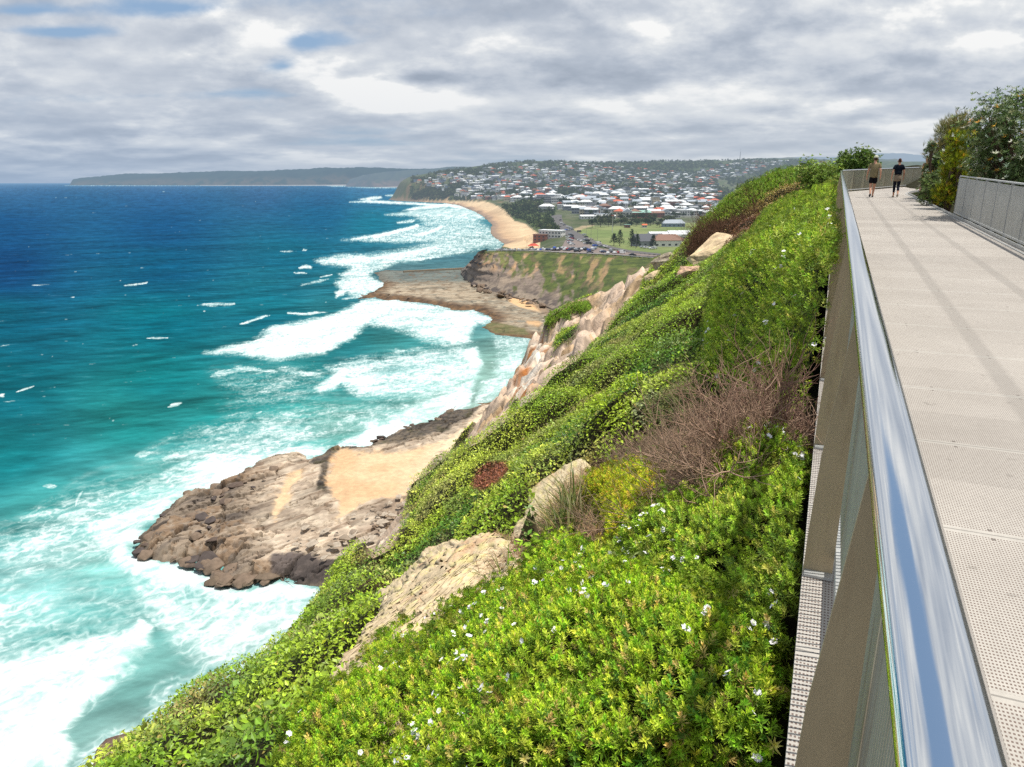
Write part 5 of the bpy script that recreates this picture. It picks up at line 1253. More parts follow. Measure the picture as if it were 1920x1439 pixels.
for x_, y_, cn, kd in [(1116,463.5,'bright blue','wagon'),(1126,464.5,'grey','sedan'),(1122,458.5,'white','van'),(1136,465,'white','wagon')]: put_car(x_, y_, cn, kd, .6, 'below the road junction')
for x_, y_, cn, kd in [(1113,470,'silver','wagon'),(1129,474,'silver','sedan'),(1132,475.5,'dark blue','wagon'),(1145,473.5,'silver','van'),(1149,475.5,'black','sedan'),(1153,477,'white','sedan'),(1160,476.5,'red','sedan'),(1166,476.5,'white','van'),(1140,477.5,'white','sedan')]: put_car(x_, y_, cn, kd, .9 + .2 * rs_.normal(), 'in the open right half of the car park')
put_car(1186, 481, 'black', 'sedan', .05, 'alone at the right end of the car park'); put_car(1082, 474.2, 'black', 'wagon', .1, 'at the cliff edge fence'); put_car(1106, 476, 'dark blue', 'sedan', .1, 'at the cliff edge fence')
for x_, y_, rz in [(1036,411,1.1),(1051,414,1.1),(1053,420,.9),(1058,423,.9),(1065,427,.8),(1070,429.5,.8),(1068,433,.8),(1086,436.5,.6),(1073,432,.7),(1096,442,.6),(1099,446,.6),(1069,440.5,.8),(1062,433,.8),(1108,451,.5)]: put_car(x_, y_, *rc(), rz, 'driving on the coast road')
for x_, y_ in [(1205,466),(1212,467),(1222,468.5),(1227,468)]: put_car(x_, y_, *rc(), .3, 'parked beside the clubhouse')
# ------------------------------------------------------------------ the walkway: perforated deck and steel balustrades
BEND_S, BEND_R, BEND_A = 41.5, 9.0, math.radians(23)
def path(u, off):
    """point at arc length u along the seaward edge line, off metres to the left of it; returns s,t, heading"""
    u = np.asarray(u, float); off = np.asarray(off, float) + 0 * u
    arc = BEND_R * BEND_A
    a = np.clip((u - BEND_S) / BEND_R, 0, BEND_A)
    s = np.minimum(u, BEND_S) + BEND_R * np.sin(a) + np.maximum(u - BEND_S - arc, 0) * math.cos(BEND_A)
    t = -BEND_R * (1 - np.cos(a)) - np.maximum(u - BEND_S - arc, 0) * math.sin(BEND_A)
    return s + off * np.sin(a), t + off * np.cos(a)
def PW(u, off, dz):
    s, t = path(u, off)
    return W(s, t, deckz(u) + np.asarray(dz, float))
D_L, D_R, RAIL = -0.045, -3.36, -0.150
def deck_material():
    m, h, b = newmat('perforated_deck')
    ds = h.n('ShaderNodeAttribute', attribute_name='along').outputs['Fac']; dt = h.n('ShaderNodeAttribute', attribute_name='across').outputs['Fac']
    def fr(v, p, o=0.0): return h.math('ABSOLUTE', h.math('SUBTRACT', h.math('FRACT', h.math('ADD', h.math('DIVIDE', v, p), o)), 0.5))
    fs = fr(ds, 0.019); ft = fr(dt, 0.0118)
    hole = h.math('MULTIPLY', h.math('SUBTRACT', 1.0, h.sstep(fs, 0.19, 0.26)), h.math('SUBTRACT', 1.0, h.sstep(ft, 0.22, 0.30)))
    # plain margin round every panel
    seam_s = fr(ds, 1.2); rim = h.sstep(seam_s, 0.482, 0.472)
    seam = h.sstep(seam_s, 0.4955, 0.4975)
    hole = h.math('MULTIPLY', hole, rim)
    pos = h.n('ShaderNodeNewGeometry').outputs['Position']
    n1 = h.noise(pos, 1.6, 6, 0.6); n2 = h.noise(pos, 30.0, 3, 0.6)
    pan = h.n('ShaderNodeTexWhiteNoise', noise_dimensions='1D'); h.set(pan.inputs['W'], h.math('FLOOR', h.math('ADD', h.math('DIVIDE', ds, 1.2), 0.5)))
    c = h.mix(n1, (0.33, 0.305, 0.27), (0.47, 0.44, 0.395))
    c = h.mix(1.0, c, h.math('MULTIPLY_ADD', pan.outputs['Value'], 0.16, 0.92), 'MULTIPLY')
    c = h.mix(1.0, c, h.math('MULTIPLY_ADD', n2, 0.30, 0.85), 'MULTIPLY')
    # darker lines where the bearers below show through the holes
    def band(o, w): return h.math('SUBTRACT', 1.0, h.sstep(h.math('ABSOLUTE', h.math('SUBTRACT', dt, o)), w * .4, w))
    g = h.math('MAXIMUM', band(-1.35, 0.10), band(-2.32, 0.10))
    c = h.mix(h.math('MULTIPLY', g, h.math('MULTIPLY_ADD', n1, 0.5, 0.12)), c, (0.22, 0.21, 0.19))
    spots = h.sstep(h.noise(pos, 9.0, 2, 0.5), 0.69, 0.75)
    c = h.mix(h.math('MULTIPLY', spots, .35), c, (0.15, 0.14, 0.12))
    bx_ = h.math('SUBTRACT', seam_s, 0.462); by_ = fr(dt, 0.55)
    bolt = h.math('SUBTRACT', 1.0, h.sstep(h.math('ADD', h.math('POWER', h.math('MULTIPLY', bx_, 1.2), 2.0), h.math('POWER', h.math('MULTIPLY', by_, 0.55), 2.0)), 0.00008, 0.00016))
    c = h.mix(h.math('MULTIPLY', bolt, .8), c, (0.10, 0.09, 0.08))
    c = h.mix(hole, c, (0.17, 0.125, 0.105))
    c = h.mix(h.math('MULTIPLY', seam, 0.6), c, (0.12, 0.11, 0.10))
    h.set(b.inputs['Base Color'], c); b.inputs['Roughness'].default_value = 0.75; b.inputs['Specular IOR Level'].default_value = 0.2
    hh = h.math('SUBTRACT', h.math('MULTIPLY', n2, 0.15), h.math('ADD', hole, seam))
    bp = h.n('ShaderNodeBump', i_Strength=0.5, i_Distance=0.003, i_Height=hh); h.set(b.inputs['Normal'], bp.outputs[0])
    return m
def steel(name, base, rough, metal, streak=True, rust=0.0):
    m, h, b = newmat(name)
    pos = h.n('ShaderNodeTexCoord').outputs['Object']
    n = h.noise(h.mapping(pos, (1, 1, 0.25)), 9.0, 5, 0.62)
    c = h.mix(n, tuple(q * .72 for q in base), tuple(min(1, q * 1.22) for q in base))
    if rust:
        r = h.sstep(h.noise(h.mapping(pos, (1, 1, 0.12)), 22.0, 4, 0.6), 0.52, 0.72)
        c = h.mix(h.math('MULTIPLY', r, rust), c, (0.16, 0.075, 0.03))
    h.set(b.inputs['Base Color'], c); b.inputs['Metallic'].default_value = metal
    h.set(b.inputs['Roughness'], h.math('MULTIPLY_ADD', n, 0.25, rough - 0.1))
    return m
us = np.concatenate([np.arange(-6, 41, 0.6), np.arange(41, 46, 0.3), np.arange(46, 75, 1.5)])
offs = np.array([D_L, -0.5, -1.1, -1.7, -2.3, -2.9, D_R])
UU, OO = np.meshgrid(us, offs, indexing='ij')
Vt = PW(UU, OO, 0 * UU); nU, nO = UU.shape
Vb = Vt.copy(); Vb[..., 2] -= 0.045
fa = gridfaces(nU, nO)[:, ::-1]; base = nU * nO
ed = []
for j in (0, nO - 1):
    i = np.arange(nU - 1) * nO + j
    q = np.stack([i, i + nO, i + nO + base, i + base], -1)
    ed.append(q if j == 0 else q[:, ::-1])
deck = npmesh('walkway_deck', np.concatenate([Vt.reshape(-1, 3), Vb.reshape(-1, 3)]), np.concatenate([fa, fa[:, ::-1] + base] + ed),
              deck_material(), None, None, {'along': np.tile(UU.ravel(), 2), 'across': np.tile(OO.ravel(), 2)})
tag(deck, 'pale perforated walkway deck climbing along the clifftop', kind='structure')
M_rail, _h, _b = newmat('polished_stainless')
_b.inputs['Base Color'].default_value = (.78, .79, .80, 1); _b.inputs['Metallic'].default_value = 1.0
_n = _h.noise(_h.mapping(_h.n('ShaderNodeTexCoord').outputs['Object'], (1, 1, 1)), 60.0, 3, .6)
_h.set(_b.inputs['Roughness'], _h.math('MULTIPLY_ADD', _n, 0.08, 0.05))
M_galv = steel('galvanised_plate', (0.45, 0.355, 0.215), 0.55, 0.05, True, 0.25)
M_galv2 = steel('galvanised_frame', (0.50, 0.51, 0.50), 0.45, 0.5)
M_rod2 = steel('grey_wire', (0.48, 0.48, 0.45), 0.5, 0.3, True, 0.12)
M_rod = steel('weathered_wire', (0.37, 0.355, 0.27), 0.5, 0.15, True, 0.4)
def sweep(pts, prof, side, up):                      # profile (a,b) pairs swept along pts
    n = len(prof); V = []; Fq = []
    for p, sd, uv_ in zip(pts, side, up):
        for a, b in prof: V.append(p + sd * a + uv_ * b)
    for i in range(len(pts) - 1):
        for k in range(n): Fq.append((i*n + k, i*n + (k+1) % n, (i+1)*n + (k+1) % n, (i+1)*n + k))
    caps = [list(range(n))[::-1], [(len(pts)-1)*n + k for k in range(n)]]
    return V, Fq, caps
def frame(u):
    p0, p1 = PW(u - .05, 0, 0), PW(u + .05, 0, 0)
    d = p1 - p0; d /= np.linalg.norm(d); left = np.array([-d[1], d[0], 0]); left /= np.linalg.norm(left)
    return d, left, np.cross(left, -d) * -1
def swept(name, ul, off, dz, prof, mat, parent, smoothf=True):
    pts, sd, up = [], [], []
    for u in ul:
        d, l, q = frame(u); pts.append(PW(u, off, dz)); sd.append(l); up.append(np.array([0, 0, 1.0]))
    V, Fq, caps = sweep(pts, prof, sd, up)
    mb = MB(); mb.add(V, Fq + [tuple(c) for c in caps])
    return mb.build(name, mat, parent, smoothf)
def ellipse(w, hh, n=20): return [(w/2 * math.cos(2*math.pi*k/n), hh/2 * math.sin(2*math.pi*k/n)) for k in range(n)]
def rectp(w, hh): return [(w/2, -hh/2), (w/2, hh/2), (-w/2, hh/2), (-w/2, -hh/2)]
def rods(u0, u1, off, z0, z1, step, rad):
    u = np.arange(u0 + step / 2, u1, step)
    lo = PW(u, off, z0); hi = PW(u, off, z1); V = []
    for q in (lo, hi):
        for k in range(4):
            an = math.pi / 4 + k * math.pi / 2
            V.append(q + np.array([math.cos(an) * rad, math.sin(an) * rad, 0]))
    V = np.stack(V, 1).reshape(-1, 3)
    b0 = np.arange(len(u)) * 8
    Fq = np.concatenate([np.stack([b0 + k, b0 + (k + 1) % 4, b0 + 4 + (k + 1) % 4, b0 + 4 + k], -1) for k in range(4)])
    return V, Fq
def balustrade(name, label, u0, u1, pitch, off, side, oval, ph, group=None):
    """side +1: posts stand on the left (outer) face"""
    root = empty(name, tuple(PW(u0, off, 0)), 0, label, 'balustrade')
    inv = Matrix.Translation(-Vector(root.location))
    def put(o):
        o.parent = root; o.data.transform(inv); return o
    ul = list(np.arange(u0, min(u1, 41), 1.0)) + ([x for x in np.arange(41, 45.5, .25)] + list(np.arange(46, u1, 1.0)) if u1 > 41 else []) + [u1]
    if oval: put(swept('handrail', ul, off, 1.135, ellipse(0.092, 0.062), M_rail, None))
    else: put(swept('handrail', ul, off, 1.16, rectp(0.075, 0.03), M_galv2, None, False))
    put(swept('bottom_rail', ul, off - side * 0.03, 0.10, rectp(0.04, 0.045), M_galv2, None, False))
    n = int((u1 - u0) / pitch)
    pu = [ph + k * pitch for k in range(-2, 60) if u0 <= ph + k * pitch <= u1]
    if oval: prof = [(0.105, -0.04), (0.10, 0.22), (0.088, 0.52), (0.055, 0.84), (0.03, 1.10), (-0.005, 1.10), (-0.008, 0.6), (-0.008, -0.04)]
    else: prof = [(0.012, 0.0), (0.012, 1.14), (-0.05, 1.14), (-0.05, 0.0)]
    for u in pu:
        d, l, q = frame(u); mb = MB(); V = []
        for e in (-0.006, 0.006):
            for a, zz in prof: V.append(PW(u, off, zz) + l * a * side + d * e)
        k = len(prof)
        mb.add(V, [tuple(range(k)), tuple(range(k, 2*k))[::-1]] + [(i, i + k, (i+1) % k + k, (i+1) % k) for i in range(k)])
        put(mb.build('post', M_galv if oval else M_galv2, None))
        ft = MB()
        a0, a1 = (0.10, -0.01) if oval else (0.04, -0.06)
        V = [PW(u + du, off + side * a, zz) for zz in (0.003, 0.015) for du, a in ((-.05, a0), (.05, a0), (.05, a1), (-.05, a1))]
        ft.add(V, [(0,1,2,3), (4,7,6,5), (0,4,5,1), (1,5,6,2), (2,6,7,3), (3,7,4,0)])
        o = ft.build('foot_plate', M_galv2, None); put(o)
    edges = [u0] + pu + [u1]
    for a, b in zip(edges[:-1], edges[1:]):
        if b - a < 0.1: continue
        V, Fq = rods(a + .012, b - .012, off - side * 0.03, 0.12, 1.11, 0.026 if a < 30 else 0.035, 0.0042)
        put(npmesh('wire_infill', V, Fq, M_rod if oval else M_rod2))
    return root
balustrade('balustrade', 'long steel balustrade with a polished oval handrail on the seaward edge', -3.0, 66.0, 1.5, RAIL, 1, True, 1.45)
balustrade('balustrade', 'grey wire balustrade on the landward edge of the walkway before the bushes', 2.0, 26.0, 1.5, -3.42, -1, False, 2.0)
kb = empty('walkway_kerb', (0, 0, 0), 0, 'narrow steel edge channel along the landward side of the deck', 'kerb')
ul = list(np.arange(-4, 41, 1.0)) + list(np.arange(41, 46, .3)) + list(np.arange(46, 72, 1.0))
swept('edge_angle', ul, -3.325, 0.03, rectp(0.02, 0.075), M_galv2, kb, False)
swept('edge_flat', ul, -3.22, 0.008, rectp(0.035, 0.012), M_galv2, kb, False)
bm = empty('walkway_beams', (0, 0, 0), 0, 'steel bearers carrying the walkway deck over the slope', 'beam')
for o_ in (-0.25, -1.35, -2.32, -3.2): swept('bearer', ul, o_, -0.15, rectp(0.08, 0.19), M_galv, bm, False)
# ------------------------------------------------------------------ people on the walkway
def skinmesh(name, joints, edges, mat, parent, sub=2, root_i=0):
    """joints: name -> (x, y, z, rx[, ry]); grown as one continuous surface"""
    keys = list(joints); me = bpy.data.meshes.new(name)
    me.from_pydata([joints[k][:3] for k in keys], [(keys.index(a), keys.index(b)) for a, b in edges], [])
    o = bpy.data.objects.new(name, me); COL.objects.link(o)
    md = o.modifiers.new('skin', 'SKIN'); md.use_smooth_shade = True
    for i, k in enumerate(keys):
        sv = me.skin_vertices[0].data[i]; q = joints[k]; sv.radius = (q[3], q[4] if len(q) > 4 else q[3]); sv.use_root = (i == root_i)
    sd = o.modifiers.new('sub', 'SUBSURF'); sd.levels = sub; sd.render_levels = sub
    dg = bpy.context.evaluated_depsgraph_get(); m2 = bpy.data.meshes.new_from_object(o.evaluated_get(dg))
    o.modifiers.clear(); old = o.data; o.data = m2; m2.name = name; bpy.data.meshes.remove(old)
    for p in m2.polygons: p.use_smooth = True
    m2.materials.clear(); m2.materials.append(mat); o.parent = parent
    return o
M_skin = simple('skin', lin(214, 160, 130, .75), .55, 0, .4, .08, 20)
def person(label, u, off, hgt, turn, step, kit):
    """walks away along +y of its own frame; step: +1 right foot forward"""
    s, t = path(u, off); p = W(s, t, deckz(u)); d, l, q = frame(u)
    root = empty('person', tuple(p), math.atan2(-d[0], d[1]) + turn, label, 'person')
    S_ = hgt / 1.75; st = step; J = {}
    fem = kit.get('slim', 1.0)
    J['pelvis'] = (0, 0, .95, .145 * fem, .105); J['waist'] = (0, .01, 1.10, .13 * fem, .095); J['chest'] = (0, .02, 1.30, .155 * fem, .11); J['neckbase'] = (0, .02, 1.45, .075, .07)
    J['neck'] = (0, .03, 1.53, .052, .052); J['head'] = (0, .05, 1.60, .072, .088); J['crown'] = (0, .045, 1.70, .066, .080)
    E = [('pelvis', 'waist'), ('waist', 'chest'), ('chest', 'neckbase'), ('neckbase', 'neck'), ('neck', 'head'), ('head', 'crown')]
    for sd, nm in ((1, 'R'), (-1, 'L')):
        f = st * sd                                     # +1: this leg forward
        J['hip' + nm] = (.085 * sd, 0, .90, .092 * fem); ky = .14 if f > 0 else .02; J['knee' + nm] = (.075 * sd, ky, .50, .056)
        ay = .20 if f > 0 else -.27; az = .09 if f > 0 else .17
        J['calf' + nm] = (.068 * sd, ky * .6 + ay * .4 - .01, .36 if f > 0 else .38, .054); J['ankle' + nm] = (.06 * sd, ay, az, .036)
        J['toe' + nm] = (.07 * sd, ay + .17, .035 if f > 0 else .04, .034); J['heel' + nm] = (.06 * sd, ay - .03, az - .05, .036)
        E += [('pelvis', 'hip' + nm), ('hip' + nm, 'knee' + nm), ('knee' + nm, 'calf' + nm), ('calf' + nm, 'ankle' + nm), ('ankle' + nm, 'heel' + nm), ('heel' + nm, 'toe' + nm)]
        sw = -f                                         # arms swing against the legs
        J['sh' + nm] = (.175 * sd * fem, .02, 1.41, .058); J['elb' + nm] = (.245 * sd, -.02 + .05 * sw, 1.13, .043); J['wrist' + nm] = (.265 * sd, .05 + .13 * sw, .90, .029)
        J['palm' + nm] = (.262 * sd, .07 + .15 * sw, .835, .034, .02)
        E += [('chest', 'sh' + nm), ('sh' + nm, 'elb' + nm), ('elb' + nm, 'wrist' + nm), ('wrist' + nm, 'palm' + nm)]
        py_ = .07 + .15 * sw
        for fi, (dy, ln) in enumerate(((.026, .070), (.009, .080), (-.009, .074), (-.026, .058))):
            J['fa%d%s' % (fi, nm)] = (.260 * sd, py_ + dy, .835 - .045, .0095); J['fb%d%s' % (fi, nm)] = (.250 * sd, py_ + dy + .008, .835 - .045 - ln * .6, .0085); J['fc%d%s' % (fi, nm)] = (.235 * sd, py_ + dy + .010, .835 - .045 - ln * .95, .007)
            E += [('palm' + nm, 'fa%d%s' % (fi, nm)), ('fa%d%s' % (fi, nm), 'fb%d%s' % (fi, nm)), ('fb%d%s' % (fi, nm), 'fc%d%s' % (fi, nm))]
        J['tha' + nm] = (.250 * sd, py_ + .045, .835, .010); J['thb' + nm] = (.240 * sd, py_ + .062, .80, .009); E += [('palm' + nm, 'tha' + nm), ('tha' + nm, 'thb' + nm)]
    J = {k: tuple(c * S_ for c in v) for k, v in J.items()}
    skinmesh('body', J, E, M_skin, root, 2)
    g = lambda k, r=0.0, dz=0.0, ry=None: (J[k][0], J[k][1], J[k][2] + dz, J[k][3] + r, (J[k][4] if len(J[k]) > 4 else J[k][3]) + (r if ry is None else ry))
    def lerp(a, b, f, r): A, B = J[a], J[b]; return tuple(A[i] + (B[i] - A[i]) * f for i in range(3)) + (A[3] + (B[3] - A[3]) * f + r,)
    # shirt: trunk and short sleeves
    sh = {'hem': (0, 0, (kit['hem'] - .03) * S_, .180 * fem * S_, .145 * S_), 'm': (0, .005, (kit['hem'] + .10) * S_, .182 * fem * S_, .145 * S_), 'w': g('waist', .046), 'c': g('chest', .034), 'n': (0, .02, 1.465 * S_, .075 * S_, .065 * S_)}
    es = [('hem', 'm'), ('m', 'w'), ('w', 'c'), ('c', 'n')]
    for nm in 'RL': sh['s' + nm] = g('sh' + nm, .022); sh['e' + nm] = lerp('sh' + nm, 'elb' + nm, .62, .030); es += [('c', 's' + nm), ('s' + nm, 'e' + nm)]
    skinmesh('shirt', sh, es, kit['shirt'], root, 2)
    tr = {'p': (0, 0, .97 * S_, .155 * fem * S_, .115 * S_), 'q': g('pelvis', .018)}; et = [('p', 'q')]
    for nm in 'RL':
        tr['h' + nm] = g('hip' + nm, .024); et += [('q', 'h' + nm)]
        if kit['legs'] == 'shorts': tr['k' + nm] = lerp('hip' + nm, 'knee' + nm, .80, .036); et += [('h' + nm, 'k' + nm)]
        else: tr['k' + nm] = g('knee' + nm, .007); tr['c' + nm] = g('calf' + nm, .006); tr['a' + nm] = lerp('calf' + nm, 'ankle' + nm, .55, .008); et += [('h' + nm, 'k' + nm), ('k' + nm, 'c' + nm), ('c' + nm, 'a' + nm)]
    skinmesh('shorts' if kit['legs'] == 'shorts' else 'leggings', tr, et, kit['trousers'], root, 2)
    for nm in 'RL':
        a, hl, to = J['ankle' + nm], J['heel' + nm], J['toe' + nm]
        skinmesh('shoe', {'a': (a[0], a[1], a[2] - .01, .045 * S_), 'h': (hl[0], hl[1] - .01, hl[2], .046 * S_), 'm': ((hl[0] + to[0]) / 2, (hl[1] + to[1]) / 2, (hl[2] + to[2]) / 2, .047 * S_), 't': (to[0], to[1] + .02, to[2] + .005, .042 * S_)},
                 [('a', 'h'), ('h', 'm'), ('m', 't')], kit['shoes'], root, 1)
    hd, cr = J['head'], J['crown']
    skinmesh('hair', {'a0': (hd[0], hd[1] - .040 * S_, hd[2] - .035 * S_, .055 * S_), 'a': (hd[0], hd[1] - .034 * S_, hd[2] + .025 * S_, .074 * S_), 'b': (cr[0], cr[1] - .016 * S_, cr[2] + .006 * S_, .074 * S_), 'c': (cr[0], cr[1] + .02 * S_, cr[2] + .022 * S_, .062 * S_)}, [('a0', 'a'), ('a', 'b'), ('b', 'c')], kit['hair'], root, 2)
    # face: nose, ears (seen only from the other side)
    mb = MB(); mb.tube([(0, hd[1] + .085 * S_, hd[2] + .06 * S_), (0, hd[1] + .112 * S_, hd[2] + .025 * S_), (0, hd[1] + .085 * S_, hd[2] + .015 * S_)], [.008, .016, .012], 6); mb.build('nose', M_skin, root, True)
    for sg in (-1, 1):
        MB().tube([(sg * .074 * S_, hd[1], hd[2] + .0), (sg * .088 * S_, hd[1] - .01, hd[2] + .035), (sg * .078 * S_, hd[1], hd[2] + .065)], [.010, .016, .010], 6).build('ear', M_skin, root, True)
        MB().tube([(sg * .032 * S_, hd[1] + .082 * S_, hd[2] + .055 * S_), (sg * .032 * S_, hd[1] + .092 * S_, hd[2] + .055 * S_)], [.014, .006], 8).build('eye', kit['dark'], root, True)
    MB().tube([(-.025, hd[1] + .090 * S_, hd[2] - .025 * S_), (.025, hd[1] + .090 * S_, hd[2] - .025 * S_)], .006, 6).build('mouth', kit['lip'], root, True)
    if 'cap' in kit:
        bmm = bmesh.new(); bmesh.ops.create_uvsphere(bmm, u_segments=20, v_segments=12, radius=1.0, matrix=Matrix.Translation((0, cr[1] - .002, cr[2] + .012 * S_)) @ Matrix.Diagonal((.096 * S_, .112 * S_, .092 * S_, 1)))
        bmesh.ops.delete(bmm, geom=[v for v in bmm.verts if v.co.z < cr[2] - .012 * S_], context='VERTS'); me_ = bpy.data.meshes.new('cap'); bmm.to_mesh(me_); bmm.free()
        for p_ in me_.polygons: p_.use_smooth = True
        me_.materials.append(kit['cap']); o = bpy.data.objects.new('cap', me_); COL.objects.link(o); o.parent = root
        mb = MB(); mb.add([(x * S_, cr[1] + y * S_, cr[2] + z * S_) for z in (-.005, .006) for x, y in ((-.07, .07), (-.05, .15), (0, .175), (.05, .15), (.07, .07))], [(0,1,2,3,4), (9,8,7,6,5)] + [(i, i+5, (i+1) % 5 + 5, (i+1) % 5) for i in range(5)]); mb.build('brim', kit['cap'], o)
    if 'bun' in kit:
        skinmesh('hair_bun', {'a': (hd[0], hd[1] - .095 * S_, hd[2] + .085 * S_, .036 * S_), 'b': (hd[0], hd[1] - .12 * S_, hd[2] + .08 * S_, .030 * S_)}, [('a', 'b')], kit['hair'], root, 2)
    if 'jacket' in kit:
        skinmesh('tied_jacket', {'a': (0, .0, 1.04 * S_, .165 * fem * S_, .135 * S_), 'b': (0, -.015, .93 * S_, .200 * fem * S_, .165 * S_), 'c': (0, -.03, .80 * S_, .205 * fem * S_, .160 * S_), 'd': (0, -.04, .72 * S_, .170 * S_, .130 * S_)}, [('a', 'b'), ('b', 'c'), ('c', 'd')], kit['jacket'], root, 2)
        MB().tube([(.17 * math.cos(a) * fem, .14 * math.sin(a), 1.03 * S_) for a in np.linspace(0, 2 * math.pi, 17)], .016, 6, False).build('waist_strap', kit['dark'], root, True)
    return root
def cloth(n, c, f=.62): return simple(n, lin(*c, f), .9, 0, .15, .15, 14, None, .3)
DK = cloth('dark_cloth', (26, 26, 32)); LIP = simple('lip', lin(170, 96, 90, .7), .6)
def pspot(px, py):                                   # deck point under a photo pixel
    X, Y, Z = ray(px, py); k = -1.65 / (Z - SLOPE * (X * ST + Y * CT)); p = atk(px, py, k); s, t = ST_of(p); return float(s), float(t)
for (px_, py_, lab, hgt, tr, stp, kit) in [
    (1633, 370.5, 'man in an olive shirt, black shorts and pale cap walking away', 1.80, .0, 1, dict(shirt=cloth('olive_shirt', (152, 138, 104)), trousers=DK, legs='shorts', hem=.84, shoes=cloth('dark_shoe', (60, 62, 70)), hair=cloth('brown_hair', (84, 62, 48)), cap=cloth('pale_cap', (206, 206, 178), .8), dark=DK, lip=LIP)),
    (1678, 370.5, 'woman in a dark top and leggings with a jacket tied round her waist', 1.70, .05, -1, dict(shirt=cloth('navy_top', (24, 32, 46)), trousers=cloth('navy_leggings', (30, 34, 50)), legs='leggings', hem=1.0, slim=.9, shoes=cloth('pale_shoe', (190, 176, 160)), hair=cloth('auburn_hair', (96, 62, 48)), bun=1, jacket=cloth('taupe_jacket', (164, 146, 126)), dark=DK, lip=LIP)),
    (1723, 362, 'person in black shorts half hidden behind the bushes at the walkway bend', 1.72, 2.6, 1, dict(shirt=cloth('rust_shirt', (150, 100, 92)), trousers=DK, legs='shorts', hem=.92, slim=.95, shoes=cloth('white_shoe', (206, 196, 200)), hair=cloth('dark_hair', (62, 46, 40)), dark=DK, lip=LIP))]:
    s_, t_ = pspot(px_, py_)
    person(lab, s_, t_, hgt, tr, stp, kit)

# ------------------------------------------------------------------ bushes beside the walkway
M_bushleaf = leafmat('bush_leaf', .22, .5, .3)
M_stem = simple('stem_bark', lin(120, 100, 84, .5), .9, 0, .1, .25, 6.0)
def bush(name, label, px, py, k, hgt, rad, lobes, n, ll, lw, stops, seed, mode='tuft', lift=.25, cat='bush', per=9, pointy=0.0):
    rs = np.random.RandomState(seed)
    p = atk(px, py, k); s, t = ST_of(p); base = p.copy()
    root = empty(name, tuple(base), 0, label, cat)
    cen = []; rr = []
    for q in range(lobes):
        f = q / max(1, lobes - 1); an = rs.rand() * 6.283; rad_ = rad * (.15 + .55 * np.sqrt(rs.rand())) * (1 - pointy * f)
        cen.append((math.cos(an) * rad_, math.sin(an) * rad_, hgt * (lift + (.92 - lift) * f) )); rr.append(rad * (.30 + .22 * rs.rand()) * (1 - pointy * .75 * f))
    cen = np.array(cen); rr = np.array(rr)
    mb = MB()
    for q in range(lobes):
        c = cen[q]; mid = (c[0] * .35 + .1 * rs.normal(), c[1] * .35 + .1 * rs.normal(), c[2] * .5); end = tuple(c + np.array([0, 0, .25 * rr[q]]))
        mb.tube([(.12 * c[0], .12 * c[1], -.3), mid, end], [.05, .035, .008], 6)
        for a in range(4):
            dd = randdir(1, rs)[0] * rr[q] * .8; dd[2] = abs(dd[2]); mb.tube([mid, tuple(c * .8 + dd * .3), tuple(c + dd)], [.02, .014, .004], 4)
    mb.build('trunk', M_stem, root)
    k_ = rs.choice(lobes, n, p=rr ** 2 / (rr ** 2).sum()); d = randdir(n, rs); rad3 = (.45 + .55 * rs.rand(n) ** .5)
    P = cen[k_] + d * (rr[k_] * rad3 * (1 + .25 * rs.normal(size=n)))[:, None] * np.array([1, 1, 1.05]); ok = P[:, 2] > .02
    P, d, rad3 = P[ok], d[ok], rad3[ok]; m = len(P)
    A = norm(d * .7 + np.array([0, 0, .8]) + .4 * rs.normal(size=(m, 3)))
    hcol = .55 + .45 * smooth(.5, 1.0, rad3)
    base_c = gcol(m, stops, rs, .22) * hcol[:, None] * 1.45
    Ps, Ds, Us, Ls, Ws, Cs = [], [], [], [], [], []
    B1 = norm(np.cross(A, randdir(m, rs))); B2 = np.cross(A, B1)
    for q in range(per):
        an = 2 * math.pi * q / per + rs.rand(m, 1); op = math.radians(64 if mode == 'tuft' else 20) * (.7 + .5 * rs.rand(m, 1))
        D = A * np.cos(op) + (B1 * np.cos(an) + B2 * np.sin(an)) * np.sin(op)
        if mode == 'needle': D = norm(D + np.array([0, 0, .15]))
        Ps.append(P + A * (.02 * q / per)); Ds.append(D); Us.append(A + .3 * rs.normal(size=(m, 3))); Ls.append(ll * (.7 + .6 * rs.rand(m))); Ws.append(np.full(m, lw)); Cs.append(base_c * np.exp(.18 * rs.normal(size=(m, 1))))
    V, Fc = leaves(*[np.concatenate(q) for q in (Ps, Ds, Us, Ls, Ws)])
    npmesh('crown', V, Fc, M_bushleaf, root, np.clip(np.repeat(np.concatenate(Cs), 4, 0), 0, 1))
    return root
BANK = [(5, (84, 104, 56)), (2.5, (112, 126, 80)), (2.5, (62, 80, 42)), (1.1, (186, 192, 168)), (.25, (216, 160, 60))]
SHE = [(4, (118, 116, 66)), (3, (96, 100, 56)), (1, (140, 124, 80))]
YEL = [(4, (136, 146, 30)), (3, (112, 124, 26)), (1.5, (160, 138, 40)), (1, (84, 96, 24))]
bush('banksia', 'tall ragged banksia with pale leaf backs behind the landward balustrade', 1893, 392, 20, 2.75, 1.45, 17, 3300, .10, .024, BANK, 71, per=9, cat='tree')
bush('banksia', 'banksia standing at the right edge of the picture', 1975, 398, 19, 3.1, 1.4, 15, 2700, .10, .024, BANK, 72, per=9, cat='tree')
bush('banksia', 'slender open banksia stem topping the others', 1862, 392, 21.5, 3.35, .62, 8, 420, .11, .026, BANK, 73, per=9, lift=.5, cat='tree')
bush('banksia', 'low banksia just behind the end of the landward balustrade', 1862, 392, 22.5, 1.9, .9, 10, 1300, .10, .024, BANK, 76, per=9)
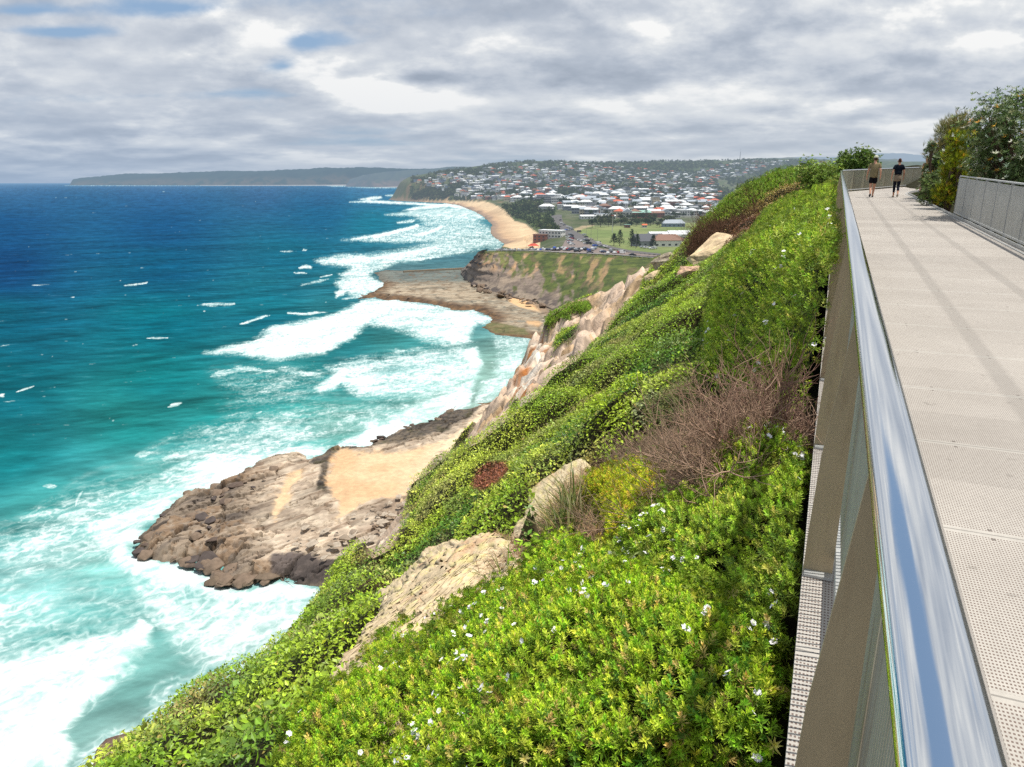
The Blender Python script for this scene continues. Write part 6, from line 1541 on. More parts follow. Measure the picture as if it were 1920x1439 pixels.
bush('she_oak', 'olive feathery she oak behind the yellow green bush', 1790, 372, 31, 3.1, 1.25, 16, 3400, .26, .012, SHE, 74, 'needle', per=9, cat='tree')
bush('yellow_bush', 'bright yellow green rounded bush at the edge of the deck', 1776, 386, 24.6, 2.45, .66, 16, 2600, .15, .011, YEL, 75, 'needle', lift=.15, per=9, pointy=.45)
bush('banksia', 'small dark banksia at the inside of the walkway bend', 1740, 376, 29.5, 2.35, .46, 11, 1100, .09, .024, BANK, 77, per=8, lift=.12)
bush('banksia', 'dark leafy bush filling the gap under the yellow green bush', 1752, 390, 26.8, 1.0, .6, 9, 900, .09, .024, [(4, (84, 100, 48)), (2, (64, 80, 38))], 78, per=8, lift=.12)
bush('round_bush', 'dark green rounded bush on the crest left of the walkway bend', 1598, 338, 52, 1.75, 1.45, 12, 1700, .17, .07, [(4, (88, 112, 40)), (3, (68, 92, 34)), (1, (112, 128, 56))], 79, per=7, lift=.2)
bush('round_bush', 'paler bush on the slope below the crest bush', 1548, 352, 44, 1.0, 1.7, 9, 1300, .15, .06, [(4, (118, 138, 56)), (3, (98, 120, 46))], 80, per=7, lift=.15)
# ------------------------------------------------------------------ vegetation of the near slope
M_leaf = leafmat('scrub_leaf', 0.28, 0.42, 0.35)
M_leaf2 = leafmat('shrub_leaf', 0.20, 0.5, 0.25)
M_twig = vcolmat('dry_stems', 0.9, 0.1, 30.0, 0.3, 0.2, 0.005)
NOLEAF = [[(1110,860),(1180,830),(1240,790),(1320,745),(1420,735),(1500,760),(1530,830),(1520,900),(1430,905),(1380,900),(1345,940),(1290,985),(1230,1000),(1200,1040),(1120,1050),(1040,1050),(1000,1045),(1010,980),(1060,900),(1080,870)]]
NEARSHRUBS = [[(520,1560),(560,1425),(655,1345),(705,1265),(770,1210),(850,1185),(960,1150),(1010,1095),(1060,1080),(1180,1080),(1240,1030),(1300,1005),(1350,960),(1385,915),(1440,905),(1500,930),(1512,1000),(1500,1560)], [(1335,710),(1335,640),(1355,570),(1405,520),(1470,490),(1562,485),(1555,640),(1530,720),(1480,745),(1400,735)]]
BROWN = [([(884,915),(890,880),(915,865),(950,868),(955,885),(935,905),(905,922)], (112, 70, 48)),
         ([(1285,475),(1300,440),(1340,415),(1400,402),(1440,390),(1420,425),(1370,455),(1330,470),(1295,492)], (92, 66, 44)),
         ([(1390,400),(1420,360),(1480,338),(1560,330),(1530,350),(1450,385),(1410,405)], (128, 112, 62)),
         ([(1180,770),(1220,735),(1290,725),(1330,740),(1260,790),(1200,800)], (108, 116, 74)),
         ([(1395,520),(1440,490),(1480,450),(1520,420),(1500,470),(1450,520),(1400,545)], (120, 116, 70)),
         ([(1385,525),(1420,500),(1440,515),(1400,540)], (190, 172, 110))]
def slope_scrub():
    rs = np.random.RandomState(31)
    s, t, z, v = _SS, _TT, _CZ, _CV
    P = W(s, t, z)
    a = 0.5 * np.linalg.norm(np.cross(P[1:, 1:] - P[:-1, :-1], P[1:, :-1] - P[:-1, 1:]), axis=-1)
    C = 0.25 * (P[1:, 1:] + P[:-1, :-1] + P[1:, :-1] + P[:-1, 1:])
    Nn = np.cross(P[1:, :-1] - P[:-1, :-1], P[:-1, 1:] - P[:-1, :-1]); Nn = norm(Nn); Nn *= np.sign(Nn[..., 2:])
    vv = 0.25 * (v[1:, 1:] + v[:-1, :-1] + v[1:, :-1] + v[:-1, 1:])
    r = np.linalg.norm(C - np.array([0, 0, CAMZ]), axis=-1)
    sc, tc_ = ST_of(C)
    facing = (Nn * (np.array([0, 0, CAMZ]) - C)).sum(-1) / r
    L0 = np.clip(0.0019 * r, 0.054, 0.5)
    dens = 2.6 / (0.24 * L0 ** 2)
    w = a * dens * (vv > 0.25) * np.clip(vv * 1.3, 0, 1) * smooth(-0.35, 0.0, facing) * (tc_ > -0.02) * (sc < 150) * (tc_ < 60)
    onright = (tc_ < -3.6) & (sc < 60)
    px, py, d = proj(C)
    w *= (px > -150) & (px < 2000) & (py < 1600) & (d > 0.3)
    for p in NOLEAF + NEARSHRUBS: w *= np.where(sdpoly(px, py, p) > 4, 0.05, 1.0)
    for p in ROCKS[:2]: w *= np.where(sdpoly(px, py, p) > 3, 0.0, 1.0)
    tot = w.sum(); n = int(min(tot, 700000)); print('scrub leaves', tot, n)
    idx = rs.choice(w.size, n, p=(w / tot).ravel()); i, j = np.unravel_index(idx, w.shape)
    f, g = rs.rand(n, 1), rs.rand(n, 1)
    Q = P[i, j] * (1-f)*(1-g) + P[i+1, j] * f*(1-g) + P[i, j+1] * (1-f)*g + P[i+1, j+1] * f*g
    Ns = Nn[i, j]; L = L0[i, j] * np.exp(0.28 * rs.normal(size=n)); rr = r[i, j]
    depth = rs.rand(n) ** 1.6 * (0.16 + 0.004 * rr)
    qs, qt = ST_of(Q)
    # small lumpiness of the leaf surface
    lump = 0.10 * fbm(qs * 2.2, qt * 2.2, 1.0, 3) + 0.05 * pnoise(qs * 6, qt * 6, 2.0)
    Q = Q + Ns * (lump - depth + 0.05)[:, None] + rs.normal(size=(n, 3)) * 0.02
    U = norm(Ns * 0.9 + np.array([0, 0, 0.6]) + 0.75 * rs.normal(size=(n, 3)))
    D = norm(np.cross(U, randdir(n, rs)) + 0.25 * Ns)
    V, Fc = leaves(Q, D, U, L, L * 0.5 * np.exp(.2 * rs.normal(size=n)))
    # colour: patches of different plants, then leaf by leaf
    qx, qy, _ = proj(Q)
    k1 = fbm(qs * .16, qt * .16, 1.0, 4); k2 = fbm(qs * .45, qt * .45, 6.0, 3); d1, cid, _e = worley(qs / 1.9 + .3 * k2, qt / 1.9)
    cell = ((cid * 37) % 101) / 101.0
    B = lambda c: np.broadcast_to(linA(c), (n, 3))
    c = mixc(B((98, 126, 30)), B((130, 150, 40)), smooth(-.25, .3, k1))
    c = mixc(c, B((62, 98, 28)), smooth(.35, .0, cell))
    c = mixc(c, B((150, 160, 60)), smooth(.86, .95, cell) * .7)
    c = mixc(c, B((128, 124, 80)), smooth(.12, .30, k2) * .65)
    c = mixc(c, B((112, 94, 66)), smooth(.20, .36, -k2) * .7)
    c = mixc(c, B((84, 104, 54)), smooth(.1, .3, fbm(qs * .9, qt * .9, 14.0, 3)) * .6)
    for p, cc in BROWN: c = mixc(c, B(cc), smooth(-5, 5, sdpoly(qx, qy, p) + 6 * k2))
    mh = mound(qs, qt); dark = (1 - 0.55 * np.clip(depth / (0.16 + .004 * rr), 0, 1)) * (.62 + .48 * smooth(-.45, .35, mh))  # deep leaves and hollows between mounds darkened: shade painted into the colour
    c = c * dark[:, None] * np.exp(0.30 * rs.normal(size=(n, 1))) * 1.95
    yel = rs.rand(n) < 0.02; c[yel] = linA((190, 176, 90)) * .9
    c = np.clip(np.repeat(c * np.array([1.04, 1.0, 1.08]), 4, 0), 0, 1)
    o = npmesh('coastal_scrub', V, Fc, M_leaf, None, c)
    tag(o, 'dense low glossy leaved scrub blanketing the slope', kind='stuff')
slope_scrub()

# ---- shrubs that stand out, each one its own plant
def sprigs(P, A, sc, rs, rings=4, m=5, ll=0.024, lw=0.0055, colf=None):
    """whorled leafy shoot tips: positions, axes, scale"""
    n = len(P); A = norm(A); B1 = norm(np.cross(A, randdir(n, rs))); B2 = np.cross(A, B1)
    Ps, Ds, Us, Ls, Ws, Cs = [], [], [], [], [], []
    base = colf(n)
    for q in range(rings):
        hgt = (q / max(rings - 1, 1)) * 0.028
        op = math.radians(72 - 52 * q / max(rings - 1, 1))
        for k in range(m):
            an = 2 * math.pi * (k + 0.5 * (q % 2)) / m + rs.rand(n, 1) * .5
            rad = B1 * np.cos(an) + B2 * np.sin(an)
            D = A * math.cos(op) + rad * math.sin(op) + .12 * rs.normal(size=(n, 3))
            Ps.append(P + A * hgt * sc[:, None]); Ds.append(D); Us.append(A * math.sin(op) - rad * math.cos(op) + 1e-3)
            Ls.append(ll * sc * (1.0 - 0.12 * q) * (0.85 + .3 * rs.rand(n))); Ws.append(lw * sc * (0.85 + .3 * rs.rand(n)))
            Cs.append(base * (0.74 + 0.17 * q) * np.exp(.12 * rs.normal(size=(n, 1))))
    return [np.concatenate(q) for q in (Ps, Ds, Us, Ls, Ws, Cs)]
def pxgrid(poly, step, kmax=200):
    xs = np.arange(min(p[0] for p in poly) - step, max(p[0] for p in poly) + step * 1.5, step)
    ys = np.arange(min(p[1] for p in poly) - step, max(p[1] for p in poly) + step * 1.5, step)
    X, Y = np.meshgrid(xs, ys, indexing='ij')
    return X, Y, sdpoly(X, Y, poly), hit(X, Y, kmax)
def shrub_on_slope(name, label, poly, step, hgt, edge, dens, scal, stops, flowers=0, group=None, rings=4, m=5, ll=0.024, lw=0.0055, seed=1, lum=0.14, lumsize=0.34, cat='shrub', inner=(40, 46, 18)):
    rs = np.random.RandomState(seed)
    X, Y, d, k = pxgrid(poly, step)
    ok = ~np.isnan(k) & (d > 0)
    for i_ in range(1, k.shape[0]): k[i_] = np.where(np.isnan(k[i_]), k[i_ - 1], k[i_])
    for i_ in range(k.shape[0] - 2, -1, -1): k[i_] = np.where(np.isnan(k[i_]), k[i_ + 1], k[i_])
    k = np.where(np.isnan(k), np.nanmean(k), k)
    P = atk(X, Y, k)
    e = np.clip(d / edge, 0, 1); dome = np.sqrt(np.clip(1 - (1 - e) ** 2, 0, 1))
    s, t = ST_of(P)
    d1, c1, e1 = worley(s / lumsize + .3 * fbm(s * 3, t * 3, 1.0, 2), t / lumsize)
    d3, c3, e3 = worley(s / (lumsize * 2.6), t / (lumsize * 2.6))
    lump = lum * np.sqrt(np.clip(1 - (d1 / .8) ** 2, 0, 1)) + lum * 1.2 * np.sqrt(np.clip(1 - (d3 / .85) ** 2, 0, 1))
    P[..., 2] += hgt * dome + (lump - lum * 1.3) * np.minimum(1, e * 2) - (1 - dome) * 0.1
    a = np.zeros(X.shape); Nn = np.zeros(P.shape)
    du = np.gradient(P, axis=0); dv = np.gradient(P, axis=1)
    for q_ in (du, dv):
        ln_ = np.linalg.norm(q_, axis=-1, keepdims=True); q_ *= np.minimum(1, 4 * np.median(ln_[ok]) / np.maximum(ln_, 1e-6))
    Nn = np.cross(du, dv); a = np.linalg.norm(Nn, axis=-1); Nn = norm(Nn); Nn *= np.sign((Nn * (np.array([0, 0, CAMZ]) - P)).sum(-1, keepdims=True))
    a = np.minimum(a, np.percentile(a[ok], 99.5)) * ok
    loc = P[ok].mean(0); loc[2] = P[ok][:, 2].min() - .2
    root = empty(name, tuple(loc), 0, label, cat, group)
    f = gridfaces(*X.shape)
    f = f[(ok & (e > .42)).ravel()[f].all(1)]
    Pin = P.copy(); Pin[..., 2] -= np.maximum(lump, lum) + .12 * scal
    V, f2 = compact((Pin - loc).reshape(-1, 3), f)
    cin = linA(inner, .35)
    npmesh('inner_shade', V, f2, M_twig, root, np.broadcast_to(cin, V.shape), None, True)  # dark sheet under the leaves, standing in for shade inside the shrub
    n = int(a.sum() * dens); print(name, 'area', a.sum(), 'sprigs', n); n = min(n, 30000)
    idx = rs.choice(a.size, n, p=(a / a.sum()).ravel()); i, j = np.unravel_index(idx, a.shape)
    jx, jy = rs.rand(n, 1) - .5, rs.rand(n, 1) - .5
    Q = P[i, j] + du[i, j] * jx + dv[i, j] * jy; Nq = Nn[i, j]
    dep = rs.rand(n) ** 1.5 * 0.085 * scal
    Q = Q - Nq * dep[:, None]
    A = norm(Nq * 0.8 + np.array([0, 0, 0.75]) + 0.42 * rs.normal(size=(n, 3)))
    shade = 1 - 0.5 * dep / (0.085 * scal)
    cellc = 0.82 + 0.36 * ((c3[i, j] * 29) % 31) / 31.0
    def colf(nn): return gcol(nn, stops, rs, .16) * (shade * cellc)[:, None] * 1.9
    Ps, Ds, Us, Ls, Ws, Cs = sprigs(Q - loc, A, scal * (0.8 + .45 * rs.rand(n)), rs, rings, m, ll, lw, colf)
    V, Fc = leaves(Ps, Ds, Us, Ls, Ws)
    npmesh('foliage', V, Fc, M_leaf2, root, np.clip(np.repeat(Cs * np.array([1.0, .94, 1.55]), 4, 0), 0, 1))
    if flowers:
        pick = np.argsort(dep + .03 * rs.rand(n) + .07 * (fbm(Q[:, 0] * 1.3, Q[:, 1] * 1.3, 3.0, 2) < -.02))[:flowers]
        q = Q[pick] - loc + A[pick] * 0.034 * scal; Aq = norm(A[pick] + .4 * rs.normal(size=(len(pick), 3)))
        Ps, Ds, Us = [], [], []
        B1 = norm(np.cross(Aq, randdir(len(q), rs))); B2 = np.cross(Aq, B1)
        for cl in range(3):
            off = randdir(len(q), rs) * 0.012 * scal if cl else 0
            on = rs.rand(len(q), 1) < (1 if cl == 0 else .45)
            for kk in range(5):
                an = 2 * math.pi * kk / 5 + .3 * cl
                Ps.append(np.where(on, q + off, q)); Ds.append(B1 * math.cos(an) + B2 * math.sin(an) + .25 * Aq); Us.append(Aq)
        Ps, Ds, Us = [np.concatenate(x_) for x_ in (Ps, Ds, Us)]
        V, Fc = leaves(Ps, Ds, Us, 0.0125 * scal, 0.0085 * scal)
        fl = npmesh('flowers', V, Fc, simple('white_petals', (0.80, 0.78, 0.80), 0.6), root); fl['kind'] = 'stuff'
    return root
WEST = [(5, (132, 158, 30)), (4, (108, 140, 28)), (3, (154, 170, 44)), (1.2, (76, 112, 28)), (1, (162, 152, 68))]
DEEP = [(4, (120, 144, 34)), (4, (138, 160, 42)), (2, (90, 118, 30)), (1, (158, 164, 62))]
YELL = [(4, (150, 160, 30)), (3, (128, 146, 26)), (2, (172, 158, 50))]
shrub_on_slope('coastal_rosemary', 'large bright green flowering shrub filling the bottom centre beside the balustrade',
    [(500,1560),(545,1425),(640,1338),(690,1258),(760,1200),(850,1172),(960,1135),(1010,1078),(1060,1062),(1130,1092),(1180,1132),(1300,1180),(1395,1245),(1450,1330),(1490,1560)],
    9, 0.20, 50, 1800, 1.25, WEST, 240, None, 4, 5, seed=1, lum=.26, lumsize=.5)
shrub_on_slope('coastal_rosemary', 'deep green flowering shrub hard against the deck edge, below the dead bush',
    [(1130,1088),(1190,1050),(1240,1010),(1300,988),(1350,942),(1385,902),(1440,890),(1500,915),(1512,1000),(1500,1250),(1478,1420),(1440,1330),(1395,1250),(1290,1180),(1180,1130)],
    8, 0.22, 36, 1750, 1.22, DEEP, 150, None, 4, 5, seed=2, lum=.27, lumsize=.55)
shrub_on_slope('coastal_rosemary', 'rounded flowering shrub beside the balustrade, above the dead bush',
    [(1322,720),(1318,640),(1340,560),(1400,505),(1470,475),(1562,470),(1566,560),(1548,640),(1538,735),(1480,758),(1400,745)],
    5, 1.35, 44, 560, 2.0, DEEP, 260, None, 3, 5, seed=3, lum=.5, lumsize=1.1)
shrub_on_slope('coastal_rosemary', 'dark glossy shrub high beside the balustrade near the crest',
    [(1395,478),(1425,425),(1480,385),(1570,362),(1570,458),(1480,468),(1420,488)],
    5, 0.8, 26, 190, 3.4, DEEP, 0, None, 3, 5, seed=4, lum=.6, lumsize=1.5)
shrub_on_slope('yellow_green_shrub', 'small yellow green shrub between the strap leaved plant and the dead bush',
    [(1088,950),(1095,925),(1130,912),(1200,905),(1242,945),(1228,985),(1195,1005),(1185,1062),(1130,1058),(1140,990)],
    6, 0.22, 24, 1500, 1.25, YELL, 0, None, 4, 5, seed=5)
shrub_on_slope('grey_green_shrub', 'grey green feathery shrub left of the dead bush, upslope',
    [(1185,800),(1190,755),(1225,725),(1290,722),(1330,745),(1280,800),(1220,815)],
    6, 0.3, 24, 420, 1.7, [(3, (112, 120, 56)), (2, (98, 108, 46)), (1, (136, 130, 72))], 0, None, 3, 5, seed=6)
shrub_on_slope('leafy_shrub', 'bright rounded shrub on the crest above the brown thicket',
    [(1300,428),(1330,398),(1385,362),(1460,332),(1500,322),(1500,345),(1430,385),(1370,415),(1310,440)],
    5, 0.5, 14, 90, 4.5, [(4, (112, 140, 34)), (2, (92, 124, 30)), (1, (132, 140, 56))], 0, None, 3, 5, seed=8, lum=.4, lumsize=1.8)
shrub_on_slope('leafy_shrub', 'green shrub alone on the bare pink cliff face',
    [(1018,612),(1030,592),(1062,577),(1100,573),(1106,583),(1072,590),(1066,606),(1048,598),(1030,618)],
    2, .7, 7, 40, 6.5, [(4, (112, 140, 34)), (2, (92, 124, 30))], 0, None, 3, 4, seed=9, lum=.4, lumsize=1.8)

# ---- dead, leafless brush
def branch(mb, p, d, ln, rad, lev, rs, droop=0.0):
    n = 4 if lev > 0 else 3; pts = [p]; rads = [rad]
    for q in range(n):
        d = norm(d + rs.normal(size=3) * 0.20 + np.array([0, 0, 0.06 - droop])); p = p + d * ln / n
        pts.append(p); rads.append(rad * (1 - 0.8 * (q + 1) / n) + 0.0008)
        if lev > 0 and q >= 0:
            for _ in range(2 if lev > 1 else rs.randint(1, 3)):
                dd = norm(d + rs.normal(size=3) * 0.55)
                branch(mb, p, dd, ln * (.45 + .3 * rs.rand()), rad * .55, lev - 1, rs, droop)
    mb.tube(pts, rads, 4 if lev > 0 else 3, False)
def dead_brush(name, label, poly, n, ln, rad, lev, seed, col, raise_=0.0, lean=(0, 0)):
    rs = np.random.RandomState(seed); mb = MB()
    X, Y, d, k = pxgrid(poly, 9)
    ok = (d > 0) & ~np.isnan(k); P = atk(X, Y, k)[ok]
    P[:, 2] -= .35 * ln
    for b in P[rs.choice(len(P), n)]:
        b = b + rs.normal(size=3) * .05
        d0 = norm(np.array([lean[0], lean[1], 1.0]) + rs.normal(size=3) * .45)
        branch(mb, b, d0, ln * (.6 + .6 * rs.rand()), rad * (.7 + .6 * rs.rand()), lev, rs)
    o = mb.build(name, M_twig); nv = len(mb.v); loc = np.mean(P, 0)
    c = np.ones((nv, 4), np.float32); c[:, :3] = linA(col, .8) * (0.8 + .4 * np.random.RandomState(seed).rand(nv, 1))
    o.data.color_attributes.new('col', 'FLOAT_COLOR', 'POINT').data.foreach_set('color', c.ravel())
    for p in o.data.polygons: p.use_smooth = True
    o.data.transform(Matrix.Translation(-Vector(loc))); o.location = loc
    return tag(o, label, 'dead shrub')
dead_brush('dead_shrub', 'large leafless grey brown bush of bare branches below the rounded flowering shrub',
    [(1340,985),(1325,930),(1345,880),(1390,850),(1440,850),(1475,868),(1470,905),(1430,930),(1380,985)], 68, 0.54, 0.0085, 2, 41, (178, 148, 126), 0, (-.3, .1))
dead_brush('dead_shrub', 'bare reddish brown branches in the shade beside the deck edge',
    [(1440,905),(1450,820),(1480,790),(1504,800),(1498,880),(1480,905)], 26, 0.5, 0.008, 2, 42, (150, 118, 102), 0, (-.45, .2))
dead_brush('dead_shrub', 'thin matted dry twigs lying left of the large bare bush',
    [(1110,880),(1180,835),(1260,800),(1290,850),(1290,950),(1240,1000),(1230,920),(1160,900)], 150, 0.42, 0.0036, 1, 43, (172, 148, 122), 0, (.3, -.2))
dead_brush('dead_shrub', 'low grey twigs between the strap leaved plant and the yellow green shrub',
    [(1030,1040),(1050,980),(1100,965),(1140,1000),(1140,1055),(1080,1062)], 60, 0.36, 0.0036, 1, 44, (150, 128, 110), 0, (0, 0))
dead_brush('dead_shrub', 'dark brown leafless thicket on the slope beneath the crest',
    [(1288,480),(1305,442),(1345,418),(1400,405),(1435,395),(1410,425),(1370,452),(1330,472),(1298,495)], 70, 1.7, 0.022, 2, 45, (112, 84, 66), 0, (-.2, 0))

# ---- strap-leaved plants and dry grass
def blades(P, D0, L, Wd, rs, seg=4, droop=0.9):
    n = len(P); V = []; D = norm(D0); S = norm(np.cross(D, np.array([0, 0, 1.0]) + .01)); p = P.copy()
    L = np.broadcast_to(L, (n,))[:, None]; Wd = np.broadcast_to(Wd, (n,))[:, None]
    for q in range(seg + 1):
        w = Wd * (1 - (q / seg) ** 1.8) * .5 + .0004
        V += [p - S * w, p + S * w]
        D = norm(D + np.array([0, 0, -droop / seg]) * (0.4 + rs.rand(n, 1))); p = p + D * L / seg
    V = np.stack(V, 1).reshape(-1, 3); b = np.arange(n)[:, None] * 2 * (seg + 1)
    Fq = np.concatenate([np.concatenate([b + 2*q, b + 2*q + 1, b + 2*q + 3, b + 2*q + 2], 1) for q in range(seg)])
    return V, Fq, 2 * (seg + 1)
def strap_plant(label, spots, n, L, seed, stops):
    rs = np.random.RandomState(seed)
    bx = np.array([p[0] for p in spots], float); by = np.array([p[1] for p in spots], float)
    Bp = atk(bx, by, hit(bx, by)); Bp[:, 2] += .06
    P = Bp[rs.choice(len(Bp), n)] + rs.normal(size=(n, 3)) * np.array([.05, .05, .01])
    loc = Bp.mean(0)
    an = rs.rand(n) * 6.283; tilt = .2 + .5 * rs.rand(n)
    D = np.stack([np.cos(an) * tilt - .15, np.sin(an) * tilt - .1, np.ones(n)], -1)
    V, Fq, per = blades(P - loc, D, L * (.6 + .6 * rs.rand(n)), .016 + .012 * rs.rand(n), rs, 5, .9)
    root = empty('strap_leaf_plant', tuple(loc), 0, label, 'plant')
    npmesh('leaf_fan', V, Fq, M_leaf2, root, np.repeat(gcol(n, stops, rs, .2) * .6, per, 0))
STRAP = [(4, (120, 132, 62)), (3, (150, 146, 84)), (2, (190, 170, 120)), (2, (96, 116, 50))]
strap_plant('spiky strap leaved plant hanging over the middle boulder', [(1062,1012),(1080,1000),(1050,1032),(1078,972),(1068,1040)], 240, .60, 51, STRAP)
strap_plant('upright green strap leaves growing above the yellow green shrub', [(1165,915),(1195,912),(1210,920)], 34, .42, 52, [(3, (128, 150, 60)), (1, (160, 160, 80))])
strap_plant('few stiff green blades rising from the dry grass on the lowest boulder', [(938,1120),(950,1128),(972,1108)], 18, .42, 53, [(3, (128, 150, 60)), (2, (190, 150, 100))])
def dry_grass(name, label, poly, n, L, seed, stops, lift=0.0, droop=1.2):
    rs = np.random.RandomState(seed)
    X, Y, d, k = pxgrid(poly, 7); ok = (d > 0) & ~np.isnan(k)
    P = atk(X, Y, k)[ok]; P = P[rs.choice(len(P), n)] + rs.normal(size=(n, 3)) * .05; P[:, 2] += lift
    an = rs.rand(n) * 6.283; D = np.stack([np.cos(an), np.sin(an), .5 + .8 * rs.rand(n)], -1)
    V, Fq, per = blades(P, D, L * (.5 + .8 * rs.rand(n)), .004 + .003 * rs.rand(n), rs, 3, droop)
    o = npmesh(name, V, Fq, M_leaf2, None, np.repeat(gcol(n, stops, rs, .2) * .6, per, 0))
    tag(o, label, kind='stuff')
DRY = [(4, (186, 152, 110)), (3, (160, 124, 92)), (2, (206, 176, 130)), (1, (120, 96, 70))]
dry_grass('dry_grass', 'matted straw coloured grass over the lowest boulder', [(880,1040),(940,1030),(1000,1045),(1030,1060),(990,1090),(950,1130),(910,1110),(900,1070)], 3800, .26, 61, DRY, .10)
dry_grass('dry_grass', 'straw and dry blades between the two boulders and the yellow green shrub', [(1000,1045),(1010,985),(1060,905),(1105,885),(1120,920),(1100,960),(1130,1000),(1130,1055),(1060,1062)], 4200, .26, 63, DRY, .02, .9)
dry_grass('dry_grass', 'dead straw and twigs under the bare bush', [(1110,890),(1180,840),(1260,795),(1330,760),(1420,760),(1450,900),(1380,905),(1300,985),(1230,1000),(1220,930),(1150,905)], 5200, .22, 62, [(3, (150, 124, 100)), (3, (124, 100, 80)), (2, (180, 150, 118))], 0.0, .8)

# ---- boulders set in the slope
def rock_patch(label, poly, step, hgt, edge, seed, colA, colB, rough=.10, sink=.5, fs=1.0):
    """an outcrop with a given plan outline on the slope: steep broken sides, uneven top, running down into the soil"""
    X, Y, d, k = pxgrid(poly, step); d = d + edge * .35 * fbm(X / edge * .5, Y / edge * .5, seed, 4)
    for i_ in range(1, k.shape[0]): k[i_] = np.where(np.isnan(k[i_]), k[i_ - 1], k[i_])
    for i_ in range(k.shape[0] - 2, -1, -1): k[i_] = np.where(np.isnan(k[i_]), k[i_ + 1], k[i_])
    P = atk(X, Y, k); e = np.clip(d / edge, -1, 1); dome = np.sqrt(np.clip(1 - (1 - np.clip(e, 0, 1)) ** 2, 0, 1))
    x_, y_ = P[..., 0] * fs, P[..., 1] * fs; z_ = P[..., 2] * fs
    n1 = fbm(x_ * .8, y_ * .8, z_ * .8 + seed, 5); n2 = fbm(x_ * 3.2, y_ * 3.2, z_ * 3.2 + seed, 5); ck = np.abs(fbm(x_ * 1.1 + .5 * n2, y_ * 1.1, z_ * 1.6 + seed + 5, 3))
    step_ = np.round((z_ + .35 * n1) * 2.2) / 2.2 - (z_ + .35 * n1)
    crack = smooth(.035, .0, ck)
    Nn = norm(np.cross(np.gradient(P, axis=0), np.gradient(P, axis=1))); Nn *= np.sign((Nn * (np.array([0, 0, CAMZ]) - P)).sum(-1, keepdims=True)); Nn = norm(.5 * Nn + np.array([-.25, -.25, .6]))
    up = hgt * dome * (1 + .5 * n1) + rough * (1.5 * n1 + .35 * n2 - .4 * crack + .25 * step_) * np.minimum(1, np.clip(e, 0, 1) * 3) + np.where(d < 0, e * sink, 0)
    P = P + Nn * up[..., None]
    f = gridfaces(*X.shape); f = f[(d.ravel() > -edge * .9)[f].all(1)]
    S = P.shape; B = lambda c, q=.92: np.broadcast_to(linA(c, q), S)
    c = mixc(B(colA), B(colB), smooth(-.2, .25, n1)); n3 = fbm(x_ * 9, y_ * 9, z_ * 9, 4)
    c = mixc(c, B((214, 202, 128)), smooth(.08, .24, n3 + .5 * n2) * .6)
    c = mixc(c, B((108, 98, 88), .5), smooth(.1, .3, -n2) * .3); c = mixc(c, B((84, 72, 60), .5), crack * .55); c = mixc(c, B((220, 170, 130)), smooth(.2, .4, n1 - n3 * .5) * .5)
    V, f, c = compact(P.reshape(-1, 3), f, c.reshape(-1, 3)); loc = V.mean(0)
    if (np.cross(V[f[len(f)//2][1]] - V[f[len(f)//2][0]], V[f[len(f)//2][3]] - V[f[len(f)//2][0]]))[2] < 0: f = f[:, ::-1]
    o = npmesh('boulder', V - loc, f, vcolmat('lichened_rock', .92, .1, 16.0 * fs, .36, .5, .03), None, c, None, True, loc)
    return tag(o, label, 'boulder')
rock_patch('lowest pale lichen covered boulder, a long slab beside the foreground shrub', [(622,1352),(640,1320),(668,1282),(690,1240),(703,1195),(722,1175),(718,1135),(745,1108),(778,1085),(800,1052),(830,1036),(865,1030),(905,1024),(942,1028),(985,1052),(1010,1090),(980,1150),(890,1200),(810,1240),(740,1300),(690,1380)], 3.0, .30, 18, 3, (224, 202, 166), (206, 186, 152), .09, .5)
rock_patch('middle boulder behind the spiky strap leaved plant', [(962,1030),(975,1000),(990,965),(1000,935),(1030,910),(1060,885),(1095,866),(1108,874),(1080,902),(1048,938),(1022,985),(1002,1032),(980,1045)], 3.0, .16, 10, 5, (222, 204, 168), (206, 188, 154), .07, .4)
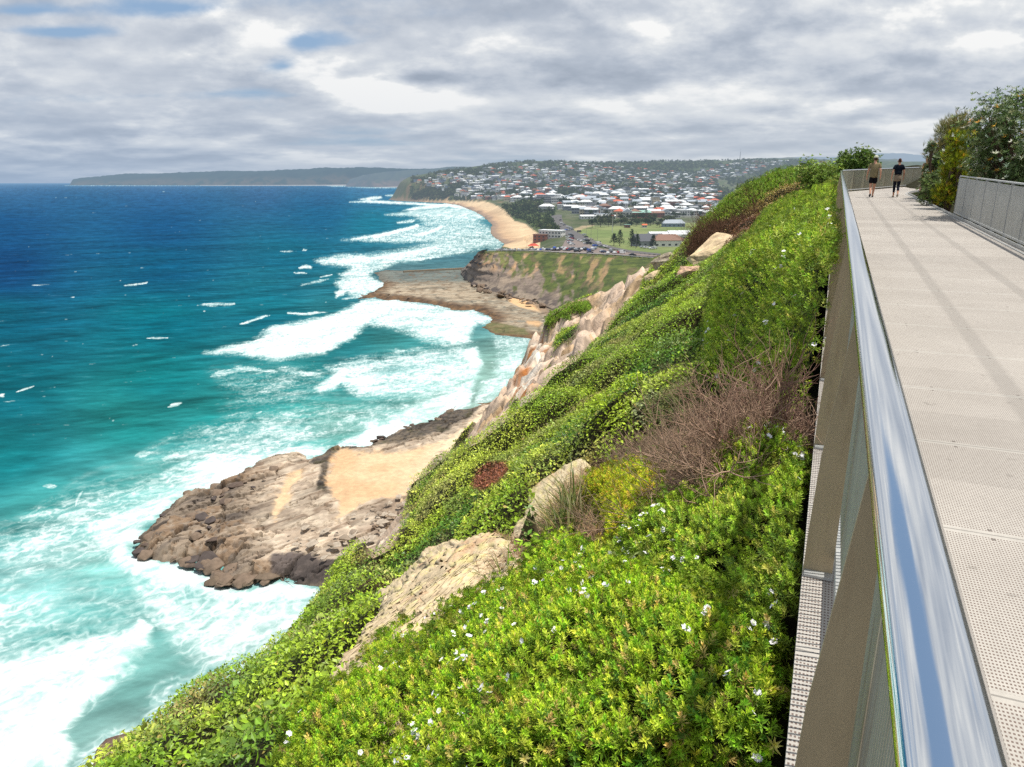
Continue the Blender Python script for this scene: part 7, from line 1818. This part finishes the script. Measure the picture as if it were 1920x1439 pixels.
def crag(label, px, py, size, rz, tilt, colA, colB, seed, dk=0.0):
    """one angular block of the outcrop: a broken hull with flat faces, worn edges and cracks"""
    rs = np.random.RandomState(seed); bmm = bmesh.new()
    for q in range(15):
        v = rs.normal(size=3); v /= max(np.abs(v).max(), 1e-6); v *= .8 + .2 * rs.rand(); bmm.verts.new(v * np.array(size))
    bmesh.ops.convex_hull(bmm, input=list(bmm.verts)); bmesh.ops.delete(bmm, geom=[v for v in bmm.verts if not v.link_faces], context='VERTS')
    bmesh.ops.subdivide_edges(bmm, edges=list(bmm.edges), cuts=5, use_grid_fill=True); bmesh.ops.triangulate(bmm, faces=list(bmm.faces))
    bmm.normal_update(); V = np.array([v.co[:] for v in bmm.verts]); Nv = np.array([v.normal[:] for v in bmm.verts]); Fq = np.array([[v.index for v in f.verts] for f in bmm.faces]); bmm.free()
    x_, y_, z_ = V.T; n1 = fbm(x_ * 1.2, y_ * 1.2, z_ * 1.2 + seed, 5); n2 = fbm(x_ * 4, y_ * 4, z_ * 4 + seed, 4); bed = np.abs(np.sin(z_ * 5.5 + 1.2 * n1)); ck = smooth(.16, .0, bed)
    V = V + Nv * (.22 * n1 + .08 * n2 - .12 * ck)[:, None]
    B = lambda c, q=.85: np.broadcast_to(linA(c, q), V.shape)
    c = mixc(B(colA), B(colB), smooth(-.2, .25, n1)); c = mixc(c, B((206, 196, 140)), smooth(.08, .25, n2) * .5); c = mixc(c, B((86, 76, 66), .6), ck * .75); c = mixc(c, B((96, 88, 78), .6), smooth(.1, .3, -n2) * .5)
    p = atk(px, py, float(hit(np.array([px], float), np.array([py], float))[0]) + dk)
    o = npmesh('boulder', V, Fq, vcolmat('crag_rock', .92, .1, 6.0, .4, .7, .06), None, c, None, False, p); o.rotation_euler = (tilt[0], tilt[1], rz)
    return tag(o, label, 'boulder')
PALE, GREYR, PINK, DARKR = ((230, 206, 168), (206, 182, 148)), ((196, 184, 164), (150, 138, 122)), ((222, 182, 154), (192, 160, 134)), ((168, 140, 116), (120, 102, 86))
crag('broad pale boulder, highest of the outcrop below the crest', 1334, 480, (1.89, 1.16, 0.92), .5, (.1, -.45), *PALE, 3)
crag('smaller pink boulder between the overhanging rock and the broad one', 1294, 515, (.85, .6, .55), .4, (.1, -.3), *PINK, 4)
crag('upright cracked grey rock, tallest of the outcrop below the crest', 1268, 468, (0.92, 0.85, 1.4), .2, (0, .1), *GREYR, 5)
crag('grey block leaning against the upright cracked rock', 1248, 490, (1.16, 0.85, 0.73), .6, (.1, -.3), *GREYR, 6)
crag('leftmost pale block of the outcrop below the crest', 1228, 516, (1.16, 0.79, 0.61), .5, (0, -.2), *PALE, 7)
crag('low dark ledge of rock at the foot of the outcrop', 1233, 540, (1.16, 0.73, 0.49), .4, (0, -.2), *DARKR, 8)

_p = at(222, 1418, 0.6)
crag('dark wet rock rising from the surf below the lower left of the slope', 600, 1200, (3.6, 2.2, 1.9), .7, (.1, -.2), (120, 98, 88), (92, 76, 70), 12)
bpy.data.objects[[o.name for o in COL.objects if o.get('label', '').startswith('dark wet rock')][0]].location = tuple(_p)   # shore_rock
